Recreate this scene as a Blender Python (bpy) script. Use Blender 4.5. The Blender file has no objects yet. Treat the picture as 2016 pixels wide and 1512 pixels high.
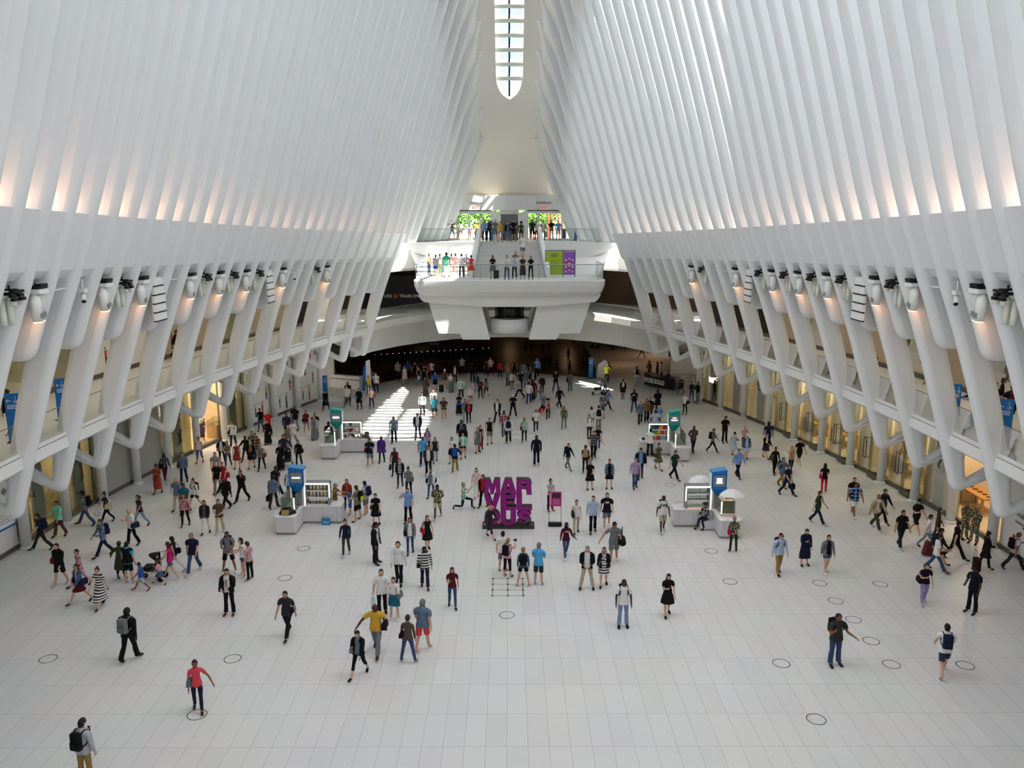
import bpy, bmesh, math, random
import numpy as np
from mathutils import Vector, Matrix
random.seed(7)
S = bpy.context.scene
COL = S.collection
R = math.radians
# ---------------------------------------------------------------- camera
CAM_H = 14.5; F_PX = 1631.0; PITCH = R(11.1); YAW = R(-0.176)
cam_d = bpy.data.cameras.new('camera'); cam = bpy.data.objects.new('camera', cam_d); COL.objects.link(cam)
cam_d.sensor_width = 36.0; cam_d.lens = 36.0 * F_PX / 2016.0; cam_d.clip_end = 600
cam.location = (0, 0, CAM_H); cam.rotation_euler = (R(90) - PITCH, 0, YAW)
S.camera = cam
CAM_M = Matrix.Rotation(YAW, 3, 'Z') @ Matrix.Rotation(R(90) - PITCH, 3, 'X')
def ray(px, py):
    return CAM_M @ Vector(((px - 1008) / F_PX, -(py - 756) / F_PX, -1.0))
def at_z(px, py, z):
    d = ray(px, py); t = (z - CAM_H) / d.z
    return Vector((d.x * t, d.y * t, z))
def at_y(px, py, y):
    d = ray(px, py); t = y / d.y
    return Vector((d.x * t, y, CAM_H + d.z * t))
# ---------------------------------------------------------------- view, sky, sun
vs = S.view_settings
vs.view_transform = 'Standard'; vs.look = 'None'; vs.gamma = 1.0; vs.use_curve_mapping = False
vs.exposure = 1.86
S.cycles.use_denoising = True
S.cycles.max_bounces = 7; S.cycles.diffuse_bounces = 4; S.cycles.glossy_bounces = 3
S.cycles.transmission_bounces = 4; S.cycles.transparent_max_bounces = 12
S.cycles.caustics_reflective = False; S.cycles.caustics_refractive = False
S.cycles.sample_clamp_indirect = 6.0
W = bpy.data.worlds.new('sky'); S.world = W; W.use_nodes = True
nt = W.node_tree; nt.nodes.clear()
out = nt.nodes.new('ShaderNodeOutputWorld'); bg = nt.nodes.new('ShaderNodeBackground')
tc = nt.nodes.new('ShaderNodeTexCoord'); nz = nt.nodes.new('ShaderNodeTexNoise'); rp = nt.nodes.new('ShaderNodeValToRGB')
nz.inputs['Scale'].default_value = 3.0; nz.inputs['Detail'].default_value = 4
rp.color_ramp.elements[0].position = .34; rp.color_ramp.elements[0].color = (.56, .70, 1.0, 1)
rp.color_ramp.elements[1].position = .50; rp.color_ramp.elements[1].color = (1.0, .945, .87, 1)
nt.links.new(tc.outputs['Generated'], nz.inputs['Vector']); nt.links.new(nz.outputs['Fac'], rp.inputs['Fac'])
nt.links.new(rp.outputs['Color'], bg.inputs['Color']); nt.links.new(bg.outputs['Background'], out.inputs['Surface'])
SKY = .36
bg.inputs['Strength'].default_value = SKY
sun_d = bpy.data.lights.new('sun', 'SUN'); sun = bpy.data.objects.new('sun', sun_d); COL.objects.link(sun)
sun_d.energy = 7.5; sun_d.angle = R(0.4); sun_d.color = (1, .95, .86)
sun.rotation_euler = Vector((-.174, .43, -1.0)).to_track_quat('-Z', 'Y').to_euler()
def area(name, loc, size, power, color, direction=(0, 0, -1), size_y=None, spread=math.pi):
    d = bpy.data.lights.new(name, 'AREA'); d.energy = power; d.color = color; d.size = size
    if size_y: d.shape = 'RECTANGLE'; d.size_y = size_y
    d.spread = spread
    o = bpy.data.objects.new(name, d); COL.objects.link(o); o.location = loc
    o.rotation_euler = Vector(direction).to_track_quat('-Z', 'Y').to_euler()
    return o
# unseen area lamps added in place of sky light at flanks, street end, roof
DAY_FILL = .3
for s_, p_ in ((-1, .74), (1, .72)):
    for y0_, ly_ in ((12, 44), (56, 44)):
        area('flank_sky_fill', (s_ * 15.5, y0_, 34), ly_, 26000 * p_ * DAY_FILL, (.97, .96, 1.0), (-s_ * .85, 0, -.38), 36)
area('street_fill', (0, -8.3, 17), 22, 2600 * DAY_FILL, (1, .96, .95), (0, 1, -.35), 5)  # fill lamp added behind the camera to brighten floor and vault
area('roof_sky_fill', (0, 24, 53), 64, 40000 * DAY_FILL, (1.0, .955, .98), (0, 0, -1), 9)  # fill lamp added above the slot, out of view, to brighten the floor
# ---------------------------------------------------------------- materials
def lin(h):
    v = [int(h[i:i + 2], 16) / 255 for i in (0, 2, 4)]
    return tuple((c / 12.92 if c <= .04045 else ((c + .055) / 1.055) ** 2.4) for c in v) + (1,)
MATS = {}
def mat(name, color, rough=.6, metal=0., spec=.3, emit=None, estr=1.0, alpha=1.0):
    if name in MATS: return MATS[name]
    m = bpy.data.materials.new(name); m.use_nodes = True
    b = m.node_tree.nodes['Principled BSDF']
    c = lin(color) if isinstance(color, str) else tuple(color) + (1,) * (4 - len(color))
    b.inputs['Base Color'].default_value = c; b.inputs['Roughness'].default_value = rough
    b.inputs['Metallic'].default_value = metal; b.inputs['Specular IOR Level'].default_value = spec
    if emit:
        b.inputs['Emission Color'].default_value = lin(emit); b.inputs['Emission Strength'].default_value = estr
    m.diffuse_color = c; MATS[name] = m
    return m
def noisy(name, c1, c2, scale, rough=.7, bump=0., detail=4, spec=.3):
    if name in MATS: return MATS[name]
    m = mat(name, c1, rough, spec=spec); n = m.node_tree; b = n.nodes['Principled BSDF']
    t = n.nodes.new('ShaderNodeTexCoord'); z = n.nodes.new('ShaderNodeTexNoise'); mx = n.nodes.new('ShaderNodeMix'); mx.data_type = 'RGBA'
    z.inputs['Scale'].default_value = scale; z.inputs['Detail'].default_value = detail
    mx.inputs['A'].default_value = lin(c1); mx.inputs['B'].default_value = lin(c2)
    n.links.new(t.outputs['Object'], z.inputs['Vector']); n.links.new(z.outputs['Fac'], mx.inputs['Factor']); n.links.new(mx.outputs['Result'], b.inputs['Base Color'])
    if bump:
        bp = n.nodes.new('ShaderNodeBump'); bp.inputs['Strength'].default_value = bump; bp.inputs['Distance'].default_value = .02
        n.links.new(z.outputs['Fac'], bp.inputs['Height']); n.links.new(bp.outputs['Normal'], b.inputs['Normal'])
    return m
def glass(name, tint, refl=.12, clear=.9):
    if name in MATS: return MATS[name]
    m = bpy.data.materials.new(name); m.use_nodes = True; n = m.node_tree; n.nodes.clear()
    o = n.nodes.new('ShaderNodeOutputMaterial'); tr = n.nodes.new('ShaderNodeBsdfTransparent'); gl = n.nodes.new('ShaderNodeBsdfGlossy')
    fr = n.nodes.new('ShaderNodeFresnel'); mx = n.nodes.new('ShaderNodeMixShader')
    ad = n.nodes.new('ShaderNodeMath'); ad.operation = 'MULTIPLY_ADD'; ad.inputs[1].default_value = .6; ad.inputs[2].default_value = refl * .3
    fr.inputs['IOR'].default_value = 1.45
    tr.inputs['Color'].default_value = tuple(c * clear for c in lin(tint)[:3]) + (1,); gl.inputs['Roughness'].default_value = .03
    n.links.new(fr.outputs['Fac'], ad.inputs[0]); n.links.new(ad.outputs['Value'], mx.inputs['Fac'])
    n.links.new(tr.outputs['BSDF'], mx.inputs[1]); n.links.new(gl.outputs['BSDF'], mx.inputs[2]); n.links.new(mx.outputs['Shader'], o.inputs['Surface'])
    MATS[name] = m
    return m
M_RIB = noisy('rib_white', 'e4e6e6', 'dcdedf', .8, .55, spec=.2)
M_WHITE = noisy('plaster_white', 'e3e3e0', 'dadad7', .5, .7, spec=.2)
M_SHELL = mat('vault_white', 'e6e3dc', .5, spec=.25)
M_STEEL = mat('steel', '9a9c9e', .3, .9)
M_DKSTEEL = mat('dark_steel', '4a4b4d', .4, .7)
M_BLACK = mat('black', '0e0e10', .5)
M_BRONZE = mat('bronze_strip', '6b655c', .45, .5)
M_GLASS = glass('clear_glass', 'f2f7f5', .06, .97)
M_GLASSG = glass('green_glass', 'dbe3da', .04, .95)
M_SKYGLASS = glass('roof_glass', 'f4fbff', .02, 1.0)
M_DIMGLASS = glass('dimmed_glass', 'f0f6f8', .02, .42)  # side glazing tinted down to cut the daylight it lets in
# ---------------------------------------------------------------- mesh helpers
class MB:
    def __init__(s): s.v = []; s.f = []; s.m = []; s.mats = []; s.cur = 0; s.sm = []; s.smooth = False
    def mat(s, m):
        if m not in s.mats: s.mats.append(m)
        s.cur = s.mats.index(m); return s
    def add(s, vs, fs):
        o = len(s.v); s.v += [tuple(v) for v in vs]
        for f in fs: s.f.append(tuple(i + o for i in f)); s.m.append(s.cur); s.sm.append(s.smooth)
        return s
    def box(s, x0, x1, y0, y1, z0, z1):
        v = [(x, y, z) for z in (z0, z1) for y in (y0, y1) for x in (x0, x1)]
        return s.add(v, [(0, 2, 3, 1), (4, 5, 7, 6), (0, 1, 5, 4), (2, 6, 7, 3), (0, 4, 6, 2), (1, 3, 7, 5)])
    def rbox(s, x0, x1, y0, y1, z0, z1, r=.02, n=4):   # rounded in plan, chamfered on top and bottom
        pts = []
        for cx, cy, a0 in ((x1 - r, y1 - r, 0), (x0 + r, y1 - r, 90), (x0 + r, y0 + r, 180), (x1 - r, y0 + r, 270)):
            for k in range(n + 1):
                a = R(a0 + 90 * k / n); pts.append((cx + r * math.cos(a), cy + r * math.sin(a)))
        return s.prism(pts, z0, z1)
    def prism(s, pts, z0, z1, top=True):
        n = len(pts); v = [(x, y, z0) for x, y in pts] + [(x, y, z1) for x, y in pts]
        f = [(i, (i + 1) % n, n + (i + 1) % n, n + i) for i in range(n)] + [tuple(range(n, 2 * n)), tuple(range(n - 1, -1, -1))]
        return s.add(v, f)
    def prismy(s, pts, y0, y1):        # outline in x,z pushed along y
        n = len(pts); v = [(x, y0, z) for x, z in pts] + [(x, y1, z) for x, z in pts]
        f = [(i, (i + 1) % n, n + (i + 1) % n, n + i)[::-1] for i in range(n)] + [tuple(range(n, 2 * n))[::-1], tuple(range(n))]
        return s.add(v, f)
    def loft(s, rings, cap=True, closed=True):
        n = len(rings[0]); v = [p for r in rings for p in r]; f = []
        for k in range(len(rings) - 1):
            for i in range(n if closed else n - 1):
                j = (i + 1) % n; f.append((k * n + i, k * n + j, (k + 1) * n + j, (k + 1) * n + i))
        if cap and closed: f += [tuple(range(n - 1, -1, -1)), tuple(range((len(rings) - 1) * n, len(rings) * n))]
        return s.add(v, f)
    def tube(s, pts, r, n=8, cap=True):
        pts = [Vector(p) for p in pts]; rings = []; up = None
        rr = r if isinstance(r, (list, tuple)) else [r] * len(pts)
        for i, p in enumerate(pts):
            d = (pts[min(i + 1, len(pts) - 1)] - pts[max(i - 1, 0)]).normalized()
            a = d.cross(Vector((0, 0, 1)) if abs(d.z) < .95 else Vector((0, 1, 0))).normalized()
            if up is not None and a.dot(up) < 0: a = -a
            up = a; b = d.cross(a)
            rings.append([tuple(p + (a * math.cos(2 * math.pi * k / n) + b * math.sin(2 * math.pi * k / n)) * rr[i]) for k in range(n)])
        sm = s.smooth; s.smooth = True; s.loft(rings, cap); s.smooth = sm
        return s
    def cyl(s, x, y, z0, z1, r, n=16, r1=None):
        r1 = r if r1 is None else r1
        sm = s.smooth; s.smooth = True
        s.loft([[(x + q * math.cos(2 * math.pi * k / n), y + q * math.sin(2 * math.pi * k / n), z) for k in range(n)] for z, q in ((z0, r), (z1, r1))])
        s.smooth = sm; return s
    def ball(s, c, rx, ry=None, rz=None, n=10, m=7):
        ry = ry or rx; rz = rz or rx; rings = []
        for i in range(m + 1):
            t = math.pi * i / m; q = max(math.sin(t), 1e-3)
            rings.append([(c[0] + rx * q * math.cos(2 * math.pi * k / n), c[1] + ry * q * math.sin(2 * math.pi * k / n), c[2] - rz * math.cos(t)) for k in range(n)])
        sm = s.smooth; s.smooth = True; s.loft(rings); s.smooth = sm
        return s
    def mesh(s, name, autosmooth=False):
        me = bpy.data.meshes.new(name); me.from_pydata(s.v, [], s.f)
        for m in s.mats: me.materials.append(m)
        if s.m: me.polygons.foreach_set('material_index', s.m); me.polygons.foreach_set('use_smooth', s.sm)
        me.update(); return me
    def build(s, name, parent=None, m=None, loc=None, rz=0):
        if m: s.mats = [m] if not s.mats else s.mats
        o = bpy.data.objects.new(name, s.mesh(name)); COL.objects.link(o)
        if parent: o.parent = parent
        if loc is not None: o.location = loc
        o.rotation_euler.z = rz
        return o
def tag(o, label=None, cat=None, group=None, kind=None):
    if label: o['label'] = label
    if cat: o['category'] = cat
    if group: o['group'] = group
    if kind: o['kind'] = kind
    return o
def empty(name, loc=(0, 0, 0), rz=0, **k):
    o = bpy.data.objects.new(name, None); COL.objects.link(o); o.location = loc; o.rotation_euler.z = rz; o.empty_display_size = .2
    return tag(o, **k)
def struct(o): o['kind'] = 'structure'; return o
def mesh_obj(name, me, parent=None):
    o = bpy.data.objects.new(name, me); COL.objects.link(o)
    if parent: o.parent = parent
    return o
def curve_mesh(name, polys, half, bevel, res=2):
    """outline with holes in x,y, extruded +-half along z with rounded edges -> mesh"""
    cu = bpy.data.curves.new(name, 'CURVE'); cu.dimensions = '2D'; cu.fill_mode = 'BOTH'
    cu.extrude = max(half - bevel, 0); cu.bevel_depth = bevel; cu.bevel_resolution = res; cu.offset = -bevel
    for p in polys:
        sp = cu.splines.new('POLY'); sp.points.add(len(p) - 1); sp.use_cyclic_u = True
        for q, (x, y) in zip(sp.points, p): q.co = (x, y, 0, 1)
    o = bpy.data.objects.new(name, cu); COL.objects.link(o)
    me = bpy.data.meshes.new_from_object(o.evaluated_get(bpy.context.evaluated_depsgraph_get()))
    bpy.data.objects.remove(o); bpy.data.curves.remove(cu)
    return me
def text_mesh(name, s, size, depth=.01, align='CENTER', bold=0.0):
    cu = bpy.data.curves.new(name, 'FONT'); cu.body = s; cu.size = size; cu.extrude = depth; cu.align_x = align; cu.align_y = 'CENTER'; cu.offset = bold
    o = bpy.data.objects.new(name, cu); COL.objects.link(o)
    me = bpy.data.meshes.new_from_object(o.evaluated_get(bpy.context.evaluated_depsgraph_get()))
    bpy.data.objects.remove(o); bpy.data.curves.remove(cu)
    return me
def text_obj(name, s, size, m, loc, rot, parent=None, depth=.01, align='CENTER', bold=0.0):
    me = text_mesh(name, s, size, depth, align, bold); me.materials.append(m)
    o = mesh_obj(name, me, parent); o.location = loc; o.rotation_euler = rot
    return o
def fillet(pts, radii, n=5):
    """round the corners of a closed polygon"""
    outp = []; N = len(pts)
    for i in range(N):
        p = Vector(pts[i]); r = radii[i] if isinstance(radii, (list, tuple)) else radii
        if not r: outp.append(tuple(p)); continue
        a = (Vector(pts[i - 1]) - p); b = (Vector(pts[(i + 1) % N]) - p); la, lb = a.length, b.length; a.normalize(); b.normalize()
        ang = a.angle(b); d = min(r / math.tan(ang / 2), la * .48, lb * .48); p0, p1 = p + a * d, p + b * d
        for k in range(n + 1):
            t = k / n; outp.append(tuple(p0 * (1 - t) ** 2 + p * 2 * t * (1 - t) + p1 * t * t))
    return outp
# ---------------------------------------------------------------- hall curve: u = x + (Y-30)^2/208 is constant along the walls
def dx(Y): return (Y - 30.0) ** 2 / 208.0
def prof(tab, z):
    for (a, p), (b, q) in zip(tab, tab[1:]):
        if z <= b: return p + (q - p) * (z - a) / (b - a)
    return tab[-1][1]
W_TAB = [(0, 19.0), (3.7, 17.8), (9.9, 15.85), (14.8, 13.9), (22, 11.87), (30.7, 9.2), (40, 5.9), (47.5, 2.4), (60, -4)]
D_TAB = [(0, .55), (4, .6), (6.3, .95), (10, 1.1), (13, 1.2), (15.2, 1.6), (30, 1.5), (60, 1.3)]
_zz = np.arange(-4, 64, .25); _ww = np.interp(_zz, [a for a, _ in W_TAB], [b for _, b in W_TAB]); _k = np.exp(-np.linspace(-2, 2, 25) ** 2); _k /= _k.sum()
_sm = np.convolve(np.pad(_ww, 12, mode='edge'), _k, mode='valid'); _ww = np.where(_zz > 6, _sm, _ww)
def wu(z): return float(np.interp(z, _zz, _ww))
def zled(Y): return 14.95 - max(Y - 22, -6) * .0315
def zpad(Y): return 10.0 - max(Y - 25, -6) * .024
def ztip(Y):
    lo, hi = 14.0, 47.0
    for _ in range(40):
        m = (lo + hi) / 2
        if wu(m) - dx(Y) > 2.25: lo = m
        else: hi = m
    return lo
RIB_Y = [(i, 28.7 + 1.55 * i) for i in range(-22, 31)]
RT = .26
def rib_outline(i, Y):
    o = -dx(Y); zt = ztip(Y); full = i % 2 == 0
    if i > 24: zb = 12.8
    elif full: zb = 3.75
    else: zb = zpad(Y)
    zs = [z for z in np.linspace(zb, zt, 26)]
    ex = lambda z: .55 * min(max((Y - 65) / 8, 0), 1) * min(max((21 - z) / 6, 0), 1) if i > 24 else 0
    inner = [(wu(z) + o + ex(z), z) for z in zs]
    top = [(wu(zt) + o - .12, zt + .4), (wu(zt) + o + 1.7, zt + .55)]
    outer = [(wu(z) + o + prof(D_TAB, z) + ex(z), z) for z in zs[::-1]]
    if i > 24:
        pts = inner + top + outer; return [pts]
    if not full:
        pts = inner + top + outer; rad = [0] * len(pts); rad[0] = .55; rad[-1] = .3
        return [fillet(pts, rad)]
    # full rib: knee, strut back to the facade, beam under the walkway, triangular hole
    k = inner[0]
    zs = [z for z in np.linspace(5.9, zt, 20)]
    outer = [(wu(z) + o + prof(D_TAB, z), z) for z in zs[::-1]]
    far = wu(4) + o + 4.5
    pts = inner + top + outer + [(far, 5.9), (far, 5.35), (k[0] + 3.3, 5.25)]
    rad = [0] * len(pts); rad[0] = .42
    h0 = (wu(4.4) + o + .66, 4.36); h1 = (wu(5.4) + o + .82, 5.42); h2 = (h1[0] + 1.85, 5.42)
    return [fillet(pts, rad, 7), fillet([h0, h2, h1], [.14, .12, .16], 5)]
ribs_group = 'white ribs of the hall'
for i, Y in RIB_Y:
    me = curve_mesh('rib', rib_outline(i, Y), RT, .25, 3)
    me.materials.append(M_RIB); me.polygons.foreach_set('use_smooth', [True] * len(me.polygons))
    try: me.set_sharp_from_angle(angle=R(50))
    except Exception: pass
    for s in (1, -1):
        o = mesh_obj('rib', me); o.location = (0, Y, 0); o.rotation_euler = (R(90), 0, 0); o.scale = (s, 1, 1)
        struct(o); o['group'] = ribs_group
# ---------------------------------------------------------------- strips running along the hall
def strip(name, sections, ys, m, side, smooth=True, closed=True):
    """sections(Y) -> list of (u,z); swept along Y on one side"""
    mb = MB().mat(m); mb.smooth = smooth
    rings = [[(side * (u - dx(Y)), Y, z) for u, z in sections(Y)] for Y in ys]
    if side > 0: rings = [r[::-1] for r in rings]
    mb.loft(rings, cap=closed, closed=closed)
    return mb.build(name)
YS = list(np.arange(-6, 66.1, 1.5)) + [66.6]
YW = list(np.arange(-6, 75.1, 1.5)) + [76.2]
for s, nm in ((-1, 'left'), (1, 'right')):
    # upper wall between the ribs with its light ledge, and the alcove below it
    def sec(Y):
        z = zled(Y); b = z - 2.2
        return [(wu(z) + .18, z), (wu(b + .35) + .2, b + .35), (wu(b) + .35, b + .08), (wu(b) + .62, b), (wu(b) + 1.15, b), (wu(z) + 1.6, z - .05)]
    struct(strip('wall_%s' % nm, sec, YS, M_RIB, s, smooth=False))
    def sec2(Y):
        b = zled(Y) - 2.2
        return [(wu(b) + 1.1, b + .1), (wu(10) + 1.12, 10.1), (wu(10) + 1.4, 10.1), (wu(b) + 1.4, b + .1)]
    struct(strip('wall_%s_alcove' % nm, sec2, YS, M_WHITE, s, smooth=False))
    struct(strip('ceiling_%s' % nm, lambda Y: [(wu(10) + 1.1, 10.1), (27.0, 10.1), (27.0, 10.4), (wu(10) + 1.1, 10.4)], YS, M_WHITE, s, smooth=False))
    # walkway slab: fascia, shadow gap, top strip, soffit
    F = wu(6.1) + .3
    struct(strip('floor_%s_walkway' % nm, lambda Y: [(F + .06, 6.42), (F + .06, 6.27), (F + .1, 6.27), (F + .1, 6.25), (F, 6.25), (F - .02, 5.84), (F + .25, 5.66), (F + 1.1, 5.5), (28, 5.5), (28, 6.42)], YS, M_WHITE, s, smooth=False))
    mb = MB().mat(M_BLACK); rings = [[(s * (F + .062 - dx(Y)), Y, 6.275), (s * (F + .062 - dx(Y)), Y, 6.248)] for Y in YS]
    struct(MB().mat(M_BLACK).loft(rings, cap=False, closed=False).build('trim_%s_gap' % nm))
    # glass between ribs, on the outer edge of the roof ribs
    mb = MB().mat(M_DIMGLASS)
    for Y0, Y1 in zip(YW, YW[1:]):
        q = []
        for Y in (Y0, Y1):
            za, zb = (zled(Y) + .05 if Y < 66.7 else 12.85), ztip(Y) + .6
            q.append([(s * (wu(z) - dx(Y) + prof(D_TAB, z) + .05), Y, z) for z in np.linspace(za, zb, 8)])
        mb.loft(q, cap=False, closed=False)
    struct(mb.build('window_%s' % nm))
    # glass balustrade panels on the walkway, one per bay
    for i in range(-6, 25, 2):
        Ya, Yb = 28.7 + 1.55 * i + .35, 28.7 + 1.55 * (i + 2) - .35
        if Yb > 66.5: continue
        e = 1
        mb = MB().mat(M_GLASS); u = F + .09
        a, b = s * (u - dx(Ya)), s * (u - dx(Yb))
        mb.add([(a, Ya, 6.42), (b, Yb, 6.42), (b, Yb, 7.44), (a, Ya, 7.44)], [(0, 1, 2, 3)])
        mb.mat(M_STEEL); mb.tube([(a, Ya, 7.46), (b, Yb, 7.46)], .018, 6); mb.tube([(a, Ya, 6.42), (a, Ya, 7.46)], .012, 6)
        struct(mb.build('railing'))
    # warm uplights standing on the ledge, one per bay
    for i in range(-6, 24):
        Y = 28.7 + 1.55 * i + .775; z = zled(Y)
        pw = (5 if i < 8 else 3.4) * (1.0 + .35 * math.sin(i * 2.3))
        l = area('ledge_uplight', (s * (wu(z) + 1.0 - dx(Y)), Y + .25, z + .06), .3, pw, (1, .5, .27), (-.12 * s, .16, 1))
# ---------------------------------------------------------------- floor
floor_m = bpy.data.materials.new('floor_marble'); floor_m.use_nodes = True
n = floor_m.node_tree; b = n.nodes['Principled BSDF']; MATS['floor_marble'] = floor_m
t = n.nodes.new('ShaderNodeTexCoord'); mp = n.nodes.new('ShaderNodeMapping'); br = n.nodes.new('ShaderNodeTexBrick')
mp.inputs['Location'].default_value = (.08, 1.5, 0)
br.offset = 0.0; br.inputs['Scale'].default_value = 1.0; br.inputs['Brick Width'].default_value = .6; br.inputs['Row Height'].default_value = 1.6
br.inputs['Mortar Size'].default_value = .006; br.inputs['Mortar Smooth'].default_value = .3; br.inputs['Bias'].default_value = 0
br.inputs['Color1'].default_value = lin('d8d7d5'); br.inputs['Color2'].default_value = lin('d3d2d0'); br.inputs['Mortar'].default_value = lin('9c9c9a')
nz2 = n.nodes.new('ShaderNodeTexNoise'); nz2.inputs['Scale'].default_value = .35; nz2.inputs['Detail'].default_value = 5
mx = n.nodes.new('ShaderNodeMix'); mx.data_type = 'RGBA'; mx.blend_type = 'MULTIPLY'; mx.inputs['Factor'].default_value = .12
n.links.new(t.outputs['Object'], mp.inputs['Vector']); n.links.new(mp.outputs['Vector'], br.inputs['Vector']); n.links.new(t.outputs['Object'], nz2.inputs['Vector'])
n.links.new(br.outputs['Color'], mx.inputs['A']); n.links.new(nz2.outputs['Color'], mx.inputs['B']); n.links.new(mx.outputs['Result'], b.inputs['Base Color'])
b.inputs['Roughness'].default_value = .42; b.inputs['Specular IOR Level'].default_value = .35
edge = [(-16.5, 72.6), (-12.3, 74.0), (-9.5, 77.2), (-6.5, 79.0), (-3, 79.6), (0, 79.6), (3, 79.0), (5.5, 78.0), (8.6, 76.6)]
mb = MB().mat(floor_m)
pts = [(-29, -8), (29, -8), (29, 100), (9.2, 100), (8.6, 76.6)] + edge[::-1][1:] + [(-29, 70)]
mb.prism(pts, -.3, 0)
floor = struct(mb.build('floor'))
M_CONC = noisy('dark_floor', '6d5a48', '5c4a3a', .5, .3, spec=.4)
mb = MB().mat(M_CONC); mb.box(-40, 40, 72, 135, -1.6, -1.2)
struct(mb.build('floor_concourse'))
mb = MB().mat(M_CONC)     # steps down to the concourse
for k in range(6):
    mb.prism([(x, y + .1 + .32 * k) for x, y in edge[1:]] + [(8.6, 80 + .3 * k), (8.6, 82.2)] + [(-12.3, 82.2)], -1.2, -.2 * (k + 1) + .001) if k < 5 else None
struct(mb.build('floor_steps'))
# ---------------------------------------------------------------- closing walls, exterior
mb = MB().mat(M_WHITE); mb.box(-30, 30, -9, -8, 0, 15); mb.box(-30, 30, -9, -8, 19, 50); struct(mb.build('wall_near'))
mb = MB().mat(M_SKYGLASS); mb.add([(-14, -8.5, 15), (14, -8.5, 15), (12, -8.5, 19), (-12, -8.5, 19)], [(0, 1, 2, 3)]); struct(mb.build('window_near'))
# ---------------------------------------------------------------- facades of the two shop levels
M_BEIGE = noisy('beige_panel', 'b9ab94', 'ae9f88', .3, .55)
M_SHOPWALL = mat('shop_wall', 'd6c5a6', .8)
M_WARM = mat('shop_floor', 'c9b394', .4)
M_GREYGL = mat('frosted_grey', 'a3a29b', .35)
M_DARK = mat('dark_interior', '1b1917', .7)
FU = 22.35
def colY(k): return 29.2 + 3.12 * k
for s, nm in ((-1, 'left'), (1, 'right')):
    for k in range(-3, 13):       # round columns
        Y = colY(k); x = s * (22.0 - dx(Y)); mb = MB().mat(M_RIB)
        mb.smooth = True; mb.cyl(x, Y, .12, 5.6, .22, 20); mb.cyl(x, Y, 0, .12, .31, 20, .23)
        struct(mb.build('column')); 
    ysf = [colY(k) for k in range(-9, 13)]
    struct(strip('wall_%s_back' % nm, lambda Y: [(28.0, 0), (28.0, 10.2), (28.3, 10.2), (28.3, 0)], ysf + ([] if s < 0 else []), M_SHOPWALL, s, smooth=False))
    # base strip along the glass
    struct(strip('baseboard_%s' % nm, lambda Y: [(FU - .06, 0), (FU - .06, .2), (FU + .12, .2), (FU + .12, 0)], ysf, M_BRONZE, s, smooth=False))
    struct(strip('baseboard_%s_upper' % nm, lambda Y: [(FU - .06, 6.42), (FU - .06, 6.66), (FU + .12, 6.66), (FU + .12, 6.42)], ysf, M_BRONZE, s, smooth=False))
def bay(s, k, z0, z1, m, name, u=FU, thick=.1, a=0.0, b=1.0):
    """one panel of the facade between columns k and k+1"""
    Ya, Yb = colY(k + a), colY(k + b); mb = MB().mat(m)
    x0, x1 = s * (u - dx(Ya)), s * (u - dx(Yb)); t_ = s * thick
    mb.add([(x0, Ya, z0), (x1, Yb, z0), (x1 + t_, Yb, z0), (x0 + t_, Ya, z0), (x0, Ya, z1), (x1, Yb, z1), (x1 + t_, Yb, z1), (x0 + t_, Ya, z1)],
           [(0, 3, 2, 1), (4, 5, 6, 7), (0, 1, 5, 4), (1, 2, 6, 5), (2, 3, 7, 6), (3, 0, 4, 7)])
    return struct(mb.build(name))
def onwall(s, k, f, u=FU): # point on facade line at column index k+f
    Y = colY(k + f); return Vector((s * (u - dx(Y)), Y, 0))
GROUND_L = {-2: 'w', -1: 'w', 0: 'w', 1: 'w', 2: 'g', 3: 'g', 4: 'f', 5: 'f', 6: 'g', 7: 'o', 8: 'g', 9: 'h', 10: 'h', 11: 'h'}
GROUND_R = {-2: 'w', -1: 'w', 0: 'w', 1: 'w', 2: 'o', 3: 'g', 4: 'x', 5: 'x', 6: 'x', 7: 'x', 8: 'x', 9: 'g', 10: 'g', 11: 'g'}
UPPER_L = {k: 'b' for k in range(-2, 12)}; UPPER_L.update({0: 's', 1: 's', 2: 's', 3: 'g', 4: 'h', 5: 'h', 8: 'g', 11: 'k'})
UPPER_R = {k: 'b' for k in range(-2, 12)}; UPPER_R.update({1: 'g', 2: 'g', 4: 'g', 7: 'g', 9: 'k', 10: 'k', 11: 'k'})
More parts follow.
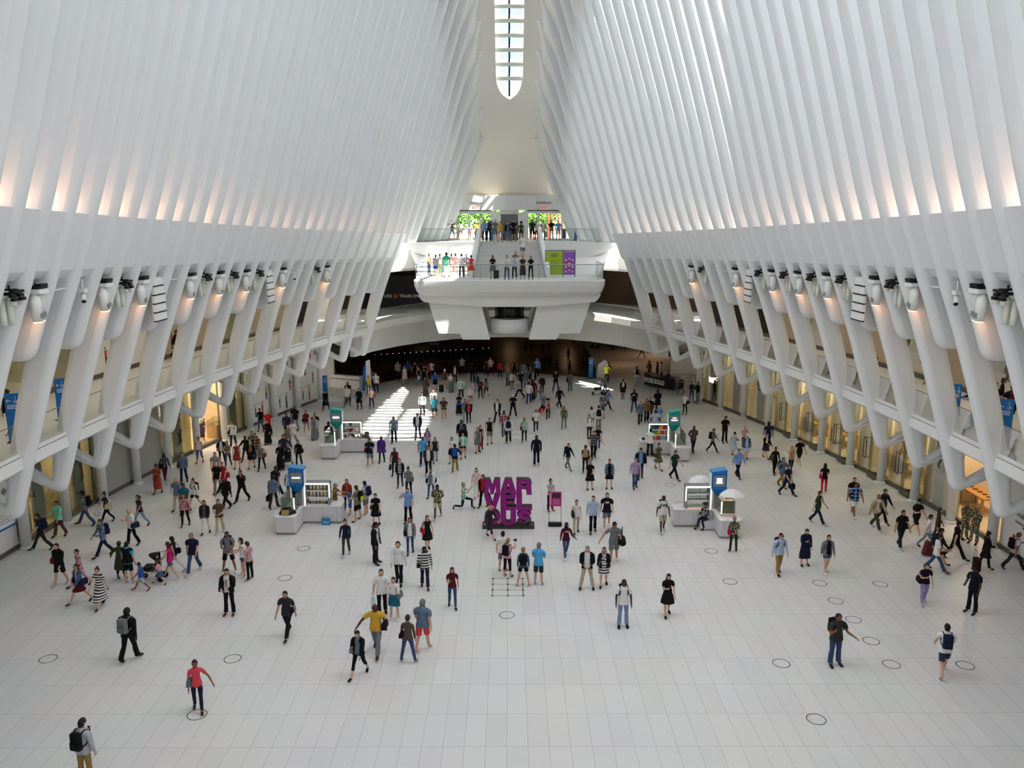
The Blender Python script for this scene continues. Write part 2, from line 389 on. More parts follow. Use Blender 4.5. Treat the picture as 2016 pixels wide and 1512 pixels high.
for s, G, U in ((-1, GROUND_L, UPPER_L), (1, GROUND_R, UPPER_R)):
    nm = 'left' if s < 0 else 'right'; wn = 0
    for k in range(-2, 12):
        g = G[k]
        if g in 'wh': bay(s, k, 0, 5.5, M_WHITE, 'wall_%s_panel' % nm)
        elif g == 'f': bay(s, k, .2, 5.5, M_GREYGL, 'window_%s_frosted' % nm)
        elif g == 'g':
            bay(s, k, .2, 5.5, M_GLASSG, 'window_%s_shop' % nm, thick=.02)
            bay(s, k, .0, 5.5, M_BEIGE, 'trim_%s_pier' % nm, u=FU + .3, a=.58, b=.85)
        elif g == 'x':
            bay(s, k, .2, 5.5, M_GLASSG, 'window_%s_shop' % nm, thick=.02, a=.5)
            # glass fin box on a dark base beside each column
            Yc = colY(k + .3); x = s * (FU - dx(Yc)); mb = MB().mat(M_GLASSG)
            xa, xb = sorted((x - s * .35, x + s * .35))
            mb.box(xa, xb, Yc - .45, Yc + .45, .2, 5.5); mb.mat(M_BRONZE).box(xa - .04, xb + .04, Yc - .5, Yc + .5, 0, .2)
            struct(mb.build('window_%s_fin' % nm))
            mb = MB().mat(M_DKSTEEL); p = onwall(s, k, .68, FU - .12)   # door pull
            mb.tube([(p.x, p.y - .18, .9), (p.x, p.y - .18, 2.1)], .025, 6); mb.tube([(p.x, p.y + .18, .9), (p.x, p.y + .18, 2.1)], .025, 6)
            mb.tube([(p.x, p.y - .18, .9), (p.x, p.y + .18, .9)], .025, 6); mb.tube([(p.x, p.y - .18, 2.1), (p.x, p.y + .18, 2.1)], .025, 6)
            struct(mb.build('trim_%s_door_pull' % nm))
        if g in 'gox':
            wl = onwall(s, k, .5, 24.6)
            area('shop_light', (wl.x, wl.y, 5.3), 2.4, {'g': 48, 'o': 26, 'x': 55}[g] * (1.3 if s > 0 else 1.8), (1, .80, .56), (-.3 * s, 0, -1), 2.2)
        u_ = U[k]
        if u_ == 'b': bay(s, k, 6.5, 10.1, M_BEIGE, 'wall_%s_upper' % nm); 
        elif u_ == 'h': bay(s, k, 6.66, 10.1, M_WHITE, 'wall_%s_upper' % nm)
        elif u_ == 'k': bay(s, k, 6.66, 10.1, M_DARK, 'wall_%s_upper' % nm)
        else:
            bay(s, k, 6.66, 10.1, M_GLASSG, 'window_%s_upper' % nm, thick=.02)
            wl = onwall(s, k, .5, 24.6); area('shop_light', (wl.x, wl.y, 9.9), 2.2, 22, (1, .78, .54), (-.3 * s, 0, -1), 2.2)
        bay(s, k, 6.5, 10.1, M_BEIGE, 'trim_%s_mullion' % nm, u=FU - .06, a=-.03, b=.05)
        wl = onwall(s, k, .5, 19.6)      # recessed walkway downlights, one bay each
        area('walkway_light', (wl.x, wl.y, 10.05), .8, 6, (1, .80, .6), (0, 0, -1))
    # shop floors and cross walls
    struct(strip('floor_%s_shop' % nm, lambda Y: [(FU + .1, .02), (28, .02), (28, .0), (FU + .1, .0)], [colY(k) for k in range(2, 13)], M_WARM, s, smooth=False))
    for k in (2, 4, 6, 9, 12):
        p = onwall(s, k, 0); mb = MB().mat(M_SHOPWALL); xa, xb = sorted((p.x + s * .15, s * (28 - dx(p.y))))
        mb.box(xa, xb, p.y - .06, p.y + .06, 0, 5.5); mb.box(xa, xb, p.y - .06, p.y + .06, 6.42, 10.1); struct(mb.build('wall_%s_cross' % nm))
# ---------------------------------------------------------------- far end: ring walkway, band wall, concourse room
ring = [(-11.05, 65.9), (-10.2, 68.5), (-8.8, 71.2), (-6.9, 73.6), (-4.6, 75.4), (-2.2, 76.4), (0, 76.7)]
ring = ring + [(-x, y) for x, y in ring[:-1][::-1]]
def ringstrip(name, off0, off1, z0, z1, m):
    mb = MB().mat(m); rings = []
    for i, (x, y) in enumerate(ring):
        d = Vector((x, y - 62.0)).normalized(); a = Vector((x, y)) + d * off0; c = Vector((x, y)) + d * off1
        rings.append([(a.x, a.y, z0), (c.x, c.y, z0), (c.x, c.y, z1), (a.x, a.y, z1)])
    mb.loft(rings); return struct(mb.build(name))
ringstrip('floor_ring_walkway', 0, 9.7, 5.9, 6.42, M_WHITE)
ringstrip('wall_ring_upper', .8, 1.0, 10.3, 13.0, M_WHITE)
ringstrip('wall_far_band', 1.6, 2.0, 3.7, 5.9, M_WHITE)
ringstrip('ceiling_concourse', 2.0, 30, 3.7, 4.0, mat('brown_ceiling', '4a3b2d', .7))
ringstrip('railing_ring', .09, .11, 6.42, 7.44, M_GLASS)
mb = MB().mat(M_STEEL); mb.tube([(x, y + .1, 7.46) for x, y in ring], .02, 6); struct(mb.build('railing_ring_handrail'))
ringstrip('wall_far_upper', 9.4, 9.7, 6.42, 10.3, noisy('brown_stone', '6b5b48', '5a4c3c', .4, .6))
ringstrip('ceiling_ring', .8, 9.7, 10.3, 10.5, M_WHITE)
M_WOOD = noisy('brown_wood_wall', '7a5634', '5f4328', .6, .5)
mb = MB().mat(M_WOOD); mb.box(-40, 40, 128, 128.5, -1.2, 4); mb.box(-40.5, -40, 80, 128, -1.2, 4); mb.box(40, 40.5, 80, 128, -1.2, 4)
struct(mb.build('wall_far_concourse'))
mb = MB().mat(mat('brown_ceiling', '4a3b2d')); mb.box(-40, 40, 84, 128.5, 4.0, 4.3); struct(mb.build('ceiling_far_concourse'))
mb = MB().mat(M_WHITE); mb.box(-40, -15.6, 72.5, 73.0, 0, 11); mb.box(15.6, 40, 79, 79.4, 0, 11); mb.box(-40, 40, 128.5, 129, -2, 12); mb.box(-30, -29, -9, 80, 0, 11); mb.box(29, 30, -9, 80, 0, 11)
struct(mb.build('wall_outer'))
for x, y, p in ((-10, 96, 30), (-16, 90, 12), (2, 100, 40), (8, 112, 90), (16, 90, 110), (12, 84, 60), (0, 118, 60), (-12, 112, 25)):
    area('concourse_light', (x, y, 3.6), 1.2, p * .14, (1, .62, .34), (0, 0, -1))
area('banner_light', (-13.5, 76.5, 10.0), 1.0, 3, (1, .85, .7)); area('banner_light', (12.5, 74, 10.0), 1.5, 4, (1, .7, .45))
# ---------------------------------------------------------------- street-level platform, landing, stair
mb = MB().mat(M_WHITE); mb.smooth = False
mb.prismy([(-8.6, 12.82), (8.6, 12.82), (8.6, 12.45), (8.1, 12.05), (6.6, 11.6), (-6.6, 11.6), (-8.1, 12.05), (-8.6, 12.45)], 69.5, 84)
struct(mb.build('floor_platform'))
mb = MB().mat(M_WHITE)   # body between platform and landing, sloping inwards
a = [(-8.3, 70.3, 12.0), (8.3, 70.3, 12.0), (8.3, 84, 12.0), (-8.3, 84, 12.0)]; c = [(-6.7, 65.2, 9.6), (6.7, 65.2, 9.6), (6.0, 84, 9.6), (-6.0, 84, 9.6)]
mb.loft([c, a]); struct(mb.build('wall_platform_hull'))
mb = MB().mat(M_WHITE)
land = fillet([(-6.9, 59.6), (6.9, 59.6), (6.9, 67), (-6.9, 67)], [.5, .5, 0, 0], 6)
rings = []
for z, o in ((9.2, .5), (9.5, .2), (9.9, .05), (10.3, 0), (10.4, .04)):
    rings.append([(x * (1 - o / 7), y + (o if y < 63 else 0), z) for x, y in land])
mb.loft(rings); struct(mb.build('floor_landing'))
mb = MB().mat(M_WHITE)
mb.prismy([(-6.65, 9.3), (-6.45, 8.95), (-6.2, 8.75), (-2.05, 8.4), (2.05, 8.4), (6.2, 8.75), (6.45, 8.95), (6.65, 9.3)], 60.25, 67)
for s in (-1, 1):
    p = [(5.95, 8.8), (5.2, 6.42), (3.65, 6.38), (3.45, 5.95), (1.45, 5.95), (2.05, 8.5)]
    p = [(s * x, z) for x, z in p]; p = p if s < 0 else p[::-1]
    mb.prismy(p, 60.6, 69)
struct(mb.build('wall_landing_hull'))
# lift shaft under the landing: glass drum over a white drum
lift = empty('lift_drum', (0, 62.4, 6.0), label='glass lift drum with curved white base under the landing', cat='lift')
mb = MB().mat(M_WHITE); mb.smooth = True; mb.cyl(0, 0, .35, 1.35, 1.5, 40); mb.build('drum_base', lift)
mb = MB().mat(M_DKSTEEL); mb.cyl(0, 0, 1.35, 1.5, 1.12, 32); mb.cyl(0, 0, 2.3, 2.4, 1.12, 32)
for k in range(10): mb.box(1.06 * math.cos(k * .628) - .03, 1.06 * math.cos(k * .628) + .03, 1.06 * math.sin(k * .628) - .03, 1.06 * math.sin(k * .628) + .03, 1.5, 2.4)
mb.build('drum_frame', lift)
mb = MB().mat(mat('lift_dark', '2c2d2c', .4)); mb.cyl(0, 0, 1.4, 2.4, .9, 24); mb.build('lift_car', lift)
mb = MB().mat(M_GLASSG); mb.smooth = True; mb.cyl(0, 0, 1.5, 2.3, 1.1, 32); mb.build('drum_glass', lift)
mb = MB().mat(noisy('stair_marble', 'cfcfcc', 'c2c2bf', 2, .5))
N = 16
for k in range(N):
    y0 = 62.0 + 7.5 * k / N; hw = 2.68 - .35 * k / N
    mb.box(-hw, hw, y0, 70, 10.4 + 2.42 * k / N, 10.4 + 2.42 * (k + 1) / N)
struct(mb.build('floor_stair'))
for s in (-1, 1):
    mb = MB().mat(M_RIB); r = []
    for f in (0, .3, .7, 1):
        y = 61.7 + 8.2 * f; x = s * (2.72 - .36 * f); z0 = 10.4 + 2.42 * max(f - .03, 0); h = .75 + .45 * f
        r.append([(x, y, 10.4), (x + s * .28, y, 10.4), (x + s * .28, y, z0 + h), (x, y, z0 + h)][::s])
    mb.loft(r); struct(mb.build('wall_stair_side'))
def rail(name, pts, h=1.08):
    mb = MB().mat(M_GLASS)
    for p, q in zip(pts, pts[1:]):
        p, q = Vector(p), Vector(q); mb.add([p, q, q + Vector((0, 0, h)), p + Vector((0, 0, h))], [(0, 1, 2, 3)])
    mb.mat(M_STEEL); mb.tube([Vector(p) + Vector((0, 0, h)) for p in pts], .03, 6)
    for p in pts: mb.tube([p, Vector(p) + Vector((0, 0, h))], .02, 6)
    return struct(mb.build(name))
rail('railing_platform_left', [(-7.9, 74, 12.82), (-7.9, 69.65, 12.82), (-2.6, 69.65, 12.82)])
rail('railing_platform_right', [(2.6, 69.65, 12.82), (7.9, 69.65, 12.82), (7.9, 74, 12.82)])
rail('railing_landing', [(-6.75, 65, 10.4), (-6.75, 60.2, 10.4), (-6.35, 59.75, 10.4), (-2.1, 59.72, 10.4), (2.1, 59.72, 10.4), (6.35, 59.75, 10.4), (6.75, 60.2, 10.4), (6.75, 65, 10.4)])
# street doors: wall with two trapezoid openings and a lift door
YD = 76.0
M_DOORW = noisy('door_wall', 'e2e2e0', 'd6d6d4', .8, .5)
mb = MB().mat(M_DOORW)
mb.prismy([(-9, 15.5), (9, 15.5), (9, 16.85), (-9, 16.85)], YD, YD + .3)          # header
mb.prismy([(-9, 12.8), (-5.55, 12.8), (-4.75, 15.5), (-9, 15.5)], YD, YD + .3); mb.prismy([(5.55, 12.8), (9, 12.8), (9, 15.5), (4.75, 15.5)], YD, YD + .3)
mb.prismy([(-1.62, 12.8), (-.82, 12.8), (-.82, 15.2), (-1.62, 15.5)], YD - .25, YD + .3); mb.prismy([(.82, 12.8), (1.62, 12.8), (1.62, 15.5), (.82, 15.2)], YD - .25, YD + .3)
mb.box(-.82, .82, YD - .25, YD + .3, 15.15, 15.5)
n_ = 14; arc = [(-2.4 + 4.8 * k / n_, YD - .05 - .75 * math.sin(math.pi * k / n_)) for k in range(n_ + 1)] + [(2.4, YD + .2), (-2.4, YD + .2)]
mb.prism(arc, 15.5, 16.75)
struct(mb.build('wall_far'))
mb = MB().mat(mat('lift_door', '55585a', .3, .6)); mb.box(-.8, .8, YD + .02, YD + .1, 12.82, 15.15); mb.mat(M_DKSTEEL); mb.box(-.02, .02, YD - .01, YD + .02, 12.82, 15.15); mb.box(.38, .42, YD - .01, YD + .02, 12.82, 15.15); mb.box(-.42, -.38, YD - .01, YD + .02, 12.82, 15.15)
struct(mb.build('door_3'))
for s, nm in ((-1, 'door_1'), (1, 'door_2')):
    mb = MB().mat(M_STEEL)
    for f in (0, .33, .66, 1):
        x = s * (1.64 + f * 3.1); mb.box(x - .06, x + .06, YD + .05, YD + .2, 12.82, 15.2)
    xa, xb = sorted((s * 1.62, s * 4.85)); mb.box(xa, xb, YD + .02, YD + .22, 15.2, 15.5)
    struct(mb.build(nm))
    mb = MB().mat(M_BLACK); mb.box(xa, xb, YD - .03, YD + .02, 15.42, 15.5); struct(mb.build('trim_door_%s' % ('left' if s < 0 else 'right')))
text_obj('trim_street_name', 'Greenwich Street', .19, M_BLACK, (-2.9, YD - .02, 16.15), (R(90), 0, 0))['kind'] = 'structure'
text_obj('trim_street_name', 'Greenwich Street', .19, M_BLACK, (3.1, YD - .02, 16.15), (R(90), 0, 0))['kind'] = 'structure'
# ---------------------------------------------------------------- vault (apse shell running into the skylight slot)
def zc(Y): return ztip(Y) + .75
rows = [(77.9, 16.75, 4.9), (77.75, 18.5, 4.3), (77.3, 20.6, 3.5)]
fade = lambda Y: min(max((Y - 62) / 12, 0), 1)
for Y in list(np.arange(75.2, 8, -1.6)) + list(np.arange(8, -9, -3)):
    rows.append((Y + 1.1 * fade(Y), zc(Y), 2.55))
Y_SK = 74.2
def slot(Y): 
    if Y > Y_SK: return 0.0
    q = min((Y_SK - Y) / 1.3, 1.0); return min(1.1 + .008 * (Y_SK - Y) + .12 * max(62 - Y, 0), 2.3) * math.sqrt(q * (2 - q))
dense = []
for (a, b_) in zip(rows, rows[1:]):
    m_ = 10 if 70 < a[0] < 77 else (4 if a[0] > 50 else 2)
    for k in range(m_): dense.append(tuple(a[j] + (b_[j] - a[j]) * k / m_ for j in range(3)))
dense.append(rows[-1])
mb = MB().mat(M_SHELL); mb.smooth = True
def vault_half(Y, z, hw):
    sw = slot(Y); r = []; g = fade(Y)
    for k in range(9):
        f = k / 8; x = sw + (hw - sw) * f; q = (x / hw) ** 2; r.append((x, Y - 1.1 * q * g, z - .3 * q))
    yy = r[-1][1]
    if Y < 76.5:
        zt = ztip(Y - 1.1 * g); px_, pz_ = r[-1][0], r[-1][2]
        for dz, dep in ((1.0, .12), (2.2, .38), (3.6, .75), (5.2, 1.15), (7.0, 1.5)):
            r.append((max(wu(zt - dz) - dx(Y - 1.1 * g) + dep, px_ + .05), yy, min(zt - dz + .2, pz_ - .1))); px_, pz_ = r[-1][0], r[-1][2]
    else:
        for k in range(5): r.append((r[-1][0] + .25, yy - .25 * (k + 1) * .3, r[-1][2] - .12))
    return r
for s in (-1, 1):
    rg = []
    for (Y, z, hw) in dense:
        r = [(s * x, y, zz) for x, y, zz in vault_half(Y, z, hw)]
        rg.append(r if s > 0 else r[::-1])
    mb.loft(rg, cap=False, closed=False)
vault = mb.build('ceiling_vault'); struct(vault)
bm = bmesh.new(); bm.from_mesh(vault.data); bmesh.ops.remove_doubles(bm, verts=bm.verts, dist=.002); bmesh.ops.recalc_face_normals(bm, faces=bm.faces); bm.to_mesh(vault.data); bm.free()
so = vault.modifiers.new('thick', 'SOLIDIFY'); so.thickness = .3; so.offset = 1 if vault.data.polygons[40].normal.z > 0 else -1
mb = MB().mat(mat('soffit_warm', 'cbbd9f', .6)); mb.box(-5, 5, YD + .3, 78.5, 16.6, 16.85); struct(mb.build('trim_vault_ledge'))
# skylight: glazing, central spine beam, cross bars
def zs(Y): 
    for (a, b_) in zip(dense, dense[1:]):
        if b_[0] <= Y <= a[0]: return a[1] + (b_[1] - a[1]) * (a[0] - Y) / max(a[0] - b_[0], 1e-6)
    return dense[-1][1]
sky_ys = list(np.arange(Y_SK - .05, -8, -1.2))
mb = MB().mat(M_SKYGLASS); mb.loft([[(-2.6, Y, zs(Y) + .3), (2.6, Y, zs(Y) + .3)] for Y in sky_ys], cap=False, closed=False); struct(mb.build('window_skylight'))
mb = MB().mat(mat('black_spine', '1c1c1e', .5)); mb.loft([[(-w_, Y, zs(Y) + .05), (w_, Y, zs(Y) + .05), (w_, Y, zs(Y) + .28), (-w_, Y, zs(Y) + .28)] for Y in sky_ys for w_ in [.07 + min(max(62 - Y, 0) * .02, .13)]]); struct(mb.build('trim_skylight_spine'))
mb = MB().mat(mat('skylight_bar', 'dfe6da', .5))
Y = Y_SK - 1.0
while Y > -7:
    h = slot(Y) + .12; bw = .22 if Y > 62 else .4
    for s in (-1, 1):
        a = [(0, Y, zs(Y) + .02), (0, Y - bw, zs(Y - bw) + .02), (0, Y - bw, zs(Y - bw) + .3), (0, Y, zs(Y) + .3)]
        b2 = [(s * h, y + .12, z) for _, y, z in a]
        mb.loft([a, b2] if s > 0 else [b2, a])
    Y -= .82 if Y > 62 else 1.05
struct(mb.build('trim_skylight_bars'))
# ---------------------------------------------------------------- outside: towers, street with trees
M_TOWER = noisy('tower_stone', 'd8d0c6', 'cbc2b6', .05, .8)
M_TWIN = mat('tower_window', '7f92b4', .3)
def tower(label, x0, x1, y0, y1, h, nx):
    t_ = empty('tower', ((x0 + x1) / 2, y0, 0), label=label, cat='building')
    mb = MB().mat(M_TOWER); mb.box(x0, x1, y0, y1, 0, h); o = mb.build('tower_wall', t_); o.location = -t_.location
    w = (x1 - x0) / nx
    for i in range(nx):
        for z in np.arange(34, min(h - 3, 62), 3.6):
            mb = MB().mat(M_TWIN); mb.box(x0 + w * (i + .28), x0 + w * (i + .72), y0 - .08, y0 + .1, z, z + 2.1); o = mb.build('window', t_); o.location = -t_.location
    return t_
tower('pale stone tower with blue windows seen through left of skylight', -14, -1.6, 138, 150, 90, 6)
tower('pale tower low behind right end of the skylight', 2.2, 9, 152, 160, 54, 4)
mb = MB().mat(mat('sun_block_face', '6f7f92', .3)); mb.box(-70, 90, -70, -20, 0, 173.5)  # unseen block added behind the camera to cut off the sun patch
struct(mb.build('wall_sun_block'))
mb = MB().mat(mat('street_pavement', '9c9a94', .8)); mb.box(-40, 40, 78.6, 150, 12.4, 12.8); struct(mb.build('floor_street'))
# ---------------------------------------------------------------- props: helpers
ORD = ['first', 'second', 'third', 'fourth', 'fifth', 'sixth', 'seventh', 'eighth', 'ninth', 'tenth', 'eleventh', 'twelfth', 'thirteenth', 'fourteenth', 'fifteenth', 'sixteenth', 'seventeenth', 'eighteenth', 'nineteenth', 'twentieth', 'twenty-first', 'twenty-second']
def copy_tree(o, parent=None):
    c = o.copy(); COL.objects.link(c)
    if parent: c.parent = parent
    for ch in list(o.children): copy_tree(ch, c)
    return c
def project(p):
    q = CAM_M.transposed() @ (Vector(p) - Vector((0, 0, CAM_H)))
    return 1008 + F_PX * q.x / -q.z, 756 - F_PX * q.y / -q.z
M_WARMGLOW = mat('warm_lamp', 'ffd0a0', emit='ffb070', estr=2.2)
M_STRIP = mat('led_strip', 'fff2e0', emit='fff0dc', estr=1.2)
M_LAMPW = mat('lamp_white', 'e6e6e2', .4)
M_BLUE = mat('sign_blue', '1a6ab0', .45); M_BLUEL = mat('sign_blue_light', '4b93cf', .45); M_TEAL = mat('sign_teal', '1f8f8a', .45)
M_KIOSK = mat('kiosk_white', 'cbc9cb', .4); M_KTOP = mat('kiosk_top', 'dedddd', .25)
M_GREYP = mat('sign_grey', '85878a', .5); M_PRINT = mat('print_white', 'f0efec', .6)
# ---------------------------------------------------------------- spotlight clusters, cameras and louvres hung in the bays
def make_cluster(kind):
    r = empty('spotlight_cluster' if kind in 'AB' else ('security_camera' if kind == 'C' else ('louvre_panel' if kind == 'L' else 'lighting_bar')))
    if kind == 'A':
        mb = MB().mat(M_BLACK); mb.box(-.2, .2, -.2, .25, -.16, -.08); mb.tube([(0, 0, 0), (0, 0, -.1)], .03, 6); mb.box(-.24, -.12, -.16, .2, -.1, -.02); mb.build('bracket', r)
        mb = MB().mat(M_LAMPW); mb.rbox(-.24, .24, -.22, .27, -.3, -.17, .05, 3); mb.build('housing', r)
        for y, d in ((-.12, -.06), (.17, .06)):
            mb = MB().mat(M_LAMPW); mb.tube([(0, y, -.28), (d * .5, y + d * .3, -.42), (d, y + d, -.5), (d * 1.4, y + d, -1.1)], [.06, .13, .145, .13], 14); l = mb.build('lamp', r)
            mb = MB().mat(M_WARMGLOW); mb.tube([(d * 1.4, y + d, -1.1), (d * 1.42, y + d, -1.125)], .115, 14); mb.build('lens', l)
            mb = MB().mat(M_GREYP); mb.box(d * 1.3 - .15, d * 1.3 - .12, y + d - .07, y + d + .07, -1.0, -.85); mb.build('clip', l)
    elif kind == 'B':
        mb = MB().mat(M_BLACK); mb.box(-.22, .22, -.05, .05, -.16, -.1); mb.tube([(0, 0, 0), (0, 0, -.2)], .03, 6); mb.box(-.26, -.1, -.2, .24, -.2, -.13); mb.build('bracket', r)
        for y in (-.16, .18):
            mb = MB().mat(mat('lamp_cream', 'dfe0d2', .4)); mb.tube([(-.16 * math.cos(t) - .02, y, -.55 + .34 * math.sin(t) if t < math.pi else -.55) for t in np.linspace(0, math.pi, 10)] + [(.14, y, -.8), (.12, y, -1.1)], [.075] * 10 + [.09, .07], 10); l = mb.build('lamp', r)
            mb = MB().mat(M_BLACK)
            for t in (.55, .95, 1.35, 1.75): mb.box(-.16 * math.cos(t) - .1 - .03, -.16 * math.cos(t) - .02, y - .09, y + .09, -.55 + .34 * math.sin(t) - .05, -.55 + .34 * math.sin(t) + .04)
            mb.build('fin', l)
    elif kind == 'C':
        mb = MB().mat(M_LAMPW); mb.tube([(0, 0, 0), (0, 0, -.35)], .03, 6); mb.box(-.1, .1, -.1, .1, -.42, -.3); mb.build('bracket', r)
        mb = MB().mat(M_LAMPW); mb.tube([(.05, .1, -.42), (-.12, -.22, -.68)], .075, 10); c = mb.build('camera_body', r)
        mb = MB().mat(M_BLACK); mb.tube([(-.12, -.22, -.68), (-.13, -.24, -.7)], .065, 10); mb.build('lens', c)
    elif kind == 'L':
        mb = MB().mat(M_LAMPW)
        for k in range(5): mb.box(-.04, .04, -.5, .5, -.42 - .34 * k, -.14 - .34 * k)
        mb.box(.05, .07, -.5, .5, -1.7, -.1); mb.build('slats', r)
        mb = MB().mat(M_BLACK)
        for k in range(5): mb.box(-.045, .05, -.5, .5, -.47 - .34 * k, -.42 - .34 * k)
        mb.build('gap', r)
    else:
        mb = MB().mat(M_LAMPW); mb.tube([(0, -.5, -.25), (0, .5, -.25)], .03, 6); mb.tube([(0, -.4, -.25), (0, -.4, 0)], .015, 5); mb.tube([(0, .4, -.25), (0, .4, 0)], .015, 5); mb.build('bar', r)
    return r
protos = {k: make_cluster(k) for k in 'ABCLR'}; used = set()
WHAT = {'A': ('white twin cylinder spotlight', 'light', 'cylinder spotlights under the ribs'), 'B': ('cream twin hooped spotlight', 'light', 'hooped spotlights under the ribs'), 'C': ('small white security camera', 'camera', 'cameras under the ribs'), 'L': ('white louvre panel', 'louvre', 'louvres under the ribs'), 'R': ('thin white lighting bar', 'light', 'lighting bars under the ribs')}
for s, seq, nm in ((-1, 'BARCABALRABABABLACRBA', 'left'), (1, 'BACRABALBABABABLARRBA', 'right')):
    start = min(range(-8, 2), key=lambda i: abs(project((s * (wu(11.9) + .45 - dx(28.7 + 1.55 * (i + .5))), 28.7 + 1.55 * (i + .5), 11.9))[0] - (15 if s < 0 else 1990)))
    cnt = {}
    for q, kind in enumerate(seq):
        i = start + q; Y = 28.7 + 1.55 * (i + .5); z = zled(Y) - 2.2
        if Y > 66: break
        r = protos[kind] if kind not in used else copy_tree(protos[kind]); used.add(kind)
        r.location = (s * (wu(z - .6) + .12 - dx(Y)), Y + .1, z - .03); r.scale = (s * 1.15, 1.15, 1.1)
        n_ = cnt[kind] = cnt.get(kind, 0) + 1
        tag(r, '%s, %s of its kind from the near end, %s rib wall' % (WHAT[kind][0], ORD[n_ - 1], nm), WHAT[kind][1], WHAT[kind][2])
        if kind in 'A': area('spot_glow', (s * (wu(z - .6) + .3 - dx(Y)), Y + .1, z - 1.32), .2, .5, (1, .55, .3), (.5 * s, .1, -1))
# ---------------------------------------------------------------- kiosks
def kiosk(px, py, m, sign_m, top_m, label, rows):
    o = at_z(px, py, 0); r = empty('kiosk', o, label=label, cat='kiosk', group='sales kiosks on the main floor')
    def xb(mb, x0, x1, *a): return mb.box(*sorted((m * x0, m * x1)), *a)
    def part(nm, mb, parent=r): return mb.build(nm, parent)
    mb = MB().mat(M_KIOSK); x = sorted((-m * 1.0, 0)); mb.rbox(x[0], x[1], -1.5, 1.0, .12, .86, .12, 5); c = part('counter', mb)
    mb = MB().mat(M_KTOP); mb.rbox(x[0] - .02, x[1] + .02, -1.52, 1.02, .86, .9, .13, 5); mb.build('counter_top', c)
    mb = MB().mat(mat('kiosk_base', '8f8a82', .5)); mb.rbox(x[0] + .03, x[1] - .03, -1.46, .97, 0, .12, .12, 5); mb.build('plinth', c)
    mb = MB().mat(M_KIOSK); xb(mb, 0, 1.85, 0, .8, .12, .86); mb.mat(M_GREYP); xb(mb, .92, .93, -.004, 0, .14, .84); xb(mb, 1.6, 1.61, -.004, 0, .14, .84); c = part('counter', mb)
    mb = MB().mat(M_KTOP); xb(mb, 0, 1.87, -.02, .82, .86, .9); mb.build('counter_top', c)
    mb = MB().mat(mat('kiosk_base', '8f8a82')); xb(mb, .02, 1.8, .03, .77, 0, .12); mb.build('plinth', c)
    # sign tower: post and a box with a tapered foot and sloping roof
    t = MB().mat(M_GREYP); xb(t, -.2, -.05, .1, .25, .9, 2.0); tw = part('sign_post', t)
    b = MB().mat(sign_m)
    cx = -.25; ring_ = lambda z, w, d, dz=0: [(m * (cx - w), .2 - d, z + dz), (m * (cx + w), .2 - d, z), (m * (cx + w), .2 + d, z), (m * (cx - w), .2 + d, z + dz)][::int(m)]
    b.loft([ring_(1.55, .1, .1), ring_(1.95, .36, .27), ring_(2.78, .36, .27, .1)]); b.mat(top_m).loft([ring_(2.78, .36, .27, .1), ring_(2.8, .36, .27, .1)]); bx = part('sign_box', b)
    b = MB().mat(M_PRINT); xb(b, cx + .355, cx + .37, -.02, .42, 2.0, 2.7); b.build('side_panel', bx)
    b = MB().mat(M_GREYP); xb(b, cx - .28, cx + .28, -.085, -.069, 2.1, 2.6); pn = b.build('sign_panel', bx)
    b = MB().mat(mat('lit_print', 'ffffff', emit='ffffff', estr=.6))
    for k, (w, z) in enumerate(rows): xb(b, cx - w, cx + w, -.092, -.084, z - .03, z + .03)
    b.build('sign_lines', pn)
    # lit display frame on the long arm
    f = MB().mat(M_GREYP); xb(f, .08, .16, .1, .6, .9, 2.0); xb(f, 1.2, 1.28, .1, .6, .9, 2.0); xb(f, .08, 1.28, .1, .6, 1.96, 2.04); fr = part('display_frame', f)
    f = MB().mat(M_STRIP); xb(f, .08, 1.28, .08, .12, 1.97, 2.03); xb(f, .06, .1, .08, .12, .92, 2.0); xb(f, 1.26, 1.3, .08, .12, 1.3, 2.0); f.build('light_strip', fr)
    f = MB().mat(M_PRINT)
    for z in (.92, 1.27, 1.6): xb(f, .16, 1.2, .12, .56, z, z + .02)
    f.build('shelf', fr); f = MB().mat(M_GLASS); xb(f, .16, 1.2, .58, .59, .92, 1.96); f.build('back_glass', fr)
    # glass case on the short arm
    f = MB().mat(M_STEEL)
    for xx in (-.82, -.2):
        for yy in (-.85, .7): xb(f, xx - .02, xx + .02, yy - .02, yy + .02, .9, 1.62 + .18 * (yy > 0))
    gc = part('case_frame', f); f = MB().mat(M_GLASSG); xb(f, -.83, -.82, -.85, .7, .9, 1.62); xb(f, -.2, -.19, -.85, .7, .9, 1.62); xb(f, -.82, -.2, -.86, -.85, .9, 1.62); f.build('case_glass', gc)
    f = MB().mat(M_STRIP); xb(f, -.22, -.18, -.9, -.86, .92, 1.6); xb(f, -.22, -.18, .4, .44, .92, 1.75); f.build('light_strip', gc)
    return r, o
k1, o1 = kiosk(598.5, 1031, 1, M_BLUE, M_BLUEL, 'L-shaped kiosk with blue sign box at left, selling jewellery', [(.2, 2.36)])
k2, o2 = kiosk(672.5, 892, 1, M_TEAL, mat('teal_top', '3fb0a8', .4), 'L-shaped kiosk with teal sign box beside the sun patch', [(.2, 2.38), (.2, 2.32)])
k3, o3 = kiosk(1317, 896.5, -1, M_TEAL, mat('teal_top', '3fb0a8'), 'L-shaped kiosk with teal sign box at right, colourful bags on shelves', [(.12, 2.44), (.2, 2.3)])
k4, o4 = kiosk(1401, 1038, -1, M_BLUE, M_BLUEL, 'L-shaped kiosk with blue sign box at right, selling sunglasses', [(.13, 2.46), (.13, 2.36), (.15, 2.26)])
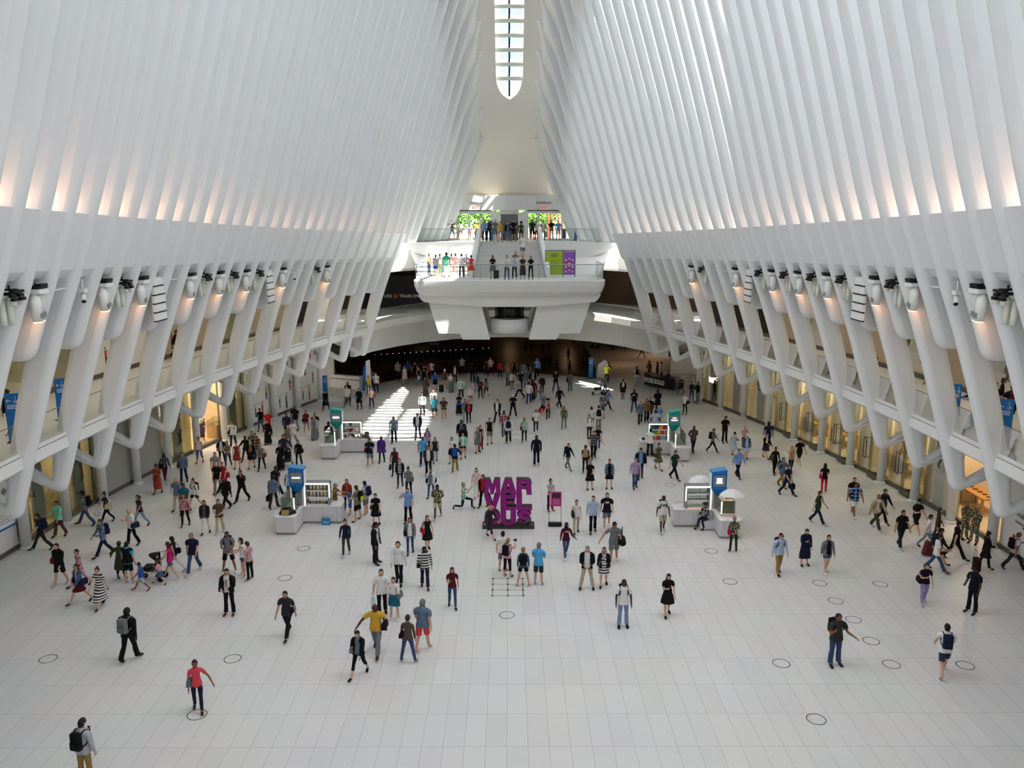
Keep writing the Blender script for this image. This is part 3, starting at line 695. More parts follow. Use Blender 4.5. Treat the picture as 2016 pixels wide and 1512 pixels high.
def goods(o, m, items, name, label, cat, group):
    for mb, loc in items:
        q = mb.build(name); q.location = Vector(o) + Vector((m * loc[0], loc[1], loc[2])); tag(q, label, cat, group)
it = []
for k in range(6): mb = MB().mat(mat('jar_%d' % (k % 3), ('5c4a3a', '8f7a50', '3a3d3a')[k % 3], .4)); mb.cyl(0, 0, 0, .12, .05, 10, .06); it.append((mb, (.28 + .16 * k, .28, .94)))
goods(o1, 1, it, 'jar', 'small jar on lowest lit shelf of the left blue kiosk', 'jar', 'jars on the left blue kiosk')
it = []
for k in range(12): mb = MB().mat(mat('tin_%d' % (k % 4), ('7a6a45', 'a08a50', '4a5048', '8a3a28')[k % 4], .4)); mb.rbox(-.04, .04, -.04, .04, 0, .24, .02, 3); it.append((mb, (.26 + .17 * (k % 6), .3, 1.29 if k < 6 else 1.62)))
goods(o1, 1, it, 'tin', 'tall tin on upper lit shelves of the left blue kiosk', 'tin', 'tins on the left blue kiosk')
mb = MB().mat(M_BLACK); mb.smooth = True; mb.loft([[(-.5 + (.34 + .05 * math.sin(5 * t)) * sc * math.sin(t), -1.0 + .3 * sc * math.cos(t), z) for t in np.linspace(0, 2 * math.pi, 20, False)] for z, sc in ((.9, 1.1), (.98, 1.08), (1.1, .85), (1.16, .5))])
q = mb.build('jewellery_stand'); q.location = o1; tag(q, 'black cloth covered jewellery stand on left blue kiosk', 'stand')
mb = MB().mat(mat('gold_card', '9a8a4a', .4)); mb.box(-.17, .17, -.01, .01, -.12, .12); c = mb.build('price_card', q); c.location = (-.52, -1.3, 1.04); c.rotation_euler.x = R(-25)
mb = MB().mat(mat('paper_blue', '1f7db0', .6)); mb.rbox(-.2, .2, -.05, .05, 0, .33, .01, 2); q = mb.build('blue_box'); q.location = at_z(642, 1033, 0); tag(q, 'bright blue printed box on floor against the left blue kiosk', 'box')
mb = MB().mat(M_PRINT)
for k in range(3): mb.tube([(-.1 + .1 * k + .035 * math.sin(t), -.052, .15 + .05 * math.cos(t)) for t in np.linspace(0, 4.2, 8)], .012, 5)
mb.build('printed_rings', q)
BAGCOL = ['1f7f7c', '2b3a78', 'd99a20', 'c02838', '4f9a3a', 'c0b028', 'd03a2a', 'd08a10', 'c8481c', '7fb0c8']
for k in range(10):
    mb = MB().mat(mat('purse_%d' % k, BAGCOL[k], .5)); mb.loft([[(x * w, y * d, z) for x, y in ((-1, -1), (1, -1), (1, 1), (-1, 1))] for z, w, d in ((0, .11, .05), (.02, .12, .06), (.2, .11, .05), (.24, .1, .03))])
    q = mb.build('purse'); row = (3 if k < 4 else (2 if k < 7 else 1)); col_ = k if k < 4 else (k - 4 + .5 if k < 7 else k - 7 + .5)
    q.location = o3 + Vector((-(1.05 - col_ * .26), .3, {3: 1.62, 2: 1.29, 1: .94}[row]))
    tag(q, '%s purse on the %s lit shelf of the right teal kiosk' % (['dark teal', 'navy', 'amber', 'crimson', 'green', 'yellow', 'red', 'orange yellow', 'burnt orange', 'pale blue'][k], {3: 'top', 2: 'middle', 1: 'bottom'}[row]), 'purse', 'purses on the right teal kiosk')
    mb = MB().mat(M_BLACK); mb.tube([(-.06, 0, .23), (-.03, 0, .3), (.03, 0, .3), (.06, 0, .23)], .006, 5); mb.build('strap', q)
mb = MB().mat(mat('tablet_white', 'e8e8e8', .3)); mb.loft([[(x * .13, y * .09, 0) for x, y in ((-1, -1), (1, -1), (1, 1), (-1, 1))], [(x * .12, y * .03 + .04, .2) for x, y in ((-1, -1), (1, -1), (1, 1), (-1, 1))]])
q = mb.build('till'); q.location = o3 + Vector((-1.6, .35, .9)); tag(q, 'white tablet till on left end of the right teal kiosk', 'till')
mb = MB().mat(M_BLACK); mb.add([(-.1, -.088, .03), (.1, -.088, .03), (.1, -.02, .19), (-.1, -.02, .19)], [(0, 1, 2, 3)]); mb.build('screen', q)
it = []
TOY = ['c02a2a', 'e0dfda', '3a3a3a', 'd98a5a', '4f9a6a', 'b0203a', 'e8d8c0', '2a4a6a']
for k in range(8): mb = MB().mat(mat('toy_%d' % k, TOY[k], .6)); mb.smooth = True; mb.ball((0, 0, .07), .06, .05, .075, 9, 6); mb.ball((0, 0, .17), .045, .04, .045, 9, 6); it.append((mb, (.26 + .26 * (k % 4), .3, .94 if k < 4 else 1.29)))
goods(o2, 1, it, 'toy_figure', 'small toy figure on the lit shelves of the left teal kiosk', 'toy', 'toys on the left teal kiosk')
mb = MB().mat(M_PRINT); mb.smooth = True; mb.ball((0, 0, .16), .16, .16, .16, 14, 9); q = mb.build('paper_globe'); q.location = o2 + Vector((1.0, .35, 1.29)); tag(q, 'round white globe behind shelf of the left teal kiosk', 'globe')
mb = MB().mat(noisy('green_bag', '4a5a48', '3a463a', 6)); mb.rbox(-.14, .14, -.1, .1, 0, .42, .06, 4); q = mb.build('rucksack'); q.location = o2 + Vector((1.6, .3, .9)); tag(q, 'grey green rucksack on right end of left teal kiosk', 'bag')
mb = MB().mat(mat('carton', '8a6238', .8)); mb.box(-.11, .11, -.1, .1, 0, .18); q = mb.build('carton'); q.location = o2 + Vector((1.38, .45, .9)); tag(q, 'small brown carton beside rucksack on left teal kiosk', 'box')
# sunglasses in rows, umbrellas and drawer seat of the right blue kiosk
mb = MB().mat(mat('shade_lens', '22282c', .2))
for rz in (1.35, 1.46, 1.57, 1.68, 1.79, 1.9):
    for k in range(8):
        for e in (-.028, .028): mb.ball((-.22 - .125 * k + e, .3, rz), .026, .012, .018, 7, 4)
q = mb.build('sunglasses_rows'); q.location = o4; tag(q, 'rows of sunglasses in lit display of the right blue kiosk', 'sunglasses', kind='stuff')
mb = MB().mat(mat('amber_light', 'ffb060', emit='ff9a40', estr=1.1)); mb.box(-1.2, -.2, .2, .5, .905, .93); q = mb.build('lit_tray'); q.location = o4; tag(q, 'glowing amber tray under sunglasses rows at right blue kiosk', 'tray')
def umbrella(loc, label, tilt):
    r = empty('photo_umbrella', loc, label=label, cat='umbrella', group='white umbrellas at the right blue kiosk'); r.rotation_euler = tilt
    mb = MB().mat(mat('umbrella_white', 'e4e3e4', .7)); n_ = 8; rg = []
    for t in np.linspace(0.02, 1, 6): rg.append([(.62 * t * math.cos(2 * math.pi * k / n_ / 1), .62 * t * math.sin(2 * math.pi * k / n_), .3 * (1 - t * t)) for k in range(n_)])
    mb.loft(rg, cap=False); mb.build('canopy', r)
    mb = MB().mat(M_BLACK); mb.tube([(0, 0, .3), (0, 0, -.9)], .012, 6); mb.build('pole', r)
    mb = MB().mat(M_BLACK)
    for k in range(8): mb.tube([(.6 * math.cos(2 * math.pi * k / 8), .6 * math.sin(2 * math.pi * k / 8), .0), (0, 0, .27)], .006, 4)
    mb.build('ribs', r); return r
umbrella(o4 + Vector((-.35, 1.1, 1.95)), 'white umbrella behind sign box of the right blue kiosk', (R(8), 0, 0))
umbrella(o4 + Vector((.75, -.55, 1.8)), 'white umbrella with warm glow over front of the right blue kiosk', (R(-6), 0, 0))
area('umbrella_lamp', o4 + Vector((.85, -.55, 1.75)), .15, 2.5, (1, .55, .25), (0, -.1, 1))
mb = MB().mat(M_KIOSK); mb.rbox(-.36, .36, -.28, .28, .06, .46, .02, 3); q = mb.build('drawer_seat'); q.location = at_z(1391, 1040, 0); tag(q, 'white pulled out drawer used as seat at right blue kiosk', 'seat')
mb = MB().mat(M_GREYP); mb.box(-.33, .33, -.25, .25, 0, .06); mb.build('plinth', q)
for xo, c, z in ((-.55, 'e6dcc8', 1.02), (-.3, 'd8c8a8', 1.02)):
    pass
mb = MB().mat(mat('acrylic', 'cfc4ae', .2)); mb.box(.15, .85, -.95, -.55, .9, 1.02); mb.box(.22, .78, -.85, -.6, 1.02, 1.35); mb.box(.25, .75, -.8, -.62, 1.35, 1.62); q = mb.build('tiered_rack'); q.location = o4; tag(q, 'tiered cream display rack on front arm of right blue kiosk', 'rack')
# ---------------------------------------------------------------- the pink letters
def stroke(c, w):
    a, b = [], []
    for i, p in enumerate(c):
        p = Vector(p); d = (Vector(c[min(i + 1, len(c) - 1)]) - Vector(c[max(i - 1, 0)])).normalized(); n_ = Vector((-d.y, d.x)); a.append(tuple(p + n_ * w)); b.append(tuple(p - n_ * w))
    return [a + b[::-1]]
ell = lambda rx, ry, n_=28: [(.5 + rx * math.cos(2 * math.pi * k / n_), .5 + ry * math.sin(2 * math.pi * k / n_)) for k in range(n_)]
arcU = lambda rx, ry, y0, n_=10, rev=False: [(.5 - rx * math.cos(math.pi * k / n_), y0 - ry * math.sin(math.pi * k / n_)) for k in (range(n_ + 1) if not rev else range(n_, -1, -1))]
GL = {'M': [[(0, 0), (0, 1), (.36, 1), (.5, .52), (.64, 1), (1, 1), (1, 0), (.73, 0), (.73, .56), (.58, .04), (.42, .04), (.27, .56), (.27, 0)]],
      'A': [[(0, 0), (.29, 1), (.71, 1), (1, 0), (.68, 0), (.64, .17), (.36, .17), (.32, 0)], [(.41, .4), (.59, .4), (.5, .76)]],
      'R': [[(0, 0), (0, 1), (.62, 1), (.8, .97), (.93, .87), (.97, .72), (.93, .58), (.83, .5), (.92, .44), (.96, .3), (.97, 0), (.64, 0), (.63, .26), (.58, .35), (.48, .37), (.34, .37), (.34, 0)], [(.34, .6), (.5, .6), (.6, .63), (.63, .69), (.6, .76), (.5, .78), (.34, .78)]],
      'V': [[(0, 1), (.34, 1), (.5, .4), (.66, 1), (1, 1), (.68, 0), (.32, 0)]],
      'E': [[(0, 0), (0, 1), (.97, 1), (.97, .76), (.36, .76), (.36, .62), (.92, .62), (.92, .4), (.36, .4), (.36, .24), (1, .24), (1, 0)]],
      'L': [[(0, 0), (0, 1), (.36, 1), (.36, .25), (1, .25), (1, 0)]], 'O': [ell(.5, .5), ell(.17, .25)],
      'U': [[(0, 1)] + arcU(.5, .36, .36) + [(1, 1), (.64, 1)] + arcU(.14, .14, .36, rev=True) + [(.36, 1)]],
      'S': stroke([(.83, .68), (.74, .8), (.58, .86), (.42, .86), (.26, .8), (.19, .69), (.25, .59), (.42, .53), (.6, .47), (.76, .4), (.81, .3), (.74, .2), (.58, .14), (.42, .14), (.26, .2), (.17, .32)], .145)}
M_MAG = mat('letter_magenta', '8c1478', .45); M_LSIDE = mat('letter_side', '33332f', .6)
sg = empty('letter_sculpture', at_z(1001, 1040, 0), label='large pink letters sculpture on black base in mid hall', cat='sculpture')
mb = MB().mat(M_LSIDE); mb.box(-1.25, 1.25, -.12, .62, 0, .12); mb.build('base', sg)
CW, CH = .765, .775
for ri, word in enumerate(('MAR', 'VEL', 'OUS')):
    for ci, ch in enumerate(word):
        me = curve_mesh('letter', [[(x * CW * .99, y * CH * .995) for x, y in p] for p in GL[ch]], .2, .004, 0)
        me.materials.append(M_MAG); me.materials.append(M_LSIDE)
        for p in me.polygons: p.material_index = 0 if p.normal.z > .8 else 1
        o = mesh_obj('letter', me, sg); o.rotation_euler = (R(90), 0, 0); o.location = (-1.15 + ci * CW, .2, .13 + (2 - ri) * CH)
# poster on posts beside it
ps = empty('poster_stand', at_z(1092.5, 1036, 0), label='pink poster on two thin posts with black base bag', cat='sign')
mb = MB().mat(M_DKSTEEL)
for x in (-.29, .29): mb.tube([(x, 0, 0), (x, 0, 1.75)], .012, 6)
mb.build('post', ps)
mb = MB().mat(M_BLACK); mb.smooth = True; mb.tube([(-.33, 0, .11), (-.28, 0, .11), (.28, 0, .11), (.33, 0, .11)], [.09, .12, .12, .09], 8); mb.build('weight_bag', ps)
mb = MB().mat(mat('poster_pink', 'a82a70', .5)); mb.box(-.29, .29, -.02, .0, 1.02, 1.75); pp = mb.build('poster', ps)
mb = MB().mat(mat('poster_dark', '3a2430', .5)); mb.box(-.15, .25, -.025, -.018, 1.44, 1.67); mb.mat(mat('poster_pale', 'd98ab8', .5)); mb.box(-.27, -.19, -.025, -.018, 1.08, 1.7); 
for k in range(6): mb.box(-.12 + .01 * (k % 3), .22 - .02 * (k % 2), -.025, -.018, 1.12 + .048 * k, 1.132 + .048 * k)
mb.build('poster_print', pp)
# ---------------------------------------------------------------- blue wayfinding pylons
def pylon(px, py, z, h, w, rz, label, kind=0):
    r = empty('sign_pylon', at_z(px, py, z), R(rz), label=label, cat='sign', group='blue wayfinding pylons')
    mb = MB().mat(M_BLUE); mb.box(-w / 2, w / 2, -.04, .04, .06, h); p = mb.build('panel', r)
    mb = MB().mat(M_DKSTEEL); mb.box(-w / 2 - .05, w / 2 + .05, -.2, .2, 0, .03); mb.build('foot', r)
    mb = MB().mat(M_PRINT); mb.tube([(-w * .3, -.045, h - .22), (-w * .42, -.045, h - .27), (-w * .3, -.045, h - .32)], .012, 4); mb.tube([(-w * .42, -.045, h - .27), (-w * .1, -.045, h - .27)], .012, 4)
    mb.tube([(w * .2 + .05 * math.sin(t), -.045, h - .3 + .05 * math.cos(t)) for t in np.linspace(.6, 5.2, 9)], .011, 4); mb.tube([(w * .2, -.045, h - .17), (w * .2, -.045, h - .28), (w * .36, -.045, h - .3)], .011, 4); mb.ball((w * .2, -.045, h - .13), .022, .01, .022, 6, 4)
    for k in range(3): mb.box(-w * .38, w * .3, -.046, -.04, h - .45 - .06 * k, h - .43 - .06 * k)
    mb.build('pictograms', p); return r
pylon(34, 870, 6.42, 1.85, .5, 22, 'wide blue sign pylon at near end of left upper walkway')
pylon(124, 827, 6.42, 1.75, .36, 55, 'narrow blue sign pylon further along left upper walkway')
pylon(1971, 881, 6.42, 1.8, .5, -28, 'wide blue sign pylon at near end of right upper walkway')
pylon(1879, 815, 6.42, 1.3, .36, -30, 'narrow blue sign pylon behind leaning man on right upper walkway')
pylon(641, 786, 0, 2.0, .4, 30, 'blue sign pylon behind woman in flowing black dress')
pylon(1163, 745, 0, 2.0, .42, 0, 'blue sign pylon beside white wedge counter far right')
pylon(967, 474, 12.82, 1.75, .3, 0, 'slim blue sign pylon at left stair top')
r = empty('slanted_pylon', at_z(712, 768, 0) + Vector((.55, -.3, 0)), R(-14), label='tall slanted white and blue pylon at far left', cat='sign')
mb = MB().mat(M_PRINT); mb.prismy([(-.1, 0), (.42, .03), (.32, 2.75), (0, 2.65)], -.12, .02); mb.build('panel', r)
mb = MB().mat(M_BLUE); mb.prismy([(-.42, 0), (-.1, 0), (0, 2.65), (-.32, 1.8)], -.1, 0); mb.build('panel', r)
mb = MB().mat(mat('fin_blue', '1c5588', .4)); mb.loft([[(-.12, -.3, 0), (.12, -.3, 0), (.12, .3, 0), (-.12, .3, 0)], [(-.02, -.02, 2.5), (.02, -.02, 2.5), (.02, .02, 2.5), (-.02, .02, 2.5)]]); q = mb.build('blue_fin'); q.location = at_z(1133, 474, 12.82); q.location.y = min(q.location.y, 74.5); tag(q, 'dark blue tapering fin on right of street platform', 'sign')
# ---------------------------------------------------------------- cafe bar, white wedge counter
a, b = at_z(1268, 758, 0), at_z(1328, 771, 0); d = b - a; br = empty('cafe_bar', a, math.atan2(d.y, d.x), label='curved black cafe bar with white lettering', cat='bar')
n_ = 10; Ln = d.length; f_ = [(Ln * k / n_, -.35 * math.sin(math.pi * k / n_)) for k in range(n_ + 1)]
mb = MB().mat(mat('bar_black', '17161a', .45)); mb.prism(f_ + [(x, y + .7) for x, y in f_[::-1]], .1, 1.1); mb.build('counter', br)
mb = MB().mat(mat('bar_top', '3b3937', .35)); mb.prism([(x, y - .06) for x, y in f_] + [(x, y + .76) for x, y in f_[::-1]], 1.1, 1.16); mb.build('counter_top', br)
mb = MB().mat(M_GREYP); mb.prism([(x, y + .05) for x, y in f_] + [(x, y + .65) for x, y in f_[::-1]], 0, .1); mb.build('plinth', br)
me = text_mesh('lettering', 'EPICERIE BOULUD', .42, .01, 'CENTER', .004); me.materials.append(M_PRINT)
for v in me.vertices: v.co.x *= .72; v.co.y *= 1.35
for v in me.vertices: v.co.z += 0
o = mesh_obj('lettering', me, br); o.rotation_euler = (R(90), 0, 0); o.location = (Ln * .44, -.42, .62)
stool = empty('bar_stool'); mb = MB().mat(M_LAMPW); mb.cyl(0, 0, .72, .77, .18, 14); mb.build('seat', stool)
for k in range(4): mb = MB().mat(M_LAMPW); c_, s_ = math.cos(k * 1.57 + .78), math.sin(k * 1.57 + .78); mb.tube([(.12 * c_, .12 * s_, .72), (.2 * c_, .2 * s_, 0)], .015, 5); mb.build('leg', stool)
mb = MB().mat(M_LAMPW); mb.tube([(.16 * math.cos(t), .16 * math.sin(t), .95) for t in np.linspace(.3, 2.84, 8)], .015, 5); mb.tube([(.12, .1, .77), (.15, .06, .95)], .012, 5); mb.tube([(-.12, .1, .77), (-.15, .06, .95)], .012, 5); mb.build('backrest', stool)
for k, (px, py) in enumerate(((1331, 752), (1345, 757), (1352, 752), (1363, 762))):
    q = stool if k == 0 else copy_tree(stool); q.location = at_z(px, py, 0); tag(q, 'white bar stool in cafe seating behind the black bar', 'stool', 'white stools behind the cafe bar')
wd = at_z(1175, 744, 0); mb = MB().mat(M_WHITE); mb.prismy([(0, 0), (1.0, 0), (1.25, 1.1), (.75, 1.75), (.1, 1.3)], 0, 1.4); q = mb.build('wedge_counter'); q.location = wd; tag(q, 'white wedge shaped counter beside blue pylon far right', 'counter')
# ---------------------------------------------------------------- strollers
def stroller(px, py, rz, hood, label, z=0):
    r = empty('stroller', at_z(px, py, z), R(rz), label=label, cat='stroller', group='strollers on the main floor')
    mb = MB().mat(M_BLACK); mb.smooth = False; mb.loft([[(x * .2, y * l + o_, zz) for x, y in ((-1, -1), (1, -1), (1, 1), (-1, 1))] for zz, l, o_ in ((.42, .22, 0), (.5, .32, -.05), (.62, .3, -.02))]); mb.box(-.2, .2, .2, .28, .5, .95); mb.build('seat', r)
    mb = MB().mat(hood); mb.smooth = True; mb.loft([[(.22 * math.cos(t), .24 - .42 * math.sin(a_) * math.sin(t) * .9, .9 + .3 * math.sin(t) * math.cos(a_ * .6)) for t in np.linspace(0, math.pi, 9)] for a_ in np.linspace(-.2, 1.3, 6)], cap=False, closed=False); mb.build('hood', r)
    mb = MB().mat(M_STEEL)
    for s in (-1, 1): mb.tube([(s * .23, .62, 1.05), (s * .23, .3, .75), (s * .22, -.4, .12)], .014, 6); mb.tube([(s * .23, .1, .5), (s * .24, .36, .14)], .014, 6)
    mb.tube([(-.23, .62, 1.05), (.23, .62, 1.05)], .018, 6); mb.build('frame', r)
    for x, y, w in ((-.24, .38, .13), (.24, .38, .13), (-.2, -.42, .1), (.2, -.42, .1)): mb = MB().mat(M_BLACK); mb.tube([(x - .025, y, w), (x + .025, y, w)], w, 14); mb.build('wheel', r)
    return r
stroller(303, 1141, -90, mat('hood_dark', '1d1b1c', .8), 'dark stroller pushed by woman in magenta tank top')
stroller(1177, 777, -90, mat('hood_white', 'c9c6c0', .8), 'stroller with white hood far right')
stroller(567, 921, 10, mat('hood_dark', '1d1b1c'), 'black stroller beside woman in full-length black dress')
stroller(1340, 775, -20, mat('hood_dark', '1d1b1c'), 'black stroller parked at right end of cafe bar')
# ---------------------------------------------------------------- loose luggage
def luggage(px, py, z, col, h, label, tilt=0, rz=0):
    r = empty('suitcase', at_z(px, py, z), R(rz), label=label, cat='suitcase'); r.rotation_euler.y = R(tilt)
    mb = MB().mat(mat('case_' + col, col, .6)); mb.rbox(-.2, .2, -.12, .12, .05, h, .05, 3); mb.build('shell', r)
    mb = MB().mat(M_BLACK)
    for s in (-1, 1): mb.tube([(s * .1, .1, h), (s * .1, .1, h + .42)], .01, 5)
    mb.tube([(-.1, .1, h + .42), (.1, .1, h + .42)], .014, 6); mb.build('handle', r)
    for x in (-.15, .15): mb = MB().mat(M_BLACK); mb.tube([(x - .02, 0, .04), (x + .02, 0, .04)], .04, 8); mb.build('wheel', r)
luggage(869, 772, 0, '17171a', .62, 'black suitcase behind man in brown tee and white cap')
luggage(1062, 812, 0, 'a01c22', .6, 'red suitcase tilted beside man in blue shirt and pale cap', 35)
luggage(1823, 1094, 0, '5a1c20', .68, 'maroon suitcase pulled by woman in white tee and pale jeans', 12)
luggage(977, 549, 10.4, '17171a', .62, 'black suitcase at landing rail beside woman in grey skirt')
# ---------------------------------------------------------------- landing poster screen
sc = empty('poster_screen', at_z(1106, 545, 10.4), label='green and purple poster panels in black frame on landing', cat='sign')
mb = MB().mat(M_BLACK)
for x in (-1.25, .08, .98): mb.box(x - .025, x + .025, -.03, .03, 0, 2.0)
mb.box(-1.25, .98, -.03, .03, 1.9, 1.95); mb.box(-1.25, .98, -.03, .03, 1.98, 2.0); mb.build('frame', sc)
mb = MB().mat(mat('poster_lime', '9db42a', .55)); mb.box(-1.22, .05, -.05, -.03, .15, 1.86); g_ = mb.build('green_panel', sc)
mb = MB().mat(mat('poster_olive', '5d6c1c', .6)); 
for k in range(5): mb.box(-.85, -.4 + .06 * (k % 3), -.055, -.049, 1.45 + .06 * k, 1.475 + .06 * k)
for k in range(12): mb.box(-.85, -.3 + .05 * (k % 4), -.055, -.049, .6 + .06 * k, .61 + .06 * k)
mb.build('text_lines', g_)
mb = MB().mat(mat('poster_purple', '8d55b8', .55)); mb.box(.12, .95, -.05, -.03, .15, 1.86); g_ = mb.build('purple_panel', sc)
mb = MB()
for x in (.3, .55, .8):
    for k in range(6): mb.mat(mat('sweet_%d' % (k % 3), ('e8b8a8', 'b02a4a', 'e8d0a0')[k % 3], .5)); mb.rbox(x - .07, x + .07, -.058, -.049, .35 + .17 * k + .1 * (x == .55), .45 + .17 * k + .1 * (x == .55), .003, 1)
mb.build('cake_pictures', g_)
# ---------------------------------------------------------------- far concourse: turnstiles, signs, banner
A_, B_ = Vector((-15.3, 92.6, -1.2)), Vector((-2.7, 97.5, -1.2))
ts = empty('turnstile'); mb = MB().mat(mat('gate_dark', '2e2c2a', .4, .5)); mb.rbox(-.13, .13, -.8, .8, 0, .95, .1, 3); mb.build('cabinet', ts)
mb = MB().mat(mat('gate_light', 'ffffff', emit='fff0d8', estr=.45)); mb.ball((0, -.6, 1.02), .032, .032, .032, 8, 5); mb.build('lamp', ts)
mb = MB().mat(M_STEEL); mb.tube([(.13, .2, .75), (.4, .2, .6)], .02, 6); mb.tube([(.13, .2, .75), (.3, .2, .95)], .02, 6); mb.build('arm', ts)
for k in range(21):
    q = ts if k == 0 else copy_tree(ts); q.location = A_ + (B_ - A_) * (k / 20); q.rotation_euler.z = math.atan2(4.9, 12.6)
    tag(q, 'dark ticket turnstile with small lamp in row at far left', 'turnstile', 'turnstiles in the concourse')
r = empty('hanging_sign', (-8.1, 84.5, 2.3), label='black hanging train direction sign above the turnstiles', cat='sign')
mb = MB().mat(M_BLACK); mb.box(-1.25, 1.25, -.06, .06, -.35, .35); p = mb.build('panel', r); mb = MB().mat(M_STEEL)
for x in (-1, 1): mb.tube([(x, 0, .35), (x, 0, 1.4)], .02, 6)
mb.build('hanger', r)
mp_ = mat('sign_dim', 'b8b6ae', .6)
text_obj('lettering', 'Trains to', .22, mp_, (.35, -.07, .12), (R(90), 0, 0), p); text_obj('lettering', 'New Jersey', .22, mp_, (.35, -.07, -.14), (R(90), 0, 0), p)
bn = Vector((-13.0, 76.0, 8.6)); rzb = R(16)
r = empty('banner', at_y(806, 583, 77.6), R(0), label='black banner with train entrance lettering on upper far left', cat='banner')
mb = MB().mat(mat('banner_black', '0d0e14', .6)); mb.box(-4.6, 1.35, 0, .05, -1.1, 1.9); mb.build('cloth', r)
mt_ = mat('banner_text', 'b9b9b6', .6)
text_obj('lettering', 'FUTURE', .42, mt_, (-1.62, -.02, 0), (R(90), 0, 0), r, align='RIGHT', bold=.006); text_obj('lettering', 'TRAIN ENTRANCE', .42, mt_, (-.95, -.02, 0), (R(90), 0, 0), r, align='LEFT', bold=.006)
mb = MB().mat(mat('route_red', 'a0281e', .5)); mb.tube([(0, -.03, 0), (0, 0, 0)], .24, 20); o = mb.build('route_disc', r); o.location = (-1.28, 0, 0); text_obj('route_number', '1', .32, mt_, (0, -.045, 0), (R(90), 0, 0), o)
pt = at_y(877, 651, 77.6); o = text_obj('trim_path_lettering', 'PATH  ENTRANCE', 1.0, mat('band_grey', '6a675f', .6), (pt.x, 77.55, pt.z), (R(90), 0, R(6)), align='CENTER'); struct(o)
o.rotation_euler.z = R(12); o.location = (-5.3, 76.2, 4.75)
# ---------------------------------------------------------------- low curved wall with handrail at far left
mb = MB().mat(M_WHITE); wl_ = [at_z(620, 757, 0), at_z(650, 762, 0), at_z(680, 765, 0), at_z(708, 767, 0)]
mb.loft([[(p.x, p.y, 0), (p.x + .2, p.y + .5, 0), (p.x + .2, p.y + .5, 1.15), (p.x, p.y, 1.15)] for p in wl_]); struct(mb.build('wall_low_curved'))
mb = MB().mat(M_DKSTEEL); mb.tube([(p.x + .02, p.y - .1, .85) for p in wl_[1:]], .03, 6); struct(mb.build('trim_low_wall_handrail'))
# ---------------------------------------------------------------- hoardings with small drawn figures (left), drawn flat on the boards
FIGC = ['1f2440', 'c0392b', '3f7a5a', 'd98a2a', '2a2a2a', 'b8483a']
def drawn_figure(s, k, f, z, h, c, arms, zc=0):
    p = onwall(s, k, f, FU - .012); q = onwall(s, k, f + .05, FU - .012); d = (q - p).normalized(); mb = MB()
    def poly(pts, col):
        mb.mat(mat('draw_' + col, col, .8)); v = [(p.x + d.x * x, p.y + d.y * x, z + y * h) for x, y in pts]
        mb.add(v + [(x_ - s * .008, y_, z_) for x_, y_, z_ in v], [tuple(range(len(v))), tuple(range(2 * len(v) - 1, len(v) - 1, -1))])
    w = h * .16
    poly([(-w * .5, 0), (-w * .1, 0), (0, .42), (w * .3, 0), (w * .7, 0), (w * .4, .5), (-w * .4, .5)], c[0]); poly([(-w * .45, .48), (w * .45, .48), (w * .5, .8), (-w * .5, .8)], c[1])
    poly([(w * .45, .78), (w * 1.1, .55 + arms), (w * 1.2, .6 + arms), (w * .5, .8)], c[1]); poly([(-w * .2, .82), (w * .2, .82), (w * .25, .95), (0, 1), (-w * .25, .95)], c[2])
    o = mb.build('drawn_figure'); tag(o, None, None); return o
hb = []
for k in (9, 10, 11):
    for j, (f, z, h) in enumerate(((.15, .35, 1.2), (.42, .5, .9), (.7, .3, 1.3), (.88, 1.6, 1.0), (.25, 2.0, 1.0), (.55, 2.4, 1.4), (.8, 3.6, 1.0), (.3, 3.8, .9))):
        o = drawn_figure(-1, k, f, z, h, (FIGC[(j + k) % 6], FIGC[(j * 2 + k) % 6], FIGC[(j + 1) % 6]), .2 * (j % 3)); o.name = 'trim_mural_figure'; struct(o)
    for z in (1.5, 3.2): 
        p = onwall(-1, k, .12, FU - .012); q = onwall(-1, k, .8, FU - .012); mb = MB().mat(M_BLACK); mb.tube([p + Vector((0, 0, z)), q + Vector((0, 0, z))], .012, 4); struct(mb.build('trim_mural_line'))
for k in (4, 5):
    for j, f in enumerate((.6, .8)):
        o = drawn_figure(-1, k + 1 * (k == 5), f, 6.9, 1.1, (FIGC[j], FIGC[j + 1], FIGC[j + 2]), .1); o.name = 'trim_mural_figure'; struct(o)
for tx, k, f, z in (('LONDON', 4, .62, 8.9), ('PILATES', 4, .62, 8.55)):
    p = onwall(-1, k, f, FU - .03); o = text_obj('trim_shop_lettering', tx, .34, M_BLACK, p + Vector((0, 0, z)), (R(90), 0, R(84)), bold=.006); struct(o)
p = onwall(-1, 3, .12, FU - .5); o = text_obj('shop_sign', 'ROLEX', .5, mat('gold_lit', 'ffd890', emit='ffcf80', estr=1.0), p + Vector((0, 0, 4.6)), (R(90), 0, R(86)), bold=.01); tag(o, 'lit gold shop lettering behind left ribs', 'sign')
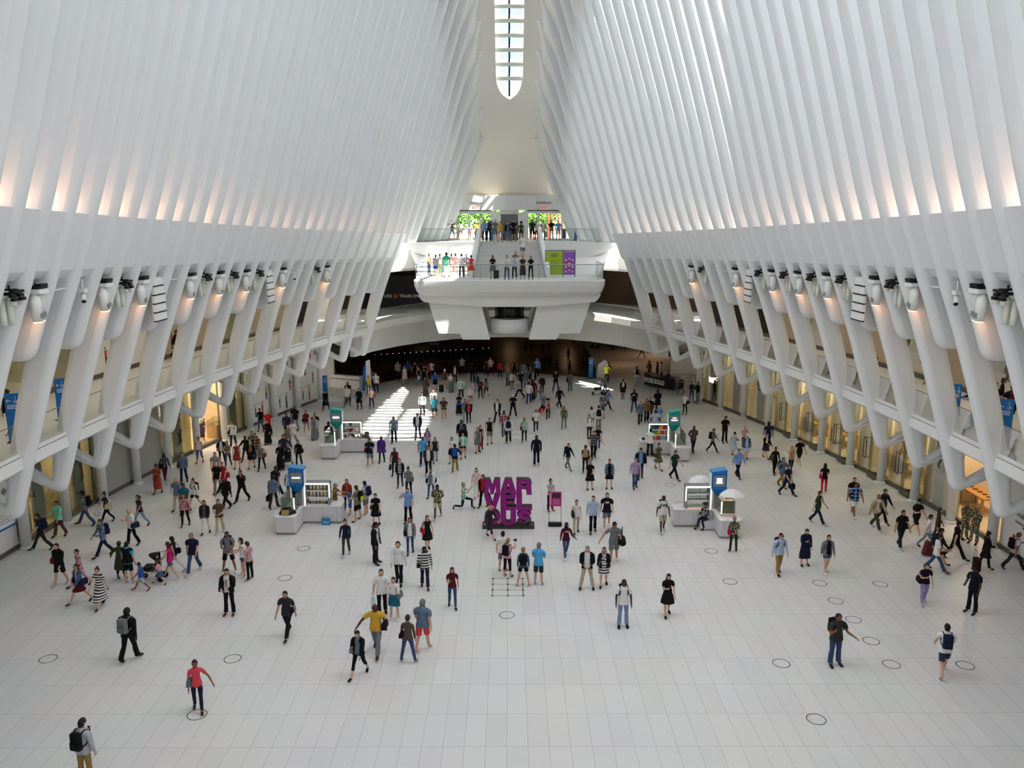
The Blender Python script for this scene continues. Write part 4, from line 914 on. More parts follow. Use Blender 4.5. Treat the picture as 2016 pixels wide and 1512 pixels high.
# map board, direction wall
p = onwall(-1, 1, .55, FU - .06); r = empty('map_board', p + Vector((0, 0, 1.2)), R(85), label='white map board with blue frame on near left wall', cat='sign')
mb = MB().mat(M_BLUE); mb.box(-1.3, 1.3, 0, .06, 0, 2.5); mb.build('frame', r); mb = MB().mat(M_PRINT); mb.box(-1.2, 1.2, -.01, .01, .1, 2.4); b_ = mb.build('board', r)
mb = MB().mat(M_GREYP)
for k in range(5): mb.box(-.2, .9 - .1 * (k % 3), -.016, -.009, .3 + .12 * k, .33 + .12 * k)
mb.prismy([(.5, 1.7), (.7, 1.9), (.9, 1.7), (.7, 1.5)], -.016, -.009); mb.build('map_print', b_)
p = onwall(1, 1, .35, FU - .04); rz = R(-94)
mb = MB().mat(M_BLACK); mb.tube([(-.9, 0, 0), (.9, 0, 0)], .035, 5); mb.tube([(-.5, 0, .42), (-.95, 0, 0), (-.5, 0, -.42)], .035, 5); o = mb.build('trim_arrow'); o.location = p + Vector((0, -.2, 4.0)); o.rotation_euler.z = rz; struct(o)
for tx, z, sz in (('Oculus', 1.95, .34), ('elevators to', 1.6, .22)):
    o = text_obj('trim_direction_text', tx, sz, M_GREYP, p + Vector((-.0, 1.2, z)), (R(90), 0, rz), align='LEFT'); struct(o)
mb = MB().mat(M_BLACK); mb.box(-1.3, 1.3, -.02, .02, 0, .07); o = mb.build('trim_direction_line'); o.location = p + Vector((0, .2, 1.4)); o.rotation_euler.z = rz; struct(o)
mb = MB().mat(mat('alarm_red', 'b0301c', .5)); mb.box(-.16, .16, -.03, .03, 0, .4); o = mb.build('extinguisher_sign'); o.location = p + Vector((0, 1.0, .55)); o.rotation_euler.z = rz; tag(o, 'small red fire extinguisher sign on near right wall', 'sign')
mb = MB().mat(M_PRINT); mb.ball((0, -.035, .18), .05, .008, .1, 8, 5); mb.build('pictogram', o)
# red exit sign over right street door
mb = MB().mat(M_PRINT); mb.box(-.38, .38, -.05, 0, -.2, .2); o = mb.build('exit_sign'); o.location = (3.15, YD - .02, 15.72); tag(o, 'small white exit sign with red letters above right street doors', 'sign')
text_obj('lettering', 'EXIT', .3, mat('exit_red', 'c03a2a', emit='c03a2a', estr=.3), (0, -.06, 0), (R(90), 0, 0), o, bold=.01)
mb = MB().mat(M_PRINT); mb.box(-.38, .38, -.05, 0, -.2, .2); o = mb.build('exit_sign'); o.location = (-3.05, YD - .02, 15.72); tag(o, 'small white exit sign with red letters above left street doors', 'sign')
text_obj('lettering', 'EXIT', .3, mat('exit_red', 'c03a2a'), (0, -.06, 0), (R(90), 0, 0), o, bold=.01)
# ---------------------------------------------------------------- shop contents
M_OAK = noisy('oak', 'b98a50', 'a87a42', 3, .5)
def shop_table(s, k, f, u, label):
    p = onwall(s, k, f, u); r = empty('display_table', p, 0, label=label, cat='table', group='display tables in the %s shops' % ('left' if s < 0 else 'right'))
    mb = MB().mat(M_OAK); mb.box(-.5, .5, -1.1, 1.1, .84, .92); mb.build('top', r)
    for x in (-.44, .44):
        for y in (-1.02, 1.02): mb = MB().mat(M_OAK); mb.box(x - .05, x + .05, y - .05, y + .05, 0, .84); mb.build('leg', r)
    mb = MB().mat(M_BLACK)
    for k2 in range(5): mb.box(-.12, .12, -.9 + .42 * k2, -.72 + .42 * k2, .92, .94)
    mb.build('tablets', r)
names = ['nearest', 'second nearest', 'third nearest', 'fourth nearest', 'fifth nearest', 'sixth nearest']
for j, k in enumerate((3, 4, 5, 6, 7, 8)): shop_table(1, k, .6, 24.6, '%s oak display table seen through right shop glass' % names[j])
for j, k in enumerate((2, 3, 6, 8)):
    p = onwall(-1, k, .45, 23.4); r = empty('display_case', p, label='%s pale display case inside left shop windows' % names[j], cat='display', group='display cases in the left shops')
    mb = MB().mat(mat('case_wood', 'c0a57a', .5)); mb.box(-.35, .35, -.8, .8, 0, .85); mb.build('base', r); mb = MB().mat(M_GLASS); mb.box(-.34, .34, -.79, .79, .85, 1.2); mb.build('glass', r)
    mb = MB().mat(mat('gold_goods', 'd0a85a', .3, .6))
    for q in range(10): mb.ball((random.uniform(-.25, .25), -.7 + .15 * q, .89), .05, .05, .05, 7, 5)
    mb.build('jewellery', r)
for j, (k, f, c, s) in enumerate(((6, .25, '8fb4d8', -1), (7, .7, '4a3a4a', -1), (9, .6, 'a03030', -1))):
    p = onwall(s, k, f, 23.0); r = empty('mannequin', p, label='%s dressed mannequin in left shop window' % ('blue', 'dark', 'red')[j], cat='mannequin')
    mb = MB().mat(mat('dress_' + c, c, .8)); mb.smooth = True; mb.loft([[(w * math.cos(t), w * .7 * math.sin(t), z) for t in np.linspace(0, 2 * math.pi, 14, False)] for z, w in ((.5, .24), (.9, .2), (1.05, .13), (1.3, .18), (1.42, .1))]); mb.build('dress', r)
    mb = MB().mat(M_LAMPW); mb.cyl(0, 0, 0, .03, .2, 14); mb.cyl(0, 0, .03, .5, .025, 8); mb.ball((0, 0, 1.62), .09, .1, .12, 10, 7); mb.cyl(0, 0, 1.4, 1.55, .045, 8); mb.build('stand', r)
for j, k in enumerate((0, 1, 2)):
    p = onwall(-1, k, .5, 23.6); r = empty('shoe_shelf', p + Vector((0, 0, 6.42)), label='%s tall shoe shelf in left upper shop' % names[j], cat='shelf', group='shelves in the left upper shop')
    mb = MB().mat(mat('shelf_pink', 'b07a64', .6)); mb.box(-.3, -.25, -1, 1, 0, 3)
    for q in range(5): mb.box(-.28, .1, -1, 1, .3 + .6 * q, .34 + .6 * q)
    mb.build('rack', r); mb = MB().mat(M_BLACK)
    for q in range(5):
        for y in (-.7, -.2, .3, .75): mb.loft([[(-.1 + .16 * a_, y - .05, .34 + .6 * q), (-.1 + .16 * a_, y + .05, .34 + .6 * q), (-.1 + .16 * a_, y + .04, .34 + .6 * q + hh), (-.1 + .16 * a_, y - .04, .34 + .6 * q + hh)] for a_, hh in ((-.6, .14), (.2, .1), (1, .04))])
    mb.build('shoes', r)
# ---------------------------------------------------------------- street behind the doors
M_LEAF = noisy('leaves', '5f8a3a', '3c6a26', 4, .8)
def tree(x, y, h, label):
    r = empty('street_tree', (x, y, 12.8), label=label, cat='tree', group='street trees outside the doors')
    mb = MB().mat(noisy('bark', '5a4a3a', '463a2e', 5)); mb.tube([(0, 0, 0), (0, 0, h * .55)], .14, 8); mb.build('trunk', r)
    mb = MB().mat(M_LEAF); rnd = random.Random(int(x * 10))
    for _ in range(420):
        a_ = rnd.uniform(0, 6.28); rr = rnd.uniform(0, 1) ** .5 * 1.5; c = Vector((rr * math.cos(a_), rr * math.sin(a_), h * .6 + rnd.gauss(0, .6))); d_ = Vector((rnd.gauss(0, 1), rnd.gauss(0, 1), rnd.gauss(0, 1))).normalized() * .22; e_ = d_.orthogonal().normalized() * .14
        mb.add([c - d_, c + e_, c + d_, c - e_], [(0, 1, 2, 3)])
    mb.build('crown', r)
for x, y, h, w in ((-5.2, 86, 3.6, 'far left'), (-2.9, 88, 3.9, 'left of centre'), (-.6, 90, 3.8, 'in the middle'), (2.2, 87, 3.7, 'right of centre'), (4.0, 91, 4.0, 'far right')):
    tree(x, y, h, 'leafy street tree %s beyond the street doors' % w)
r = empty('site_hoist', (4.6, 84, 12.8), label='orange steel lattice hoist outside the right street doors', cat='construction frame'); M_OR = mat('hoist_orange', 'd8481a', .5)
mb = MB().mat(M_OR)
for x in (-.7, .7):
    for y in (-.5, .5): mb.tube([(x, y, 0), (x, y, 3.4)], .07, 6)
for z in (.5, 1.3, 2.1, 2.9): 
    mb.tube([(-.7, -.5, z), (.7, -.5, z)], .05, 6); mb.tube([(-.7, .5, z), (.7, .5, z)], .05, 6)
mb.build('lattice', r)
mb = MB().mat(M_OR)
for z in (.5, 1.3, 2.1): mb.tube([(-.7, -.5, z), (.7, -.5, z + .8)], .04, 6)
mb.build('braces', r)
mb = MB().mat(M_OR); mb.smooth = True; mb.cyl(0, 0, 0, .75, .25, 12); q = mb.build('barrel'); q.location = (2.5, 82, 12.8); tag(q, 'orange traffic drum outside the right street doors', 'barrel')
mb = MB().mat(M_PRINT); mb.cyl(0, 0, .25, .4, .256, 12); mb.build('stripe', q)
# litter bins on platform
mb = MB().mat(M_DKSTEEL); mb.smooth = True; mb.cyl(0, 0, 0, .95, .22, 16); q = mb.build('litter_bin'); q.location = at_z(1110, 473, 12.82); tag(q, 'dark steel litter bin by right street doors', 'bin'); mb = MB().mat(M_BLACK); mb.cyl(0, 0, .95, 1.0, .2, 16); mb.build('lid', q)
# ---------------------------------------------------------------- floor covers and hatch
covers = [(95, 1297), (458, 1297), (388, 1407), (598, 1080), (561, 1138), (998, 1211), (1607, 1416), (1538, 1306), (1715, 1262), (1755, 1308), (1900, 1310), (1680, 1220), (1645, 1183), (1733, 1150), (1614, 1148), (1400, 1085), (1437, 1145), (1319, 955), (1340, 992)]
cm = MB().mat(mat('joint_black', '3a3a3a', .6)); n_ = 28; cm.loft([[(q * math.cos(2 * math.pi * k / n_), q * math.sin(2 * math.pi * k / n_), z) for k in range(n_)] for q, z in ((.265, .001), (.265, .006), (.29, .006), (.29, .001))], cap=False)
cme = cm.mesh('floor_cover'); COVERS = []
for px, py in covers: o = mesh_obj('floor_cover', cme); o.location = at_z(px, py, 0); COVERS.append(o)
mb = MB().mat(mat('joint_black', '3a3a3a')); h0, h1 = at_z(969, 1173, 0), at_z(1029, 1139, 0); xm = (h0.x + h1.x) / 2
for x in (h0.x, xm, h1.x): mb.box(x - .012, x + .012, h0.y, h1.y, .001, .005)
for f in (0, .33, .66, 1): mb.box(h0.x, h1.x, h0.y + (h1.y - h0.y) * f - .008, h0.y + (h1.y - h0.y) * f + .008, .001, .005)
for x in (h0.x, xm, h1.x):
    for f in (0, .33, .66, 1): mb.box(x - .05, x + .05, h0.y + (h1.y - h0.y) * f - .04, h0.y + (h1.y - h0.y) * f + .04, .001, .006)
tag(mb.build('floor_hatch'), 'rectangular floor hatch outlined in dark metal at lower centre', 'hatch')
# ---------------------------------------------------------------- people: x y face legs arms build top bottom hair skin extras | label
FLOOR_PEOPLE = """
84 1084 -60 w1 dd m t:nv p:dk s:dk 1 bp:nv|man in navy polo and grey trousers striding left beside shop window
119 1057 -25 w3 gd m l:mt p:br s:br 2 -|man in mint green shirt and brown trousers by shop column
171 1035 -80 w1 ed m t:gy p:jn c:k 3 bp:k|man in grey tee and black cap phoning beside left shop window
212 1031 -45 w2 dd f t:nv p:k b:dk 1 SB:be,pb,sg|woman in navy tee and sunglasses swinging a plastic bag
278 1038 -30 w1 dd f t:dk p:lj p:dk 2 -|woman in charcoal tee and pale jeans behind bald man
262 1075 -35 w3 pp m t:w p:k n:br 1 SB:nv|bald man in white tee with bag straps holding a phone
206 1096 -45 w2 dc m l:gb p:nv s:br 1 bp:nv|bearded man in grey-blue shirt and navy trousers near left wall
240 1144 178 st ca f L:ol q:k s:br 4 -|person in long olive coat seen from behind
255 1146 170 st dd m C:tq/k s:k s:dk 1 -|man in turquoise tee with black jacket slung over shoulders
121 1152 -15 w3 dd m l:k s:k s:dk 1 sb:rust|bearded man in black long-sleeved top and black shorts
160 1155 -35 w1 dd f l:floralP p:pk s:dk 1 -|short-haired woman in pink floral top and pink trousers
160 1188 -30 w1 bd f j:denim/pk k:cr l:br 1 sb:nv,SB:nv,sg|woman in denim jacket and maroon skirt wearing sunglasses
200 1195 -10 w2 dd f M:stripeKW - b:br 1 ph|woman in black and white striped midi dress with top bun
280 1163 -75 w1 dd c1.22 v:bl s:lg s:dk 3 sh:rd|small boy in blue vest and red shoes
316 1148 -85 w1 pd c1.08 t:pk k:denim l:dk 1 -|little girl in pink tee with orange hair bow
338 1141 -95 w1 fd f v:mg s:denim l:br 1 -|woman in magenta tank top and denim shorts pushing stroller
346 1132 -90 w2 dd f v:k p:w l:k 1 sb:k|woman with long black hair and white trousers behind magenta top
383 1128 0 w1 dd m1.8 t:nv p:jn c:gy 2 -|man in navy tee, jeans and grey cap walking toward viewer
452 1127 12 sp cc m1.8 t:gy s:k s:k 3 bp:k|man in grey tee and black shorts standing with clasped hands
480 1135 -60 st gf f v:w s:denim l:dk 1 -|woman in white top and denim shorts gesturing at man in grey
493 1142 -115 st pd f t:floralR p:k s:rust 1 -|woman in floral blouse and black trousers with red-brown hair
453 1210 -5 st cc m1.82 s:k/w p:k s:k 1 sb:k,sg|man in black suit and tie wearing sunglasses, hands clasped
567 1254 -10 w2 dd m1.78 t:dk p:k s:k 2 cb:k|man in dark grey tee with crossbody strap walking alone
682 1094 5 w3 bd f l:nv p:ol b:br 1 -|woman in navy blouse and olive trousers in front of blue kiosk
740 1110 80 st dd m1.85* s:k/w p:k c:k 3 -|heavy man in black suit and cap standing in profile
786 1150 -5 w4 dd m1.82 l:w p:k s:br 1 hp|man in white dress shirt and headphones walking toward viewer
808 1090 10 w3 dd f j:gy/w p:jn l:br 2 sb:k|woman in grey cardigan, white top and jeans looking aside
842 1084 25 w3 dd f e:k - l:br 1 sb:rd|woman in black playsuit carrying round red bag
837 1158 5 w4 pd m1.76 l:stripeKW p:dj c:k 2 sb:k|man in black and white striped sweater looking down
891 1196 5 w4 pd f t:cr p:jn l:br 1 ph|woman in maroon tee and ripped jeans reading phone
753 1213 10 w3 bd m1.84 t:w p:k s:br 1 gbag|tall young man in plain white tee carrying green-handled bag
777 1219 -15 st ds f l:w k:teal s:br 1 SB:gy,sh:w|woman in white blouse and teal skirt with grey tote
742 1285 -5 w2 ad m1.82* t:mu p:gy n:k 4 SB:k|bald man in yellow tee and faded grey jeans
804 1304 168 sp dd f l:brn p:jn s:br 1 cb:k,sh:lg|woman in brown sweater and flared jeans seen from behind
833 1281 165 w3 dd m1.84* t:gb s:coral s:gy 1 -|grey-haired man in blue-grey polo and coral red shorts
708 1331 -15 w1 pd f j:k/gb q:k s:k 1 sb:gy|woman in black cardigan and cropped trousers near bottom centre
257 1301 168 w3 dd m1.86* l:k p:k s:k 4 bp:gy|man in black hooded jacket with grey backpack walking away
391 1400 15 w4 da f t:coral p:dj p:k 3 sb:tl|woman in coral red polo stepping over round floor cover
171 1541 165 st dp m1.8 l:lg p:kh s:dk 1 bp:k,ph|man in pale shirt with black backpack at bottom edge
312 972 0 w3 dp f M:floralRd - b:k 3 -|woman in long dusty red dress at far left
326 947 40 w1 dd f l:checkKW p:cr l:k 4 sb:k|woman with big dark curls beside left shop column
363 951 10 w3 dd m l:gb p:dj s:dk 2 sb:br|man in slate shirt with brown shoulder bag at left
351 1006 -10 w3 cd m t:gb p:be c:tn 1 -|man in blue-grey tee and khaki trousers behind teal shirt
366 1016 5 w1 dd m t:teal p:dk c:nv 3 -|man in teal polo and navy cap at left
366 1036 5 w3 db f l:floralP p:k l:k 2 -|woman with long dark hair in pink patterned blouse
385 1003 -20 w1 db f l:w s:k b:br 1 bp:k,cam|woman in white hooded shirt and black shorts at left
430 972 -5 w3 dd m t:k p:gy n:gy 1 -|bald man in black polo and grey trousers beside red bag
441 966 0 w1 dd f t:rd p:dk s:rust 1 rbag|woman in red tee with red star shopping bag
446 1006 -30 w2 dd m1.8 l:k p:k c:rd 4 bp:k|man in black with red cap and black backpack
478 989 -20 w1 de m1.8 l:k p:k s:k 2 -|man all in black with hand at his mouth
406 1051 5 w3 dd f j:nv/brn p:w l:k 2 -|woman in navy jacket and white trousers at left
434 1050 5 w3 cc m1.68 t:brn p:be s:br 1 sg|person in brown tee and beige trousers holding folded jacket
540 1002 165 w3 bb m l:gb p:dk s:k 4 pbL,btote|man in pale blue shirt carrying bags beside blue kiosk
545 980 160 w1 dd m t:dk p:dj s:k 1 bp:k|man in dark tee with black backpack behind blue kiosk
573 985 175 w3 db m t:stripeBW p:nv s:k 4 btoteL|person in blue striped shirt with black tote behind blue kiosk
661 1017 90 st ff m1.7 t:floralD p:k c:tn 2 -|vendor in patterned shirt and yellow cap behind blue kiosk
685 1005 -5 st dd f j:rd/floralD p:dk l:br 1 -|long-haired woman in red top behind boy at blue kiosk
690 1014 -80 st pd c1.3 t:bl s:bl s:br 1 -|boy in blue football kit beside blue kiosk
705 1026 -115 sp cc m1.8 t:gy s:k s:br 1 bp:neon|man in grey tee with black and yellow backpack
721 1014 -110 st dd m1.75 t:lg s:gy s:k 1 bp:nv|youth in light grey tee with navy backpack near blue kiosk
741 1035 0 w3 pd f d:k - p:br 1 sb:br|woman in loose black dress walking toward viewer
804 1029 0 w3 ed m t:lb p:k s:k 1 SB:w|man in blue tee phoning with white shoulder bag
862 1021 0 w1 kk m1.8 l:camoG s:be s:k 4 sh:lg|man in camouflage hoodie and beige shorts
849 980 -10 w3 dd f j:w/gb p:jn b:k 2 sb:k,SB:k|woman in open white shirt carrying two black bags
805 976 5 w1 pd f l:gy p:k b:br 2 SB:k|woman in grey sweater with black shoulder bag reading phone
788 959 5 w3 dd f j:nv/stripeKW p:dj s:br 1 -|woman in navy cardigan over striped top
778 936 0 w3 bd f J:dk/rd p:k c:gy 4 gtoteL|person in grey vest over red sleeves with grey cap
913 1003 80 kn mm f t:floralG p:nv b:tn 1 -|woman kneeling to photograph the pink letters
729 920 0 w3 dp m1.8 t:nv s:gy s:k 2 sb:cr|man in navy shirt and grey shorts beside teal kiosk
752 911 0 w3 dd f P:pu/gy p:k s:k 4 -|woman in purple and grey poncho
833 917 0 w3 dd m1.82 t:sb p:dj n:br 3 sh:bl|man in sky blue tee and blue shoes
844 936 5 w3 cd m j:dk/w p:k s:k 2 -|man in dark jacket over white tee in mid hall
857 911 10 w1 dd f J:dk/lg p:lg l:br 1 -|woman in dark vest and pale trousers behind sky blue tee
896 929 175 w3 hd m1.66 l:nv p:kh s:k 2 bp:bl|person in navy jacket and khaki trousers walking away
394 912 0 w3 dd f v:w q:jn s:k 2 -|woman in white sleeveless top and cropped jeans at left
402 870 90 st pp f t:gb s:lj s:lg 1 -|white-haired woman in shop doorway at left
460 881 0 w3 sd m l:w p:nv s:k 2 sb:nv,bp:nv|man in white shirt with navy bags at left
438 914 10 w3 sd f j:k/w p:k l:k 2 sb:tn,sg|woman in black jacket and sunglasses with tan bag
450 921 0 w3 cc f v:gy p:jn l:br 1 sh:w|woman in grey sleeveless top and jeans in left crowd
468 923 0 st dd f e:floralRd - b:k 1 -|woman in rust red floral dress
427 950 10 w3 dd m t:floralGy p:dk s:k 1 -|man in grey patterned tee behind woman with red bag
499 905 5 w3 dd m t:gb p:jn s:br 1 -|man in denim blue tee in left crowd
505 908 10 w3 dd m l:plaidBr p:dj s:k 2 bp:k|man in brown plaid shirt in left crowd
486 909 -10 w1 fd f j:k/dk p:dk s:k 4 -|person in dark jacket in left crowd
496 922 5 w3 dd f j:k/floralD k:k s:tn 1 -|woman in black floral kimono in left crowd
516 926 5 w1 ds f v:gy p:k c:lb 1 SB:rust|woman in grey tank top with large brown bag
528 875 0 w3 cd f l:k K:k s:k 1 sb:rd|woman in long black skirt with red bag
530 858 0 w3 dd m t:rd p:k s:gy 1 -|man in bright red polo at left
514 849 0 w3 pd f l:k p:jn s:k 2 -|woman in black top and jeans beside drawn figures
566 862 5 w1 dd m l:ind p:k s:k 3 -|man in indigo shirt beside drawn figures
582 850 0 w3 dd m1.84 t:k p:lj n:k 4 -|tall man in black tee and light jeans at left
569 886 10 w3 dd f v:gy p:gy l:rust 1 -|woman in grey top with long auburn hair
578 879 -20 w1 kk m t:raglan p:lj s:k 2 -|man in white and red raglan tee
562 906 5 w3 dd f t:coral p:dk l:k 2 -|woman with black hair and coral top in left crowd
560 912 10 w3 da m l:teal2 p:k s:k 2 -|man in dark teal shirt in left crowd
553 926 10 w3 pd f N:k - s:br 1 -|woman in full-length black dress beside black stroller
589 919 0 w3 dd f l:k p:k l:k 2 SB:k|woman all in black with hanging black bag
604 854 0 w3 dd f t:cr s:gy l:k 2 sb:k|woman in maroon tee and grey shorts at left
622 862 5 st cc m1.72 t:k p:k s:k 2 -|young man in black printed tee at left
620 866 5 w3 dd f j:lg/gy K:gy s:br 1 sb:be|woman in long grey skirt at left
642 808 -10 w1 pd f L:k p:k b:br 1 -|woman in flowing black dress far left
648 882 170 st dd m1.72 l:nv p:dk s:k 3 bp:cr|person with maroon backpack beside teal kiosk
684 801 -5 w1 dd m l:w p:gy s:dk 1 cb:k|man in pale shirt with diagonal strap far left
686 794 0 w3 dd m t:k p:k s:k 3 -|man in black tee behind diagonal strap
708 806 0 w3 bd f c:k/k p:k s:k 2 sb:tl|woman in black coat with turquoise bag
732 804 0 w3 gd f t:pkw p:k s:k 1 SB:k|woman in sunlit pink and white top
726 778 0 w3 dd f t:ye p:jn s:k 2 sb:rust|woman in bright yellow tee
741 774 5 w3 cd m t:w p:nv s:k 1 bp:k|man in white tee and navy trousers beside yellow tee
731 765 0 w3 dd m l:gy p:dk n:k 3 -|man in grey shirt in shade behind yellow tee
784 748 -10 w3 dd m l:lg p:dk s:br 1 -|man in pale shirt beside sunlit white dress
797 757 0 w3 dd f e:floralW - s:br 1 -|woman in sunlit white patterned dress
803 747 175 w3 dd m t:bl p:dj c:rd 1 -|man in blue shirt and red cap
817 748 0 w3 dd f v:k p:k l:tn 1 -|blonde woman in black top by concourse edge
825 759 10 w3 cd f v:k p:lj c:gy 1 pb|woman in sunlit black tank top with plastic bag
832 753 170 w3 dd m l:nv p:k s:br 1 -|man in navy jacket by concourse edge
835 757 5 w1 dd m t:kw p:dj s:k 2 -|man in black tee with white chest print
838 781 -10 w3 dd f N:brn - s:br 2 SB:k|woman in long brown dress
842 751 175 w3 dd f t:coral p:k l:k 3 -|woman in coral pink top and black trousers
850 746 175 w1 dd m t:w s:k s:k 4 -|man in white tee and black shorts by concourse edge
857 769 5 w3 ad f l:bl k:k s:br 1 -|woman in blue shirt with one hand raised
876 767 170 w3 bd m t:brn s:be c:w 2 -|man in brown tee and white cap pulling black suitcase
888 772 0 w3 dd f t:w K:tealg b:br 1 -|woman in long green-grey skirt
896 755 0 w3 dd f j:k/w p:k l:k 1 -|girl in dark jacket behind long green-grey skirt
908 786 0 w3 dd m* l:mtp p:dk n:gy 1 SB:k|bald man in pale mint shirt with black bag
926 800 0 w3 dd f l:plaidW s:gy s:tn 1 -|woman in white checked shirt and grey shorts
904 817 0 st pp f t:k K:k l:k 2 -|woman in black tee with blue jacket at waist
832 819 0 w3 dd m1.8 l:w p:dk s:br 1 bp:k|man in sunlit white shirt with backpack
856 825 0 w1 pp m1.8 t:tq2 s:dk s:k 2 -|man in turquoise and black tee with grey shorts
854 811 0 w3 dd m l:w p:dk s:br 1 -|man in white shirt behind turquoise and black tee
874 828 0 w3 cc m1.72* t:brk s:be s:k 2 -|stocky youth in dark brown tee and beige shorts
776 872 5 w3 dd m1.8 t:gb p:k n:k 4 -|guard in grey-blue short-sleeved shirt near sun patch
823 865 -5 w3 dd m1.82 s:nv/w p:nv s:k 3 -|man in dark blazer at edge of sun patch
842 893 5 w3 dd f t:li p:k b:k 2 bp:k|woman in lilac tee with backpack
916 830 5 w3 dd f j:gy/gy p:lj l:k 2 -|woman in grey jacket beside coral top
923 833 5 w3 dd f j:k/coral p:k l:k 1 -|woman in coral top under black jacket
909 881 0 w3 dd m1.86 s:k/gb p:k n:k 4 bc|large man in black suit with briefcase
913 888 5 w3 dd f c:k/rd p:k s:k 4 -|woman in black robe in front of suited man
912 903 0 w3 dd f j:mt/w s:k s:br 1 sb:br,sg|woman in mint cardigan and black shorts
890 912 0 w3 cc f l:w k:k l:k 1 -|woman in white blouse and black skirt
692 880 5 st cc f t:rd p:k a:k 4 -|vendor with afro hair and red top in teal kiosk
910 738 0 st dd m t:lg p:k s:k 3 -|person in light grey tee at concourse edge
930 752 0 w3 dd m l:k p:k s:k 4 -|person in black far down the hall
938 772 0 w3 dd f j:dk/teal p:lj s:k 4 -|woman in dark jacket over teal dress
946 784 0 st pp f l:cr p:k l:br 1 -|woman in burgundy jacket looking at phone
957 783 170 w1 dd f v:gy q:k l:k 2 pb|woman in grey tank top with white plastic bag
966 739 0 sp cc m l:stripeRW p:dk s:k 1 -|man in red and white striped shirt
957 739 5 st dd c1.3 t:k p:k s:k 1 -|child beside red and white striped shirt
984 745 175 w3 dd f l:rd p:k s:k 1 -|woman in red jacket and black trousers far off
999 742 0 w3 dd c1.35 t:plaidR p:k s:br 1 -|child in red checked shirt far off
1013 742 0 w3 dd f v:k p:k l:k 2 -|woman in black tank top far off
1031 750 175 w3 dd m1.75 l:or p:lg s:br 1 -|person in bright orange sweatshirt
1038 748 175 w3 dd m t:k p:k s:k 2 -|man in black beside orange sweatshirt
1000 763 5 w3 dd m t:gy p:k s:k 1 sh:w|youth in grey logo tee and white shoes
1008 767 5 w1 dd f l:w s:br s:k 3 cb:k|woman in white sweater with black crossbody pouch
1025 770 5 w3 dd m t:k p:dk s:k 3 -|man in black beside white sweater
1036 764 175 w3 dd m l:gy p:gb s:gy 1 -|man in grey shirt walking away far off
1049 768 5 w3 dd m j:k/stripeKW p:k s:k 3 -|man in dark jacket over striped shirt
1057 743 175 w3 dd m1.82 l:lb p:k n:gy 1 cb:k|man in pale blue shirt with diagonal strap far off
1023 785 -80 w1 gd m t:stripeBW p:k s:k 2 -|man in blue striped tee striding left
1041 795 170 w3 bd m l:w p:bl2 s:k 4 btoteL|person in white shirt and blue trousers with black bag
1050 790 10 w3 dd m l:cr p:k s:k 3 -|person in dark red shirt beside white shirt
1067 777 5 w3 dd f j:k/dk p:dk l:k 1 -|woman in black jacket with long dark hair far off
1060 788 -30 w1 dd f v:w p:gy s:k 2 -|woman in white top and grey jeans
1094 772 0 sp dd m1.82 t:k p:jn s:k 1 -|man in black tee and jeans facing viewer far off
1122 772 175 w3 dd m l:gy p:jn s:k 1 SB:k|man in grey jacket carrying black bag away
1101 804 40 w1 dd m l:k p:k s:k 1 -|man in black long sleeves striding across mid hall
1070 819 0 st cd m t:gb s:k c:be 1 -|man in blue shirt and pale cap with red suitcase
1079 828 5 w3 cd f j:pk/plaidBr p:k a:k 1 sh:w|curly-haired woman in plaid scarf beside pale cap
1055 852 0 w3 pd f t:w p:k l:k 1 sb:k,sh:w,sg|woman in white tee and black jeans photographing with phone
1110 845 172 w3 dd f l:olv p:gy l:tn 1 -|woman in olive jacket and grey leggings walking away
980 834 -25 w1 dd m1.84 s:nv/w p:nv s:k 1 -|man in navy suit and white shirt striding left
1010 822 0 sp pp m1.76 t:k p:k c:w 2 -|man in black tee and white cap checking phone
992 858 10 w3 dd m l:plaidR p:jn s:k 4 -|man in red plaid shirt behind white shirt
1001 872 178 w3 dd m l:w p:k s:k 2 bp:nv|man in white shirt with navy backpack walking away
1032 871 178 w3 dd f t:floralG p:k l:tn 1 SB:cr|blonde woman in green floral top with maroon bag
1056 917 0 w3 dd m1.88 l:nvk p:nvk s:k 4 -|tall man all in dark navy with head bowed
946 888 5 w3 dd f v:k p:k l:tn 1 -|blonde woman in black tank top behind grey dress
941 891 0 w3 dd f e:gy - l:br 1 rbag2|woman in grey dress with small red shopping bag
964 875 0 w3 dd m v:k s:gy s:k 1 -|man in black printed tank top and grey shorts
1118 925 35 w1 dd f l:nv p:gy s:br 1 bp:k|woman in navy jacket and grey jeans striding right
1152 931 175 w3 dd f t:k p:k b:rust 1 bp:tn,sb:br|red-haired woman in black with tan backpack
1168 903 5 w3 da m* t:stripeGy p:k s:k 1 -|heavyset man in grey striped polo
1177 888 5 w3 dd f t:k p:jn l:rust 1 sh:w|woman in black tee and jeans with long auburn hair
1160 863 0 w3 dd f l:w p:k s:br 1 bp:k|woman in white top with black backpack straps
1164 846 178 w3 dd f t:w p:dk l:rust 1 bp:w|red-haired woman with white backpack
1178 848 178 w3 dd m1.8 l:w p:gy s:br 1 bp:k|man in white shirt and grey trousers with black backpack
1186 822 20 w1 xx m1.8 t:gy p:jn s:br 1 bp:k|man in grey tee with arms crossed near stroller
1196 809 60 w1 dd m l:lb p:k s:k 1 bp:k|man in pale blue shirt with black backpack striding right
1191 778 -85 w3 ff f l:gy p:jn s:k 1 -|woman in grey jacket pushing white-hooded stroller
1226 785 5 w3 bd f s:k/w k:k s:k 4 SB:k|woman in black skirt suit with handbag
1253 760 178 w1 dd m1.8 t:w p:lg s:k 3 bp:k|man in white tee with black backpack walking toward cafe bar
